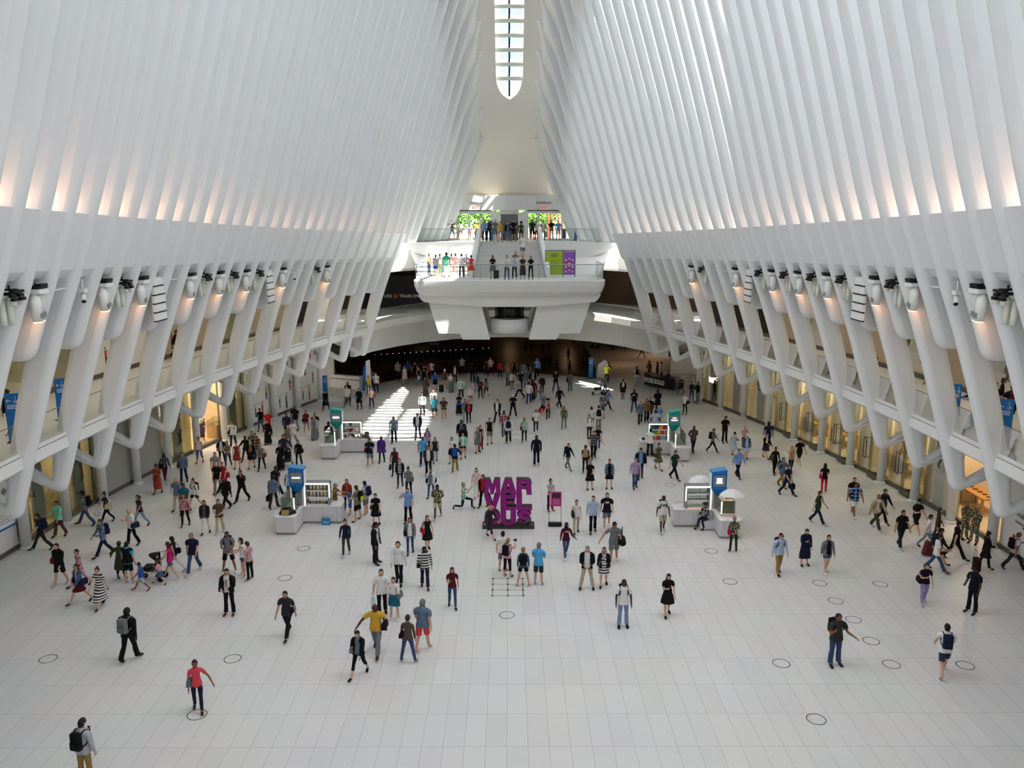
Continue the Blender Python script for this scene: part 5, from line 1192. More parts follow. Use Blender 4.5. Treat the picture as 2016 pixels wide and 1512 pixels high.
1187 742 175 st dd m1.8 t:hivis p:k H:w 2 -|worker in yellow safety vest and white helmet
1198 749 10 w3 dd f t:nv s:k l:k 1 -|woman in navy top beside safety vest
1248 811 -20 w1 dd m1.82 t:kw p:jn s:k 4 -|man in black tee with white lettering near cafe bar
1294 812 178 w3 cc m c:k/k p:k h:k 1 -|person in black hat and black coat from behind
1260 837 -5 w1 dd m l:gb p:k s:br 1 bp:k|man in slate shirt with backpack near teal kiosk
1272 831 0 w3 dd m l:plaidBr p:k s:k 2 -|man in dark checked shirt behind slate shirt
1279 829 -10 w3 dd m l:k p:k s:k 2 -|man in black shirt behind teal kiosk
1289 857 -5 w3 dd m* t:lgb p:k s:k 4 -|man in pale grey-blue tee behind teal kiosk
1296 846 0 w3 dd m t:lb p:jn n:k 1 bp:k|man in light blue shirt behind teal kiosk
1348 816 -40 st sd f t:w p:k l:tn 1 SB:k|blonde woman in white tee near glass shopfront
1361 791 0 st cc f l:nv p:jn l:k 1 -|woman in dark jacket leaning by white pillar
1373 794 -75 st cd m l:k p:gy s:k 1 -|man in black shirt talking to woman by pillar
1364 891 5 w1 kk m1.8 l:brn p:dj n:k 4 -|man in brown shirt with hands behind back
1402 893 70 w1 sd f l:gy p:k s:br 1 bp:k|woman in grey sweater with black backpack striding right
1426 872 15 st dp m1.82 t:k p:k s:k 2 -|bearded man in black polo reading phone
1279 899 160 st ff m l:w p:k s:k 3 -|vendor in white shirt serving at teal kiosk
1295 925 35 w1 bd f d:olv - b:br 1 sb:br|woman in olive grey dress with brown handbag
1260 943 0 w3 db m1.82 s:nv/lb p:nv c:k 1 SB:k|man in navy suit and flat cap
1250 962 5 w3 dd m l:li p:jn s:br 1 -|man in lilac shirt and jeans
1327 945 40 w1 dd m1.78 t:gn p:k s:k 1 -|man in dark green tee striding right
1443 899 15 w1 dp f d:lgb - c:k 1 cam|woman in pale blue dress and black cap
1464 886 5 w3 cd f t:stripeRW p:k s:lg 1 -|person in red and white striped shirt at right
1468 906 0 w3 dd f j:denim/lgb k:lgb c:w 1 -|girl in denim jacket and white cap
1452 941 15 w1 dd m l:lb p:k s:k 1 -|man in blue shirt and black trousers at right
1511 884 178 w3 dd m t:ind p:dk s:k 4 -|man in indigo tee beside glass shopfront
1506 903 25 w1 cd f j:k/w k:dk s:br 1 -|woman in black jacket and short grey skirt
1572 918 15 w1 dd m t:k s:k c:k 1 -|man in black polo, shorts and cap by shopfront
1556 932 5 w3 ec f v:tn p:dj l:tn 1 -|blonde woman in dark dungarees holding a card
1524 934 10 w3 dd f l:k p:k s:k 3 sb:br|woman in black with brown bag at right
1538 960 25 w1 dd m t:gb p:kh s:br 1 bp:k,sg|man in slate polo and khaki trousers
1548 976 35 w2 db m t:nv p:dj s:br 1 btote|man in navy tee and jeans with black bag
1621 972 165 w3 cd f t:k p:rd2 l:k 2 SB:mg|woman in red trousers with pink bag walking away
1608 1033 50 w1 dd m t:camoL p:dj s:k 1 -|man in green tee with white logo striding right
1677 1006 5 w3 dd m t:k s:k s:br 1 -|man in black tee behind blue plaid shirt
1680 1016 0 w1 dd m* t:plaidB s:w s:br 3 sh:w|man in blue plaid shirt and white shorts
1723 1043 20 w1 dd m1.82 s:tan/w p:ol n:br 3 -|man in tan suit jacket and tie
1736 1030 25 w1 dd m l:nv p:k s:k 2 -|young man in navy shirt behind tan jacket
1771 1080 15 w3 dd m1.8 t:k p:dj s:k 2 SB:k|man in black tee and jeans right of tan jacket
1801 1053 20 w1 pd m1.8 t:k s:k c:k 1 sh:w|man in black tee and shorts holding a phone
1532 1130 10 w3 dd m1.78 l:lgb p:kh c:cr 1 bp:nv|man in pale blue shirt, khaki trousers and dark cap
1583 1113 5 st pd f j:nv/nv K2:nv s:br 1 -|woman in navy cardigan over dark dress
1626 1128 5 w3 dd f j:gy/k s:denim p:br 1 sh:w|woman in long grey cardigan and denim shorts
1843 1069 70 w3 dd f l:br p:br l:br 1 -|woman with long brown hair behind white tee
1824 1081 65 w1 db f t:w p:lj s:k 1 -|woman in white tee and pale jeans pulling maroon suitcase
1840 1127 70 w1 cc m1.7 t:w p:jn s:k 2 -|youth in white tee and blue jeans striding right
1844 1117 80 w2 dd m l:nv s:cr s:k 1 bp:nv|person in maroon shorts with navy backpack behind youth
1878 1103 75 w1 dd m1.8 t:k p:k s:k 1 -|man in black tee and black trousers striding right
1897 1062 8 st cc m1.82 l:camoA p:camoA c:camoA 2 -|soldier in camouflage facing viewer by right pillar
1916 1070 -60 st cc m l:camoA p:camoA c:camoA 2 -|soldier in camouflage standing side on by right pillar
1937 1120 80 w3 cd f c:k/k p:k b:k 1 sc:kred|woman in long black coat with dark case
1994 1124 85 w1 dp m t:pkl p:dk n:br 3 bp:k|bald man in pink shirt with black backpack at right edge
1817 1189 -5 w3 pd f t:kpu p:li2 s:br 1 sb:k|woman in black and purple top with lilac trousers
1912 1207 -70 st cd m1.86 t:nvk p:nvk c:nvk 4 -|police officer in navy uniform and peaked cap
1856 1330 165 w1 cd m1.8 t:w s:denimd s:k 1 bp:nvr|man in white polo and patterned shorts walking away
1642 1309 10 st sg m1.82* t:olk p:jn s:k 3 bp:k|man in dark polo and jeans holding out his hand
938 980 10 w3 dd f l:floralW p:w l:k 1 sh:co|woman in white floral jacket with bright pink shoes
952 999 -30 w3 dd m j:k/rd p:k s:k 2 -|man standing partly behind the pink letters
965 1060 45 w1 dd f l:dk q:dj h:tn 1 -|woman in straw hat passing the pink letters
1083 1006 30 st fd f t:lg p:k b:k 1 sh:rd|woman in grey tee behind pink poster stand
1134 1050 5 w3 sd f v:w p:be s:br 1 tbL|woman in white sleeveless top with grey tote
1167 1049 0 w3 dd m1.82 l:lgb p:k s:k 1 -|man in pale blue shirt with sunglasses on collar
1194 1041 -5 w1 dd m1.84 t:kw s:gy s:br 1 -|man in black lettered tee with jacket round waist
1208 1107 -5 w3 ad m1.82* t:gy s:gy c:k 2 duf|bearded man in grey tee and shorts with duffel bag
1114 1097 10 w1 gg f l:crw p:jn l:k 4 sh:w|woman in maroon sweatshirt with white letters
1161 964 5 st dc f d:kp - l:k 1 -|woman in black dress with long dark hair
1199 962 0 st dd f j:gb/k k:k b:rust 1 -|red-haired woman in slate jacket and black dress
999 1135 150 st mp f t:pk q:k p:tn 1 bp:k,cam|woman in pink tee raising camera to the letters
990 1126 175 st dd m t:w s:gy s:k 1 -|man in white tee hidden behind pink tee
1030 1155 178 sp dd f l:denim s:k p:tn 1 bp:k|woman in denim shirt with black backpack from behind
1060 1152 165 st cc m1.78 t:sb s:dk s:gy 1 -|grey-haired man in bright blue shirt and dark shorts
1155 1159 -5 sp cc m1.8 s:nvk/w p:be s:gy 1 -|older man in black blazer and beige trousers
1188 1154 -5 w3 dd f j:nvk/dots k:stripeNW l:rust 1 sg|woman in navy jacket and striped skirt
1226 1234 0 st dd m1.82 t:w p:lj s:k 4 bp:k|man in white tee with black backpack straps, lower right
1313 1212 5 w3 pd f d:k - l:br 1 -|woman in short black dress lower right
1304 1048 5 w3 dd m1.8 t:w2 s:be s:k 4 bp:k|man in white printed tee and beige shorts
1391 1040 -60 sit cc f l:plaidK p:dj p:k 2 -|woman in black plaid shirt seated on kiosk drawer
1443 1087 172 st pd f l:camoG p:dk B:li3 3 SB:crs|woman in camouflage jacket browsing at blue kiosk
1278 748 -60 st cd m1.8 l:brn p:k s:k 4 -|man in brown jacket standing at cafe bar
1294 748 -80 st dd f t:k p:k s:k 4 -|woman in black behind cafe bar
1302 750 -90 st dd m t:lg p:k s:k 2 -|man in pale tee behind cafe bar
1315 768 -60 st dd f t:nv p:k s:k 2 -|person in navy behind right end of cafe bar
"""
BALCONY_PEOPLE = """
1441 686 -70 w3 cd f l:nv s:rd s:k 2 sb:rd|woman with red bag on upper right walkway
1583 704 -60 st cd f e:pu - s:k 2 -|woman in purple dress on upper right walkway
1597 735 175 w3 dd m l:gy p:gy s:k 2 -|man in grey on upper right walkway
1650 739 170 w3 dd m t:be p:nv s:lg 1 -|man in beige tee on upper right walkway
1663 755 -60 w3 dd c1.3 v:w s:pk s:lg 1 -|child in white and pink on upper right walkway
1706 736 175 w3 dd m t:k p:k c:br 1 -|man in brown cap on upper right walkway
1703 747 175 w3 dd f t:gy p:dk s:lg 1 bp:gy|white-haired woman on upper right walkway
1712 758 170 w3 dd m t:k p:jn s:k 2 bp:k|man in black with jeans on upper right walkway
1857 758 -60 st ed c1.45 l:brn s:k s:br 1 -|boy in brown on upper right walkway
1876 760 170 w1 dd m1.85 l:dk p:dk s:k 4 -|tall man in dark suit on upper right walkway
1879 848 -75 ln ff m1.8 l:plaidB p:lj c:w 1 bp:cr|man in white cap leaning over upper right railing
1952 838 -15 w3 dd m t:k p:k s:rust 1 -|red-haired man in black tee on upper right walkway
1966 822 60 w3 dd f t:k p:k b:k 2 -|woman with dark bun on upper right walkway
1986 843 165 w1 dd m t:k s:k s:k 2 bp:cr|man with maroon backpack on upper right walkway
347 707 90 w1 dd m l:k p:k s:k 2 -|person in black on upper left walkway
24 856 -90 st dd m l:k p:k s:k 2 -|person in black behind blue sign on upper left walkway
"""
LANDING_PEOPLE = """
845 542 60 st cd f l:tn p:jn l:br 1 -|woman in tan top at left corner of landing
858 544 150 st dd m1.6 t:lg s:bl s:br 1 -|person in blue shorts on landing
866 543 150 st cd f t:w s:ye s:tn 1 -|woman in white with yellow bag on landing
879 546 175 st dd m1.8 t:grn p:w s:k 2 -|man in green tee and white trousers on landing
872 545 150 st dd c1.1 t:mt s:mt s:br 1 -|small child in mint on landing
889 543 170 w3 dd f t:pk s:pk s:tn 1 -|woman in pink on landing
897 542 175 w3 dd f t:rdw s:w s:rust 1 -|woman in red and white on landing
909 547 178 st cc m t:w p:dj s:k 2 -|man in white tee and jeans on landing
918 543 175 st dd f t:li p:be s:lg 1 -|woman in lilac on landing
928 547 178 st cd f e:rd3 - s:br 1 -|woman in short red dress on landing
970 549 5 st pd f t:nvk k:gy l:k 2 -|woman in black top and grey skirt beside suitcase on landing
998 550 -5 st cc f j:w/w p:jn b:k 1 -|woman in white cardigan at landing rail
1013 550 -5 st ff f l:stripeBW p:k b:k 2 -|woman in striped top leaning on landing rail
1015 540 0 st dd m t:gy p:k s:gy 1 -|person behind striped top on landing
1029 550 -5 st cc f M:brk - s:br 1 -|woman in long brown dress at landing rail
1045 550 -5 st cc f t:k p:k l:br 1 -|woman in black tee at landing rail
"""
PLATFORM_PEOPLE = """
889 471 20 st dd m1.7 t:cr p:k s:k 2 -|person in dark red by left street doors
898 471 5 sp ee m1.8 t:brn s:lb s:tn 1 -|man in brown tee photographing by left street doors
914 471 170 st cd f t:w s:gy s:br 1 -|woman in white by left street doors
930 471 170 st dd c1.3 t:pk s:pk s:br 1 -|child in pink by left street doors
940 473 0 st dd f t:mu p:dk l:k 1 -|woman in mustard tee by stair top
954 476 -5 st cc m1.8 t:lb p:k s:k 2 -|guard in light blue shirt at left stair top
962 475 0 st dd m l:dk p:k s:k 2 -|man in dark jacket behind guard at stair top
975 476 0 st cc m1.84 t:gy s:gy s:lg 1 -|tall white-haired man in grey at stair top
985 476 0 st cd f t:mu s:lj s:br 1 -|woman in mustard top and denim shorts at stair top
1000 476 5 w3 dd f j:k/gb K2:gb s:k 1 -|woman in long blue dress at stair top
1011 476 0 st cc m1.82 t:nvk s:dk s:k 2 -|man in navy lettered tee at stair top
1026 476 0 st dd f t:ol s:k a:k 4 -|woman in olive tee with curly hair at stair top
1048 475 5 st dd m1.8 t:gn s:k s:k 2 -|man in dark green tee at right stair top
1056 475 -40 st dd f t:w p:k s:k 1 -|woman in white tee at right stair top
1068 473 5 st cc m t:w p:gb s:k 2 bp:k|man in white tee with backpack by right street doors
1084 473 0 st cc m t:k p:lg s:k 1 -|man in black tee by right street doors
1097 473 0 st dd m t:sb s:tn s:k 1 -|man in blue tee by right street doors
"""
# ---------------------------------------------------------------- people: bodies grown over a posed skeleton
HEX = dict(k='141416', dk='2b2b2e', gy='6a6c70', lg='a3a5a8', w='d6d5d2', w2='cfcfca', nv='181f33', nvk='12151f', ind='24223f', bl='2350a8', bl2='27357e',
  lb='6f93c4', lgb='a4b3c8', sb='4f9fd2', jn='36496a', dj='1d2536', lj='7188a3', denim='3a5473', denimd='2b3442', tq='27a6c8', tq2='1f8f9c', tl='2f7f92', teal='1f5f74', teal2='1c3440', tealg='55706f',
  mt='79c4b0', mtp='a9c9c4', rd='a8232c', rd2='b8231c', rd3='c8361f', cr='521620', crs='a01e3c', mg='b51d68', pk='cf98a2', pkl='cdb4bc', pkw='e0b9a8', coral='c9474f', co='e8607a', rust='6e2f1c', ye='dcc02e', mu='c39a35',
  br='4a3325', brn='54443a', brk='3d3230', tn='a5825c', tan='a5926c', kh='8a7040', be='b0a184', ol='3a3d28', olv='56573f', olk='33342f', gn='16352c', grn='35906a', pu='4f3280', li='a38bb0', li2='8c80b0', li3='8d7390', gb='5d6f84',
  kw='151517', crw='4a1420', kp='18141c', kpu='1c1726', rdw='c7605c', kred='2a1518', neon='c8c61e', nvr='1a2238', hivis='d5d23a', teal3='1f6f70', rdk='6b1a22')
SKIN = {'1': 'c99a80', '2': 'b07f5f', '3': '7d5239', '4': '4a2f22'}
PAT = {}
def fabric(c):
    if c in MATS: return MATS[c]
    if c in HEX:
        m = mat('f_' + c, HEX[c], .85, spec=.15); MATS[c] = m; return m
    P = {'stripeKW': ('stripe', 'k', 'w', 24), 'stripeBW': ('stripe', 'lb', 'w', 26), 'stripeRW': ('stripe', 'rd', 'w', 26), 'stripeGy': ('stripe', 'dk', 'gy', 16), 'stripeNW': ('stripe', 'nv', 'w', 24),
         'plaidBr': ('plaid', 'br', 'tn', 14), 'plaidW': ('plaid', 'w', 'pk', 16), 'plaidR': ('plaid', 'rdk', 'pk', 16), 'plaidB': ('plaid', 'nv', 'lb', 14), 'plaidK': ('plaid', 'k', 'lg', 14), 'checkKW': ('plaid', 'k', 'gy', 18),
         'floralP': ('spot', 'pk', 'cr', 26), 'floralRd': ('spot', 'rust', 'coral', 30), 'floralR': ('spot', 'lg', 'coral', 22), 'floralD': ('spot', 'brk', 'mu', 24), 'floralG': ('spot', 'mtp', 'gn', 20), 'floralW': ('spot', 'w', 'coral', 22), 'floralGy': ('spot', 'gy', 'lg', 26),
         'camoG': ('spot', 'ol', 'be', 16), 'camoL': ('spot', 'ol', 'gn', 12), 'camoA': ('spot', 'olv', 'be', 14), 'dots': ('spot', 'w', 'k', 18), 'raglan': ('spot', 'w', 'w', 3)}
    kind, a, b, sc = P.get(c, ('spot', 'gy', 'gy', 5))
    m = mat('f_' + c, HEX[a], .85, spec=.15); n = m.node_tree; bs = n.nodes['Principled BSDF']
    t = n.nodes.new('ShaderNodeTexCoord'); mx = n.nodes.new('ShaderNodeMix'); mx.data_type = 'RGBA'
    mx.inputs['A'].default_value = lin(HEX[a]); mx.inputs['B'].default_value = lin(HEX[b])
    if kind == 'spot':
        v = n.nodes.new('ShaderNodeTexNoise'); v.inputs['Scale'].default_value = sc; v.inputs['Detail'].default_value = 1
        g = n.nodes.new('ShaderNodeMath'); g.operation = 'GREATER_THAN'; g.inputs[1].default_value = .55
        n.links.new(t.outputs['Object'], v.inputs['Vector']); n.links.new(v.outputs['Fac'], g.inputs[0]); n.links.new(g.outputs[0], mx.inputs['Factor'])
    else:
        sp = n.nodes.new('ShaderNodeSeparateXYZ'); n.links.new(t.outputs['Object'], sp.inputs[0]); acc = None
        for ax in (['Z'] if kind == 'stripe' else ['Z', 'X']):
            a1 = n.nodes.new('ShaderNodeMath'); a1.operation = 'MULTIPLY'; a1.inputs[1].default_value = sc / 2.6
            a2 = n.nodes.new('ShaderNodeMath'); a2.operation = 'FRACT'; a3 = n.nodes.new('ShaderNodeMath'); a3.operation = 'GREATER_THAN'; a3.inputs[1].default_value = .5 if kind == 'stripe' else .72
            n.links.new(sp.outputs[ax], a1.inputs[0]); n.links.new(a1.outputs[0], a2.inputs[0]); n.links.new(a2.outputs[0], a3.inputs[0])
            if acc is None: acc = a3
            else:
                a4 = n.nodes.new('ShaderNodeMath'); a4.operation = 'MAXIMUM'; n.links.new(acc.outputs[0], a4.inputs[0]); n.links.new(a3.outputs[0], a4.inputs[1]); acc = a4
        n.links.new(acc.outputs[0], mx.inputs['Factor'])
    n.links.new(mx.outputs['Result'], bs.inputs['Base Color']); MATS[c] = m
    return m
def skin_mat(c): return mat('skin_' + c, SKIN[c], .55, spec=.3)
HAIR = dict(k='0e0c0b', dk='181312', br='32231a', tn='8a6a42', gy='6b6763', lg='b5b0a6', rust='45190f', w='d8d8d6')
def hair_mat(c): return mat('hair_' + c, HAIR.get(c, HEX.get(c, '181312')), .6, spec=.3)
# ---- pose: all joints in metres, figure 1.75 m tall facing -Y, feet on z=0; side -1 is -x
def V3(x, y, z): return np.array((x, y, z), float)
def pose(legs, arms, sex):
    f = sex == 'f'
    hipw = .095 if f else .088; shw = .17 if f else .195
    lean = {'w1': .04, 'w2': .04, 'ln': .5, 'sit': .28, 'kn': -.05}.get(legs, .015)
    L = {'w1': ((27, 5), (-20, 16)), 'w2': ((-20, 16), (27, 5)), 'w3': ((13, 4), (-10, 14)), 'w4': ((-10, 14), (13, 4)), 'st': ((2, 3), (-1, 1)), 'sp': ((2, 2), (0, 2)),
         'sit': ((82, 72), (78, 96)), 'kn': ((-8, 82), (78, 80)), 'ln': ((14, 22), (-8, 4))}[legs]
    spread = {'sp': 10, 'st': 3, 'ln': 4}.get(legs, 1.5)
    J = {}; P = V3(0, 0, 0)
    for s, (a, b) in zip((-1, 1), L):
        hip = P + V3(s * hipw, 0, -.05); a_, ab = math.radians(a), math.radians(a - b); so = math.sin(math.radians(spread)) * s
        kn = hip + .43 * V3(so, -math.sin(a_), -math.cos(a_)); an = kn + .42 * V3(so, -math.sin(ab), -math.cos(ab))
        pitch = math.radians({True: max(min((a - b) * .55, 20), -38), False: 0}[abs(a - b) > 8])
        if legs == 'kn' and s < 0: pitch = math.radians(-80)
        if legs == 'sit': pitch = math.radians(-5)
        fw = V3(s * .12, -math.cos(pitch), math.sin(pitch)); up = V3(0, math.sin(pitch), math.cos(pitch))
        heel = an - fw * .045 - up * .055; ball = an + fw * .115 - up * .055; toe = an + fw * .185 - up * .062
        J[s] = dict(hip=hip, knee=kn, ankle=an, heel=heel, ball=ball, toe=toe)
    zmin = min(min(J[s]['heel'][2], J[s]['toe'][2], J[s]['knee'][2] - .02) for s in (-1, 1)) - .028
    def sp(h): return V3(0, -h * math.sin(lean), h * math.cos(lean))
    J['pelvis'] = P; J['waist'] = sp(.15); J['chest'] = sp(.33); J['uchest'] = sp(.45); J['neck0'] = sp(.53); J['neck1'] = sp(.585) + V3(0, -.012, 0)
    hd = -.18 if 'e' in arms else 0
    look = .35 if ('p' in arms or legs == 'sit') else (.12 if arms == 'cc' else 0)
    if legs == 'ln': look = -.2
    J['head'] = sp(.585) + V3(0, -.03 - .03 * look, .092); J['look'] = lean * .5 + look
    A = {'d': (3, 9, 9, .05), 'F': (24, 8, 16, .05), 'B': (-20, 8, 8, .0), 'p': (12, 6, 108, .5), 'e': (62, 34, 128, .12), 'c': (16, 6, 62, .62), 'x': (26, 8, 84, 1.0), 'k': (-28, 10, 6, .55), 's': (22, 10, 118, .12),
         'g': (12, 16, 66, -.15), 'a': (18, 42, 12, -.1), 'f': (52, 6, 28, .1), 'm': (66, 12, 82, .45), 'b': (2, 12, 4, 0), 'h': (-18, 42, 70, .9)}
    for idx, s in enumerate((-1, 1)):
        c = arms[idx]
        if c == 'd' and legs in ('w1', 'w2', 'w3', 'w4'):
            fwd = (legs in ('w2', 'w4')) == (s < 0); k = 1 if legs in ('w1', 'w2') else .55
            fl, ab, eb, inw = ((24 * k + 2, 7, 14, .08) if fwd else (-20 * k, 9, 10, 0))
        else: fl, ab, eb, inw = A[c]
        fl, ab, eb = map(math.radians, (fl, ab, eb)); fl += lean * .6
        sh = J['uchest'] + V3(s * shw, 0, -.015)
        u = V3(s * math.sin(ab), -math.sin(fl) * math.cos(ab), -math.cos(fl) * math.cos(ab))
        e = V3(s * math.sin(ab) * .6 - s * inw, -math.sin(fl + eb), -math.cos(fl + eb))
        if c == 'k': e = V3(-s * .75, .35, -.75)
        if c == 'e': e = V3(-s * .42, -.28, .86)
        e /= np.linalg.norm(e)
        el = sh + .285 * u; wr = el + .25 * e
        J[s].update(sh=sh, elbow=el, wrist=wr, fdir=e, palm=wr + .085 * e)
        # palm frame: side axis for the fingers
        side = np.cross(e, V3(0, 1, 0) if abs(e[1]) < .8 else V3(0, 0, 1)); side /= np.linalg.norm(side); nrm = np.cross(side, e)
        hand = []; k0 = wr + .085 * e
        ax = V3(0, -1, 0) - e * np.dot(V3(0, -1, 0), e)
        if np.linalg.norm(ax) < .2: ax = V3(0, 0, 1) - e * np.dot(V3(0, 0, 1), e)
        ax /= np.linalg.norm(ax)          # thumb side
        cur = np.cross(e, ax) * s          # towards the palm
        for q, (o, ln_) in enumerate(((.03, .07), (.01, .08), (-.01, .074), (-.03, .058))):
            b0 = wr + .08 * e + ax * o; b1 = b0 + ln_ * .55 * e + cur * -.012 * 0; b2 = b1 + ln_ * .55 * (e * .8 + cur * .55)
            hand.append((b0, b1, b2))
        th = (wr + .028 * e + ax * .024, wr + .062 * e + ax * .056, wr + .09 * e + ax * .066 + cur * .01)
        J[s]['fingers'] = hand; J[s]['thumb'] = th; J[s]['ax'] = ax
    for k in list(J):
        if isinstance(J[k], dict):
            for q in J[k]:
                if q in ('fingers',): J[k][q] = [tuple(p + V3(0, 0, -zmin) for p in t) for t in J[k][q]]
                elif q == 'thumb': J[k][q] = tuple(p + V3(0, 0, -zmin) for p in J[k][q])
                elif q not in ('fdir', 'ax'): J[k][q] = J[k][q] + V3(0, 0, -zmin)
        elif k != 'look': J[k] = J[k] + V3(0, 0, -zmin)
    return J
# head: one sculpted grid used for the face and for the hair shells
def head_pts(grow=0.0, nu=20, nv=14):
    pts = []
    for j in range(nv + 1):
        t = math.pi * j / nv
        for i in range(nu):
            p = 2 * math.pi * i / nu; q = max(math.sin(t), .02)
            x, y, z = math.sin(p) * q, -math.cos(p) * q, math.cos(t)
            fx = .080 * (1 - .26 * max(-z, 0) ** 1.2); fy = .101 * (1 - .12 * max(-z, 0)); fz = .123
            X, Y, Z = x * fx, y * fy, z * fz
            if y < 0 and not grow:
                Y -= .020 * math.exp(-((x / .16) ** 2) - ((z + .16) / .16) ** 2)          # nose
                Y += .010 * math.exp(-(((abs(x) - .40) / .18) ** 2) - ((z - .08) / .11) ** 2)   # eye sockets
                Y -= .008 * math.exp(-((x / .3) ** 2) - ((z + .86) / .15) ** 2)          # chin
                Y -= .005 * math.exp(-((x / .22) ** 2) - ((z + .5) / .07) ** 2)          # lips
            if not grow: X += math.copysign(.014, x) * math.exp(-((abs(x) - 1) / .10) ** 2 - ((z + .02) / .22) ** 2) if abs(x) > .75 else 0   # ears
            g = 1 + grow
            pts.append((X * g, Y * g, Z * g))
    return pts
def head_xf(J, pts):
    c, a = J['head'], J['look']; ca, sa = math.cos(a), math.sin(a)
    return [(c[0] + x, c[1] + y * ca - z * sa, c[2] + y * sa + z * ca) for x, y, z in pts]
def grid_faces(nu, nv, keep=None):
    f = []
    for j in range(nv):
        for i in range(nu):
            a, b, c, d = j * nu + i, j * nu + (i + 1) % nu, (j + 1) * nu + (i + 1) % nu, (j + 1) * nu + i
            if keep is None or keep(i + .5, j + .5): f.append((a, d, c, b))
    return f
M_EYE = mat('eye_dark', '1a1513', .3); M_LIP = mat('lips', '8a4a40', .5)
BODY = {}
def body(legs, arms, sex, lvl):
    key = (legs, arms, sex, lvl)
    if key in BODY: return BODY[key]
    J = pose(legs, arms, sex); f = sex == 'f'
    vs, es, rs = [], [], []
    def add(p, r, parent=None):
        vs.append(tuple(p)); rs.append(r if isinstance(r, tuple) else (r, r))
        if parent is not None: es.append((parent, len(vs) - 1))
        return len(vs) - 1
    pel = add(J['pelvis'], (.155, .108) if f else (.145, .105))
    wai = add(J['waist'], (.112, .082) if f else (.132, .095), pel)
    che = add(J['chest'], (.133, .095) if f else (.155, .108), wai)
    uch = add(J['uchest'], (.118, .078) if f else (.14, .09), che)
    n0 = add(J['neck0'], .055 if f else .065, uch); n1 = add(J['neck1'], .047 if f else .056, n0); add(J['head'] + V3(0, .01, -.03), .05, n1)
    segs = []      # (name, a, b, radius)
    segs += [('hips', J['pelvis'] + V3(0, 0, -.08), J['pelvis'], .15), ('torso', J['pelvis'], J['waist'], .13), ('torso', J['waist'], J['chest'], .14), ('torso', J['chest'], J['uchest'], .14), ('torso', J['uchest'], J['neck0'] - V3(0, 0, .02), .09), ('neck', J['neck0'], J['head'], .05)]
    for s in (-1, 1):
        q = J[s]
        h = add(q['hip'] + V3(s * .005, 0, -.02), .088 if f else .085, pel); m = add(q['hip'] * .45 + q['knee'] * .55, .068 if f else .07, h)
        k = add(q['knee'], .05 if f else .054, m); c = add(q['knee'] * .62 + q['ankle'] * .38 + V3(0, .012, 0), .05 if f else .053, k)
        a = add(q['ankle'] + V3(0, 0, .02), .034 if f else .038, c); add(q['heel'] * .5 + q['ankle'] * .5, .036, a); b = add(q['ball'], (.042, .03), a); add(q['toe'], (.032, .02), b)
        u = add(J['uchest'] * .35 + q['sh'] * .65, .06 if f else .07, uch); sh = add(q['sh'], .048 if f else .06, u); ma = add(q['sh'] * .5 + q['elbow'] * .5, .041 if f else .05, sh)
        e = add(q['elbow'], .034 if f else .04, ma); fa = add(q['elbow'] * .65 + q['wrist'] * .35, .034 if f else .04, e); w = add(q['wrist'], .024 if f else .028, fa)
        pm = add(q['wrist'] + .05 * q['fdir'], (.033, .018), w); pe = add(q['wrist'] + .078 * q['fdir'], (.03, .014), pm)
        for b0, b1, b2 in q['fingers']:
            i0 = add(b0, .0095, pe); i1 = add(b1, .009, i0); add(b2, .0075, i1)
        i0 = add(q['thumb'][0], .0125, w); i1 = add(q['thumb'][1], .0105, i0); add(q['thumb'][2], .0085, i1)
        segs += [('thigh', q['hip'], q['knee'], .075, s), ('shin', q['knee'], q['ankle'], .05, s), ('foot', q['ankle'] - V3(0, 0, .03), q['toe'], .04, s), ('foot', q['ankle'], q['heel'], .04, s),
                 ('uarm', q['sh'], q['elbow'], .05, s), ('farm', q['elbow'], q['wrist'], .035, s), ('hand', q['wrist'] + .02 * q['fdir'], q['wrist'] + .17 * q['fdir'], .035, s)]
    me = bpy.data.meshes.new('body'); me.from_pydata(vs, es, [])
    ob = bpy.data.objects.new('tmp', me); COL.objects.link(ob)
    md = ob.modifiers.new('skin', 'SKIN'); md.use_smooth_shade = True; md.branch_smoothing = .35
    sk = me.skin_vertices[0].data if me.skin_vertices else None
    if sk is None:
        bm = bmesh.new(); bm.from_mesh(me); bm.verts.layers.skin.verify(); bm.to_mesh(me); bm.free(); sk = me.skin_vertices[0].data
    for i, r in enumerate(rs): sk[i].radius = r; sk[i].use_root = (i == 0)
    sb = ob.modifiers.new('sub', 'SUBSURF'); sb.levels = lvl; sb.render_levels = lvl
    ev = bpy.data.meshes.new_from_object(ob.evaluated_get(bpy.context.evaluated_depsgraph_get()))
    bpy.data.objects.remove(ob); bpy.data.meshes.remove(me)
    nv = len(ev.vertices); co = np.empty(nv * 3); ev.vertices.foreach_get('co', co); co = co.reshape(-1, 3)
    no = np.empty(nv * 3); ev.vertices.foreach_get('normal', no); no = no.reshape(-1, 3)
    faces = [tuple(p.vertices) for p in ev.polygons]; bpy.data.meshes.remove(ev)
    best = np.full(nv, 1e9); lab = np.zeros(nv, int); par = np.zeros(nv)
    for i, sg in enumerate(segs):
        a, b, r = sg[1], sg[2], sg[3]; d = b - a; t = np.clip((co - a) @ d / (d @ d), 0, 1); q = np.linalg.norm(co - (a + t[:, None] * d), axis=1) / (r + .02)
        mk = q < best; best[mk] = q[mk]; lab[mk] = i; par[mk] = t[mk]
    names = np.array([s[0] for s in segs]); sides = np.array([s[4] if len(s) > 4 else 0 for s in segs])
    B = dict(J=J, co=co, no=no, faces=faces, seg=names[lab], par=par, side=sides[lab], axis=[(s[1], s[2]) for s in segs], lab=lab, sex=sex)
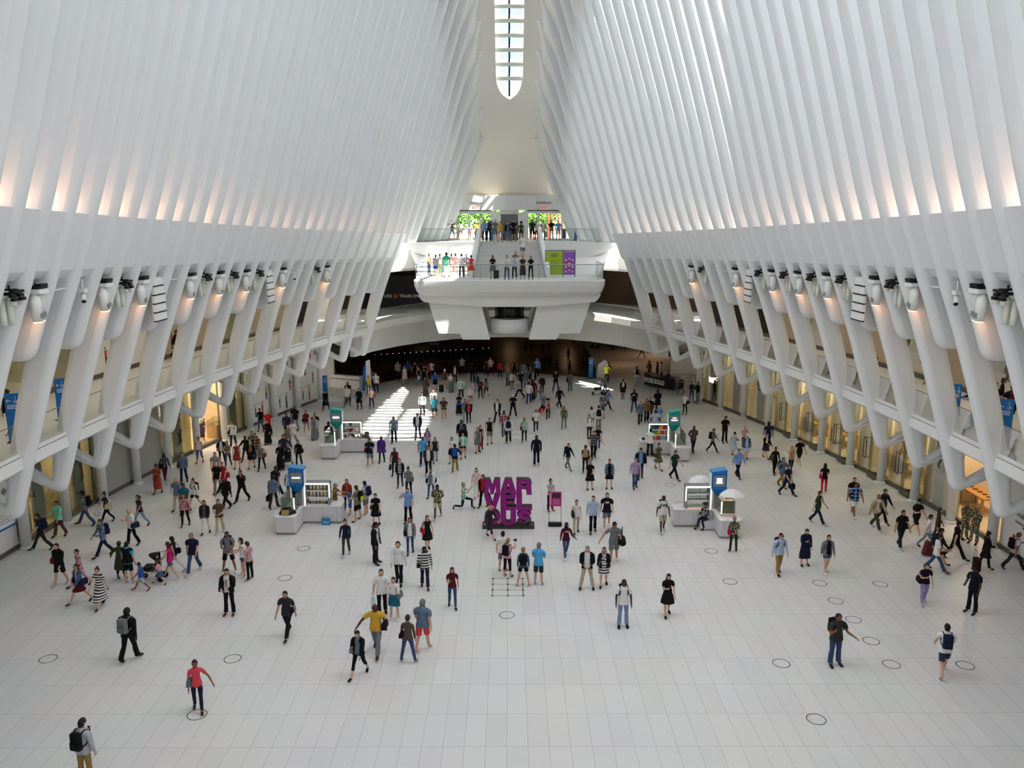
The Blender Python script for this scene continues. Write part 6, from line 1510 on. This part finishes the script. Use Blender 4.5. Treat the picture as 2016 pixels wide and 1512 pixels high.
    # finished skin mesh with the head on
    hp = head_xf(J, head_pts()); o = nv; fs = faces + [tuple(i + o for i in g) for g in grid_faces(20, 14)]
    me = bpy.data.meshes.new('person'); ex = MB()
    for s in (-1, 1): ex.mat(M_EYE).ball((s * .031, -.083, .012), .011, .007, .0065, 8, 5)
    ex.mat(M_LIP).ball((0, -.094, -.058), .022, .006, .0055, 8, 4)
    for s in (-1, 1): ex.mat(M_EYE).ball((s * .031, -.088, .034), .018, .004, .003, 6, 4)
    ep = head_xf(J, ex.v); o2 = nv + len(hp)
    me.from_pydata([tuple(c) for c in co] + hp + ep, [], fs + [tuple(i + o2 for i in g) for g in ex.f])
    for m in (skin_mat('1'), M_EYE, M_LIP): me.materials.append(m)
    mi = [0] * len(fs) + [{M_EYE: 1, M_LIP: 2}[ex.mats[m]] for m in ex.m]
    me.polygons.foreach_set('material_index', mi); me.polygons.foreach_set('use_smooth', [True] * len(mi)); me.update()
    B['mesh'] = me; BODY[key] = B
    return B
GAR = {}
def garment(B, key, cover, off):
    """shell of the body where cover(seg,par,side,z) is true, pushed out by off(seg,par)"""
    k = (id(B), key)
    if k in GAR: return GAR[k]
    co, no, seg, par, side = B['co'], B['no'], B['seg'], B['par'], B['side']
    inc = cover(seg, par, side, co); fs = [f for f in B['faces'] if all(inc[i] for i in f)]
    d = off(seg, par, co); used = sorted({i for f in fs for i in f}); mp = {i: j for j, i in enumerate(used)}
    p = co + no * d[:, None]
    me = bpy.data.meshes.new(key); me.from_pydata([tuple(p[i]) for i in used], [], [tuple(mp[i] for i in f) for f in fs])
    me.polygons.foreach_set('use_smooth', [True] * len(fs)); me.materials.append(M_BLACK); me.update(); GAR[k] = me
    return me
def isin(a, *n): 
    r = np.zeros(len(a), bool)
    for q in n: r |= a == q
    return r
def top_mesh(B, sleeve, long=False, loose=.0, open_front=False, tuck=False):
    f = B['sex'] == 'f'; hemz = B['J']['pelvis'][2] - (.10 if not long else .14) + (.16 if tuck else 0)
    cut = {'v': 0.02, 't': .62, 'l': 2}[sleeve]
    def cover(seg, par, side, co):
        c = isin(seg, 'torso') | (isin(seg, 'hips') & (co[:, 2] > hemz)) | (isin(seg, 'thigh') & (co[:, 2] > hemz) & (par < .3))
        c |= isin(seg, 'uarm') & (par < cut)
        if cut > 1: c |= isin(seg, 'farm') & (par < .97)
        if sleeve == 'v': c &= ~(isin(seg, 'torso') & (co[:, 2] > B['J']['neck0'][2] - .01))
        if open_front:
            fr = (np.abs(co[:, 0]) < .055) & (co[:, 1] < B['J']['chest'][1] - .03) & isin(seg, 'torso', 'hips'); c &= ~fr
        return c
    def off(seg, par, co):
        d = np.full(len(seg), .014 + loose); low = isin(seg, 'hips', 'thigh') | (isin(seg, 'torso') & (co[:, 2] < B['J']['waist'][2] + .06)); d[low] += .014
        if not f: d[isin(seg, 'torso')] += .006
        d[isin(seg, 'farm')] = .010 + loose * .6
        return d
    return garment(B, 'top_%s_%d_%.3f_%d%d' % (sleeve, long, loose, open_front, tuck), cover, off)
def leg_mesh(B, kind):
    lim = {'p': (2, .97), 'q': (2, .45), 's': (.86, -1), 'S': (.55, -1)}[kind]
    def cover(seg, par, side, co):
        c = isin(seg, 'hips') | (isin(seg, 'thigh') & (par < lim[0])) | (isin(seg, 'torso') & (co[:, 2] < B['J']['pelvis'][2] + .07))
        if lim[1] > 0: c |= isin(seg, 'shin') & (par < lim[1])
        return c
    f = B['sex'] == 'f'
    def off(seg, par, co):
        d = np.full(len(seg), .007 if f else .010); s = isin(seg, 'shin'); d[s] = (.008 + .006 * par[s]) if f else (.014 + .018 * par[s])
        if kind in 'sS': t = isin(seg, 'thigh'); d[t] = .012 + .022 * par[t]
        return d
    return garment(B, 'leg_' + kind, cover, off)
def shoe_mesh(B, s):
    def cover(seg, par, side, co): return (isin(seg, 'foot') & (side == s))
    return garment(B, 'shoe%d' % s, cover, lambda seg, par, co: np.full(len(seg), .009))
def skirt_mesh(B, z0, z1, flare=.05, key='skirt', top=0.0):
    k = (id(B), key, z0, z1, flare)
    if k in GAR: return GAR[k]
    J = B['J']; rings = []
    for i in range(9):
        z = z1 + (z0 - z1) * i / 8; xs, ys, rr = [], [], []
        pz = J['pelvis'][2]
        if z > pz - .06:
            t = min(max((z - pz) / .35, 0), 1); c = J['pelvis'] * (1 - t) + J['chest'] * t
            rx = .165 - .03 * t; ry = .125 - .015 * t; cx, cy = 0, c[1]
        else:
            for s in (-1, 1):
                q = J[s]
                for a, b, r in ((q['hip'], q['knee'], .09), (q['knee'], q['ankle'], .065)):
                    if (a[2] - z) * (b[2] - z) <= 0 and abs(a[2] - b[2]) > 1e-4:
                        t = (a[2] - z) / (a[2] - b[2]); p = a + (b - a) * t; xs.append(p[0]); ys.append(p[1]); rr.append(r)
            if not xs: xs, ys, rr = [-.09, .09], [J['pelvis'][1]] * 2, [.09, .09]
            cx, cy = (max(xs) + min(xs)) / 2, (max(ys) + min(ys)) / 2; rx = (max(xs) - min(xs)) / 2 + max(rr) + .012; ry = (max(ys) - min(ys)) / 2 + max(rr) + .005
        g = flare * max(0, (i - 2) / 6) + top * max(0, 1 - i / 3)
        rings.append([(cx + (rx + g) * math.sin(2 * math.pi * n / 20), cy - (ry + g) * math.cos(2 * math.pi * n / 20), z) for n in range(20)])
    mb = MB().mat(M_BLACK); mb.smooth = True; mb.loft(rings, cap=False); GAR[k] = me = mb.mesh(key)
    return me
HAIRM = {}
def hair_mesh(B, kind):
    J = B['J']; k = (id(B), kind)
    if k in HAIRM: return HAIRM[k]
    mb = MB().mat(M_BLACK); mb.smooth = True
    def shell(grow, keep): mb.add(head_xf(J, head_pts(grow)), grid_faces(20, 14, keep))
    def hairline(i, j):          # i around from the face, j down from the crown
        front = min(i, 20 - i) / 10; return j < (4.3 if front < .3 else 5.8 + 1.2 * (front > .36) + (3.6 if front > .5 else 0))
    H = lambda p: head_xf(J, [p])[0]
    if kind == 'n': shell(.012, lambda i, j: 5.5 < j < 8.5 and 6 < i < 14)
    elif kind == 'a':
        mb.v += []; c = H((0, .03, .05)); mb.ball(c, .135, .135, .13, 14, 10)
    elif kind in ('c', 'h', 'H'):
        shell(.07, hairline); shell(.14, lambda i, j: j < 4.4)
        if kind == 'c':
            r = [[H((x, -.07 - .115 * math.sqrt(max(1 - (x / .075) ** 2, 0)), .052 - .012)) for x in np.linspace(-.074, .074, 9)], [H((x, -.07, .062)) for x in np.linspace(-.074, .074, 9)]]
            mb.loft(r, cap=False, closed=False)
        else:
            w = .17 if kind == 'h' else .125
            mb.loft([[H((q * math.sin(t), q * 1.08 * -math.cos(t), zz)) for t in np.linspace(0, 2 * math.pi, 20, False)] for q, zz in ((.085, .06), (w, .05), (w, .044), (.08, .05))], cap=False)
    elif kind == 'B': shell(.13, lambda i, j: j < 6.2 if min(i, 20 - i) < 5 else j < 8)
    else:
        shell(.09 if kind in 'sn' else .12, hairline)
        if kind == 'l':
            rg = []
            for t, (w, d) in zip(np.linspace(0, 1, 7), ((.078, .088), (.086, .1), (.09, .1), (.094, .095), (.098, .085), (.098, .075), (.08, .06))):
                z = .04 - .30 * t; base = [(w * math.sin(a), .012 + d * -math.cos(a) * (1 if -math.cos(a) > 0 else .35), z) for a in np.linspace(R(62), R(298), 15)]
                rg.append(head_xf(J, base))
            mb.loft(rg, cap=False, closed=False)
            mb.loft([head_xf(J, [(x * .86, y * .82, z) for x, y, z in [(q[0] - J['head'][0], q[1] - J['head'][1], q[2] - J['head'][2]) for q in r]]) if False else [tuple(Vector(p) * 1.0) for p in r][::-1] for r in rg], cap=False, closed=False) if False else None
        elif kind == 'b': mb.ball(H((0, .055, .125)), .045, .045, .04, 10, 7)
        elif kind == 'p': mb.tube([H((0, .09, .05)), H((0, .13, .02)), H((0, .135, -.08)), H((0, .12, -.17))], [.02, .032, .028, .008], 8)
    HAIRM[k] = me = mb.mesh('hair')
    return me
def child(root, name, me, m):
    o = bpy.data.objects.new(name, me); COL.objects.link(o); o.parent = root
    if m is not None:
        o.material_slots[0].link = 'OBJECT'; o.material_slots[0].material = m
    return o
# ---- things people carry, modelled in the figure's own frame
CARRY = {}
def carry_mesh(kind):
    if kind in CARRY: return CARRY[kind]
    a = MB().mat(M_BLACK); b = MB().mat(M_BLACK)
    if kind == 'backpack':
        a.rbox(-.14, .14, -.07, .08, -.22, .2, .06, 4); a.smooth = True; a.ball((0, .0, .2), .138, .072, .05, 12, 6); a.smooth = False
        b.rbox(-.11, .11, .06, .115, -.19, .0, .04, 3)
        for s in (-1, 1): b.tube([(s * .1, -.06, .17), (s * .115, -.13, .235), (s * .125, -.24, .2), (s * .13, -.285, .08), (s * .14, -.26, -.05), (s * .15, -.12, -.14), (s * .12, -.05, -.18)], .018, 6)
    elif kind == 'bag':
        a.loft([[(x * w, y * d, z) for x, y in ((-1, -1), (1, -1), (1, 1), (-1, 1))] for z, w, d in ((-.3, .055, .15), (-.28, .07, .17), (-.12, .06, .165), (-.05, .03, .15))])
        b.tube([(0, -.11, -.06), (0, -.09, .1), (0, -.02, .2), (0, .05, .1), (0, .11, -.06)], .011, 6)
    elif kind == 'tote':
        a.loft([[(x * w, y * d, z) for x, y in ((-1, -1), (1, -1), (1, 1), (-1, 1))] for z, w, d in ((-.42, .05, .14), (-.40, .07, .16), (-.2, .06, .17), (-.1, .035, .16))])
        b.tube([(0, -.08, -.11), (0, -.03, .0), (0, .03, .0), (0, .08, -.11)], .009, 6)
    elif kind == 'plastic':
        a.smooth = True
        a.loft([[(r * math.sin(t) * .7, r * math.cos(t), z) for t in np.linspace(0, 2 * math.pi, 12, False)] for z, r in ((-.42, .06), (-.38, .13), (-.25, .15), (-.12, .09), (-.04, .025), (.02, .03))])
        b.tube([(0, -.02, -.04), (0, 0, .03), (0, .02, -.04)], .008, 5)
    elif kind == 'phone': a.rbox(-.036, .036, -.005, .005, -.07, .07, .004, 2); b.box(-.032, .032, -.0065, -.0052, -.06, .06)
    elif kind == 'camera': a.box(-.065, .065, -.03, .03, -.04, .04); b.smooth = True; b.tube([(0, -.03, 0), (0, -.1, 0)], .032, 10)
    elif kind == 'case':
        a.rbox(-.2, .2, -.12, .12, .04, .58, .04, 3)
        for s in (-1, 1): b.tube([(s * .1, .08, .56), (s * .1, .08, .98)], .01, 5); b.tube([(s * .16, -.02, .03), (s * .16, .02, .03)], .03, 8)
        b.tube([(-.1, .08, .98), (.1, .08, .98)], .014, 6)
    elif kind == 'duffel':
        a.smooth = True; a.tube([(0, -.26, -.3), (0, -.24, -.3), (0, .24, -.3), (0, .26, -.3)], [.1, .14, .14, .1], 12); b.tube([(0, -.15, -.19), (0, -.08, .12), (0, 0, .3), (0, .08, .12), (0, .15, -.19)], .016, 6)
    CARRY[kind] = (a.mesh(kind), b.mesh(kind + '_strap'))
    return CARRY[kind]
BAGN = {}
CN = dict(k='black', dk='dark grey', gy='grey', lg='light grey', w='white', nv='navy', nvr='navy', bl='blue', lb='light blue', tl='turquoise', rd='red', cr='maroon', crs='red', mg='pink', rust='brown', br='brown', tn='tan', be='beige', neon='black and yellow', kred='dark red')
def carried(root, kind, name, col, loc, rot, label, cat, s=1.0):
    a, b = carry_mesh(kind); M = root.matrix_basis @ Matrix.Translation(Vector(loc)) @ Matrix.Rotation(rot, 4, 'Z') @ Matrix.Scale(s, 4)
    o = bpy.data.objects.new(name, a); COL.objects.link(o); o.matrix_world = M
    m = fabric('k' if col == 'neon' else col) if kind != 'plastic' else mat('thin_plastic', 'c9c8c8', .4)
    o.material_slots[0].link = 'OBJECT'; o.material_slots[0].material = m
    c = child(o, {'backpack': 'pocket', 'phone': 'screen', 'camera': 'lens', 'case': 'handle'}.get(kind, 'strap'), b, fabric(col) if kind != 'phone' else mat('phone_glass', '20242a', .15))
    tag(o, label, cat, {'backpack': 'backpacks on people', 'phone': 'phones in hands'}.get(kind, 'bags carried by people'))
    return o
PEOPLE_XY = []
def person(row, z, group):
    spec, label = row.split('|'); x, y, fc, legs, arms, bld, top, bot, hair, skin, ex = spec.split()
    x, y = float(x), float(y); pos = POS.get(label) or at_z(x, y, z); heavy = bld.endswith('*'); bld = bld.rstrip('*'); sx = bld[0]; h = float(bld[1:]) if len(bld) > 1 else {'m': 1.76, 'f': 1.65, 'c': 1.2}[sx]
    h += random.uniform(-.02, .02) if len(bld) == 1 else 0
    PEOPLE_XY.append((pos, label))
    sex = 'f' if sx == 'f' else 'm'
    B = body(legs, arms, sex, 2 if y > 830 else 1); J = B['J']; sc = h / 1.75
    view = math.degrees(math.atan2(pos.x, pos.y))
    root = bpy.data.objects.new('person', B['mesh']); COL.objects.link(root)
    k = sc * (1.17 if heavy else 1.05)
    if sx == 'c': k = sc * 1.12
    root.location = pos; z = pos.z; root.rotation_euler.z = R(float(fc)); root.scale = (k, k, sc)
    root.material_slots[0].link = 'OBJECT'; root.material_slots[0].material = skin_mat(skin)
    tag(root, label, 'person', group)
    if legs == 'sit': root.location.z = z
    EX = {}
    for e in ex.split(','):
        a, _, c = e.partition(':'); EX[a] = c or True
    # clothes
    tt, _, tc = top.partition(':'); cols = tc.split('/'); c1 = cols[0]; c2 = cols[1] if len(cols) > 1 else 'w'
    pz = J['pelvis'][2]; hipz = pz - .02; ank = min(J[-1]['ankle'][2], J[1]['ankle'][2]); knz = (J[-1]['knee'][2] + J[1]['knee'][2]) / 2
    loose = .0 if sex == 'f' else .006; tk = bot[0] in 'kK'
    def skirt(nm, z0, z1, c, fl, t=0.0): child(root, nm, skirt_mesh(B, z0, z1, fl, nm, t), fabric(c))
    if tt in 't': child(root, 'shirt', top_mesh(B, 't', sex == 'm', loose, False, tk), fabric(c1))
    elif tt == 'l': child(root, 'shirt', top_mesh(B, 'l', sex == 'm', loose, False, tk), fabric(c1))
    elif tt == 'v': child(root, 'vest_top', top_mesh(B, 'v', False, loose, False, tk), fabric(c1))
    elif tt in ('j', 's'):
        child(root, 'shirt', top_mesh(B, 't', False, .0), fabric(c2)); child(root, 'jacket', top_mesh(B, 'l', True, .018, True), fabric(c1))
        if tt == 's' and sex == 'm' and c1 in ('k', 'tan'):
            mb = MB().mat(M_BLACK); q = J['uchest']; w_ = J['waist']; mb.prismy([(-.018, 0), (.018, 0), (.022, .28), (.012, .3), (-.012, .3), (-.022, .28)], -.006, .006)
            o = child(root, 'tie', mb.mesh('tie'), fabric('gy' if c1 == 'k' else 'dk')); o.location = (0, float(J['chest'][1]) - .135, float(w_[2]) - .02)
    elif tt == 'J': child(root, 'shirt', top_mesh(B, 'l', False, .0), fabric(c2)); child(root, 'vest', top_mesh(B, 'v', True, .016), fabric(c1))
    elif tt == 'C': child(root, 'shirt', top_mesh(B, 't', True, loose), fabric(c1)); child(root, 'slung_jacket', top_mesh(B, 'v', False, .03), fabric(c2))
    elif tt == 'c': child(root, 'shirt', top_mesh(B, 't', False, .0), fabric(c2)); child(root, 'coat', top_mesh(B, 'l', True, .02, False), fabric(c1)); skirt('coat_skirt', knz + .08, pz + .12, c1, .06, .012)
    elif tt == 'L': child(root, 'coat', top_mesh(B, 'l', True, .016), fabric(c1)); skirt('coat_skirt', knz - .02, pz + .12, c1, .07, .012)
    elif tt == 'P': child(root, 'poncho', top_mesh(B, 'l', True, .03), fabric(c1)); skirt('poncho_skirt', knz + .22, pz + .3, c1, .1, .05)
    elif tt in 'deMN':
        sl = {'d': 't', 'e': 'v', 'M': 't', 'N': 'l'}[tt]; child(root, 'dress_top', top_mesh(B, sl, False, .004), fabric(c1))
        skirt('dress_skirt', {'d': knz + .06, 'e': knz + .08, 'M': ank + .22, 'N': ank + .0}[tt], pz + .1, c1, {'d': .06, 'e': .05, 'M': .03, 'N': .06}[tt], .004)
    bt, _, bc = bot.partition(':')
    if bt in ('p', 'q', 's'): child(root, {'p': 'trousers', 'q': 'cropped_trousers', 's': 'shorts'}[bt], leg_mesh(B, 'S' if (bt == 's' and sex == 'f') else bt), fabric(bc))
    elif bt in ('k', 'K', 'K2'): skirt('skirt', {'k': knz + .1, 'K': ank + .05, 'K2': knz - .14}[bt], pz + .1, bc, {'k': .03, 'K': .07, 'K2': .06}[bt], .004)
    sh = EX.get('sh', 'w' if bt == 's' and random.random() < .4 else random.choice(('k', 'k', 'dk', 'br', 'k', 'lg')))
    for s in (-1, 1): child(root, 'shoe', shoe_mesh(B, s), fabric(sh))
    ht, _, hc = hair.partition(':')
    if ht in 'chHB': 
        child(root, {'c': 'cap', 'h': 'hat', 'H': 'helmet', 'B': 'beanie'}[ht], hair_mesh(B, ht), fabric(hc))
    else: child(root, 'hair', hair_mesh(B, ht), hair_mat(hc))
    if 'sg' in EX:
        mb = MB().mat(M_BLACK)
        for s in (-1, 1): mb.ball((s * .032, -.098, .012), .026, .008, .018, 8, 5)
        mb.box(-.01, .01, -.102, -.096, .014, .02); mb.v = head_xf(J, mb.v); child(root, 'sunglasses', mb.mesh('sunglasses'), M_BLACK)
    if 'hp' in EX:
        mb = MB().mat(M_BLACK); mb.tube([(.085 * math.cos(t), 0, .02 + .115 * math.sin(t)) for t in np.linspace(0, math.pi, 9)], .012, 6)
        for s in (-1, 1): mb.ball((s * .085, 0, -.005), .022, .038, .042, 8, 6)
        mb.v = head_xf(J, mb.v); child(root, 'headphones', mb.mesh('headphones'), M_BLACK)
    if c1 in ('kw', 'crw', 'w2', 'camoL'):
        mb = MB().mat(M_BLACK)
        if c1 == 'camoL': mb.ball((0, 0, 0), .085, .01, .075, 14, 6)
        else: mb.box(-.09, .09, -.012, .0, -.02, .015); mb.box(-.07, .07, -.012, .0, -.06, -.035)
        o = child(root, 'chest_print', mb.mesh('chest_print'), fabric('dk' if c1 == 'w2' else ('w' if c1 != 'crw' else 'pk'))); o.location = (0, float(J['chest'][1]) - (.127 if sex == 'm' else .112), float(J['chest'][2]) + .06)
    if c1 == 'hivis':
        pass
    if label.startswith('police'):
        mb = MB().mat(M_BLACK); mb.ball((-.07, -.15, 0), .025, .01, .032, 8, 5); o = child(root, 'badge', mb.mesh('badge'), M_STEEL); o.location = (0, float(J['chest'][1]), float(J['chest'][2]) + .07)
    if label.startswith('little girl'):
        mb = MB().mat(M_BLACK); mb.ball((.05, .03, .1), .045, .03, .035, 8, 5); mb.v = head_xf(J, mb.v); child(root, 'hair_bow', mb.mesh('hair_bow'), fabric('or' if 'or' in MATS else 'coral'))
    if 'jacket' in label and 'waist' in label: skirt('tied_jacket', pz - .12, pz + .08, 'nv' if sex == 'm' else 'bl', .03, .012)
    # things carried stay objects of their own
    bpy.context.view_layer.update() if False else None
    root_m = Matrix.Translation(root.location) @ Matrix.Rotation(root.rotation_euler.z, 4, 'Z') @ Matrix.Diagonal((k, k, sc, 1))
    class RM: pass
    rm = RM(); rm.matrix_basis = root_m
    up, ch = J['uchest'], J['chest']
    hd = {s: J[s]['palm'] for s in (-1, 1)}; hips = {s: (s * .25, float(J['pelvis'][1]), float(pz) + .16) for s in (-1, 1)}
    W_ = lambda c, kind: '%s %s %s' % (CN.get(c, 'dark'), kind, '')
    def put(kind, name, c, loc, rot, cat, noun, verb, s=1.0):
        carried(rm, kind, name, c, [float(q) for q in loc], rot, '%s %s %s %s' % (CN.get(c, 'dark'), noun, verb, label), cat, s)
    for e, c in EX.items():
        if e == 'bp': put('backpack', 'backpack', c, (0, float(ch[1]) + (.185 if sex == 'm' else .165), float(ch[2]) - .02), 0, 'backpack', 'backpack', 'on')
        elif e in ('sb', 'SB'):
            s = -1 if e == 'sb' else 1; put('bag', 'shoulder_bag', c, (s * (.235 if sex == 'm' else .21) , float(ch[1]) + .05, float(ch[2]) - .1), 0, 'bag', 'shoulder bag', 'of')
        elif e == 'cb': put('bag', 'crossbody_bag', c, (.2, float(ch[1]) + .06, float(ch[2]) - .1), 0, 'bag', 'crossbody bag', 'of', .8)
        elif e in ('tbL', 'btote', 'btoteL', 'gtoteL', 'bc', 'gbag', 'rbag', 'rbag2'):
            s = 1 if e in ('rbag', 'rbag2', 'btote', 'bc') else -1; cc = {'btote': 'k', 'btoteL': 'k', 'bc': 'k', 'gtoteL': 'dk', 'tbL': 'dk', 'gbag': 'mtp', 'rbag': 'rd', 'rbag2': 'rd'}[e]
            if e == 'rbag':
                loc = (.24, float(J['pelvis'][1]) - .12, float(pz) + .3)
            else: loc = hd[s]
            put('tote', 'carrier_bag' if 'bag' in e else 'tote_bag', cc, loc, 0 if e != 'rbag' else R(90), 'bag', 'bag', 'held by', .72 if e == 'rbag2' else 1.0)
            if e == 'rbag':
                mb = MB().mat(fabric('w')); pts = [((.075 if q % 2 == 0 else .03) * math.sin(math.pi * q / 5), (.075 if q % 2 == 0 else .03) * math.cos(math.pi * q / 5)) for q in range(10)]
                mb.prismy(pts, -.004, .004); o = mb.build('star'); bag_o = [q for q in COL.objects if q.name.startswith('carrier_bag')][-1]; o.parent = bag_o; o.rotation_euler.z = R(-90); o.location = (.072, 0, -.26)
        elif e in ('pb', 'pbL'): put('plastic', 'plastic_bag', 'w', hd[-1] if e == 'pbL' or arms[1] != 'b' else hd[1], 0, 'bag', 'plastic bag', 'held by')
        elif e == 'ph': s = -1 if arms[0] == 'p' else 1; put('phone', 'phone', 'k', hd[s], 0, 'phone', 'phone', 'held by')
        elif e == 'cam': s = -1 if arms[0] == 'm' else 1; put('camera', 'camera', 'k', hd[s], 0, 'camera', 'camera', 'held by')
        elif e == 'sc': put('case', 'suitcase', c, (-.25, .4, 0), 0, 'suitcase', 'wheeled case', 'of')
        elif e == 'duf': put('duffel', 'duffel_bag', 'k', (.27, float(ch[1]), float(ch[2]) - .05), 0, 'bag', 'duffel bag', 'of')
    return root
# settle the crowd: nobody stands inside someone else, behind a facade or off the edge
BLOCKS = ((FLOOR_PEOPLE, 0), (BALCONY_PEOPLE, 6.42), (LANDING_PEOPLE, 10.4), (PLATFORM_PEOPLE, 12.82))
POS = {}
for block, z in BLOCKS:
    pts = []
    for row in block.strip().split('\n'):
        sp_, lb = row.split('|'); sp_ = sp_.split(); p = at_z(float(sp_[0]), float(sp_[1]), z); pts.append([p, lb, sp_[3]])
    for p, lb, lg in pts:
        u = abs(p.x) + dx(p.y)
        if z == 6.42 and u > 21.6: p.x *= (21.6 - dx(p.y)) / abs(p.x)
        if z == 6.42 and u < 18.35: p.x *= (18.35 - dx(p.y)) / abs(p.x)
        if z == 12.82 and p.y > 75.2: p.y = 75.2
        if z == 12.82 and p.y < 69.95: p.y = 69.95
        if z == 10.4 and p.y < 60.15: p.y = 60.15
        if z == 0 and p.y > 75 and abs(p.x) < 9:
            p.y = min(p.y, 79.2 - (p.x + 1) ** 2 * .05)
    for _ in range(12):
        for i in range(len(pts)):
            for j in range(i):
                a, b = pts[i][0], pts[j][0]; d = (a - b).length; need = .58
                if d < need:
                    f, n_ = (a, b) if a.length > b.length else (b, a); w = Vector((f.x, f.y, 0)).normalized(); f += w * (need - d) * .35; n_ -= w * (need - d) * .25
    for p, lb, lg in pts: POS[lb] = p
POS['man in white tee halfway up the marble stair'] = min((at_y(1029, 509, yy) for yy in np.arange(62.2, 69.4, .47)), key=lambda p: abs(p.z - (10.4 + 2.42 * (int((p.y - 62) / (7.5 / 16)) + 1) / 16)))
_p = POS['man in white tee halfway up the marble stair']; _p.z = 10.4 + 2.42 * (int((_p.y - 62) / (7.5 / 16)) + 1) / 16
for block, z, g in ((FLOOR_PEOPLE, 0, 'people on the main floor'), (BALCONY_PEOPLE, 6.42, 'people on the upper walkways'), (LANDING_PEOPLE, 10.4, 'people on the landing'), (PLATFORM_PEOPLE, 12.82, 'people by the street doors')):
    for row in block.strip().split('\n'): person(row, z, g)
person('1029 509 5 w3 ph m1.84 t:w s:gy s:br 1 -|man in white tee halfway up the marble stair', 11.2, 'people on the landing')
# people so far down the dark concourse that they show only as small shapes
far = MB(); far.mat(fabric('k')); FARX = [(1035, 697), (1046, 700), (1069, 701), (1080, 702), (1087, 677), (1129, 680), (1151, 679), (1161, 682), (1119, 715), (1071, 733), (1081, 733), (1096, 742), (1121, 744), (1148, 738), (1166, 705), (1176, 706), (888, 706), (940, 708), (967, 704), (744, 716), (754, 717), (804, 718), (699, 735), (660, 735), (876, 733), (1205, 690), (1231, 688), (1263, 706)]
for q, (x, y) in enumerate(FARX):
    zf = 0 if x > 1185 else -1.2; p = at_z(x, y, zf); B = body(('st', 'w1', 'w3', 'w2')[q % 4], ('dd', 'cd', 'dd', 'pd')[q % 4], 'mf'[q % 2], 1)
    far.mat(fabric(('k', 'dk', 'nv', 'brk', 'k')[q % 5])); a = R((0, 180, 60, -60, 170)[q % 5]); c, s = math.cos(a), math.sin(a); far.smooth = True
    me = B['mesh']; far.add([(p.x + v.co.x * c - v.co.y * s, p.y + v.co.x * s + v.co.y * c, zf + v.co.z) for v in me.vertices], [tuple(f.vertices) for f in me.polygons])
tag(far.build('distant_crowd'), 'small dark figures far down the dim concourse', 'crowd', kind='stuff')

for o in COVERS:
    lab = min(PEOPLE_XY, key=lambda q: (q[0] - o.location).length)[1]
    tag(o, 'round dark-edged floor cover nearest ' + ' '.join(lab.split()[:11]), 'floor cover', 'round floor covers')
_seen = {}
for o in COVERS: _seen.setdefault(o['label'], []).append(o)
for lab, os_ in _seen.items():
    if len(os_) > 1:
        for w_, o in zip(('nearer', 'farther', 'third', 'fourth', 'fifth'), sorted(os_, key=lambda q: q.location.y)): o['label'] = o['label'].replace('round dark-edged floor cover nearest', w_ + ' round floor cover close to')
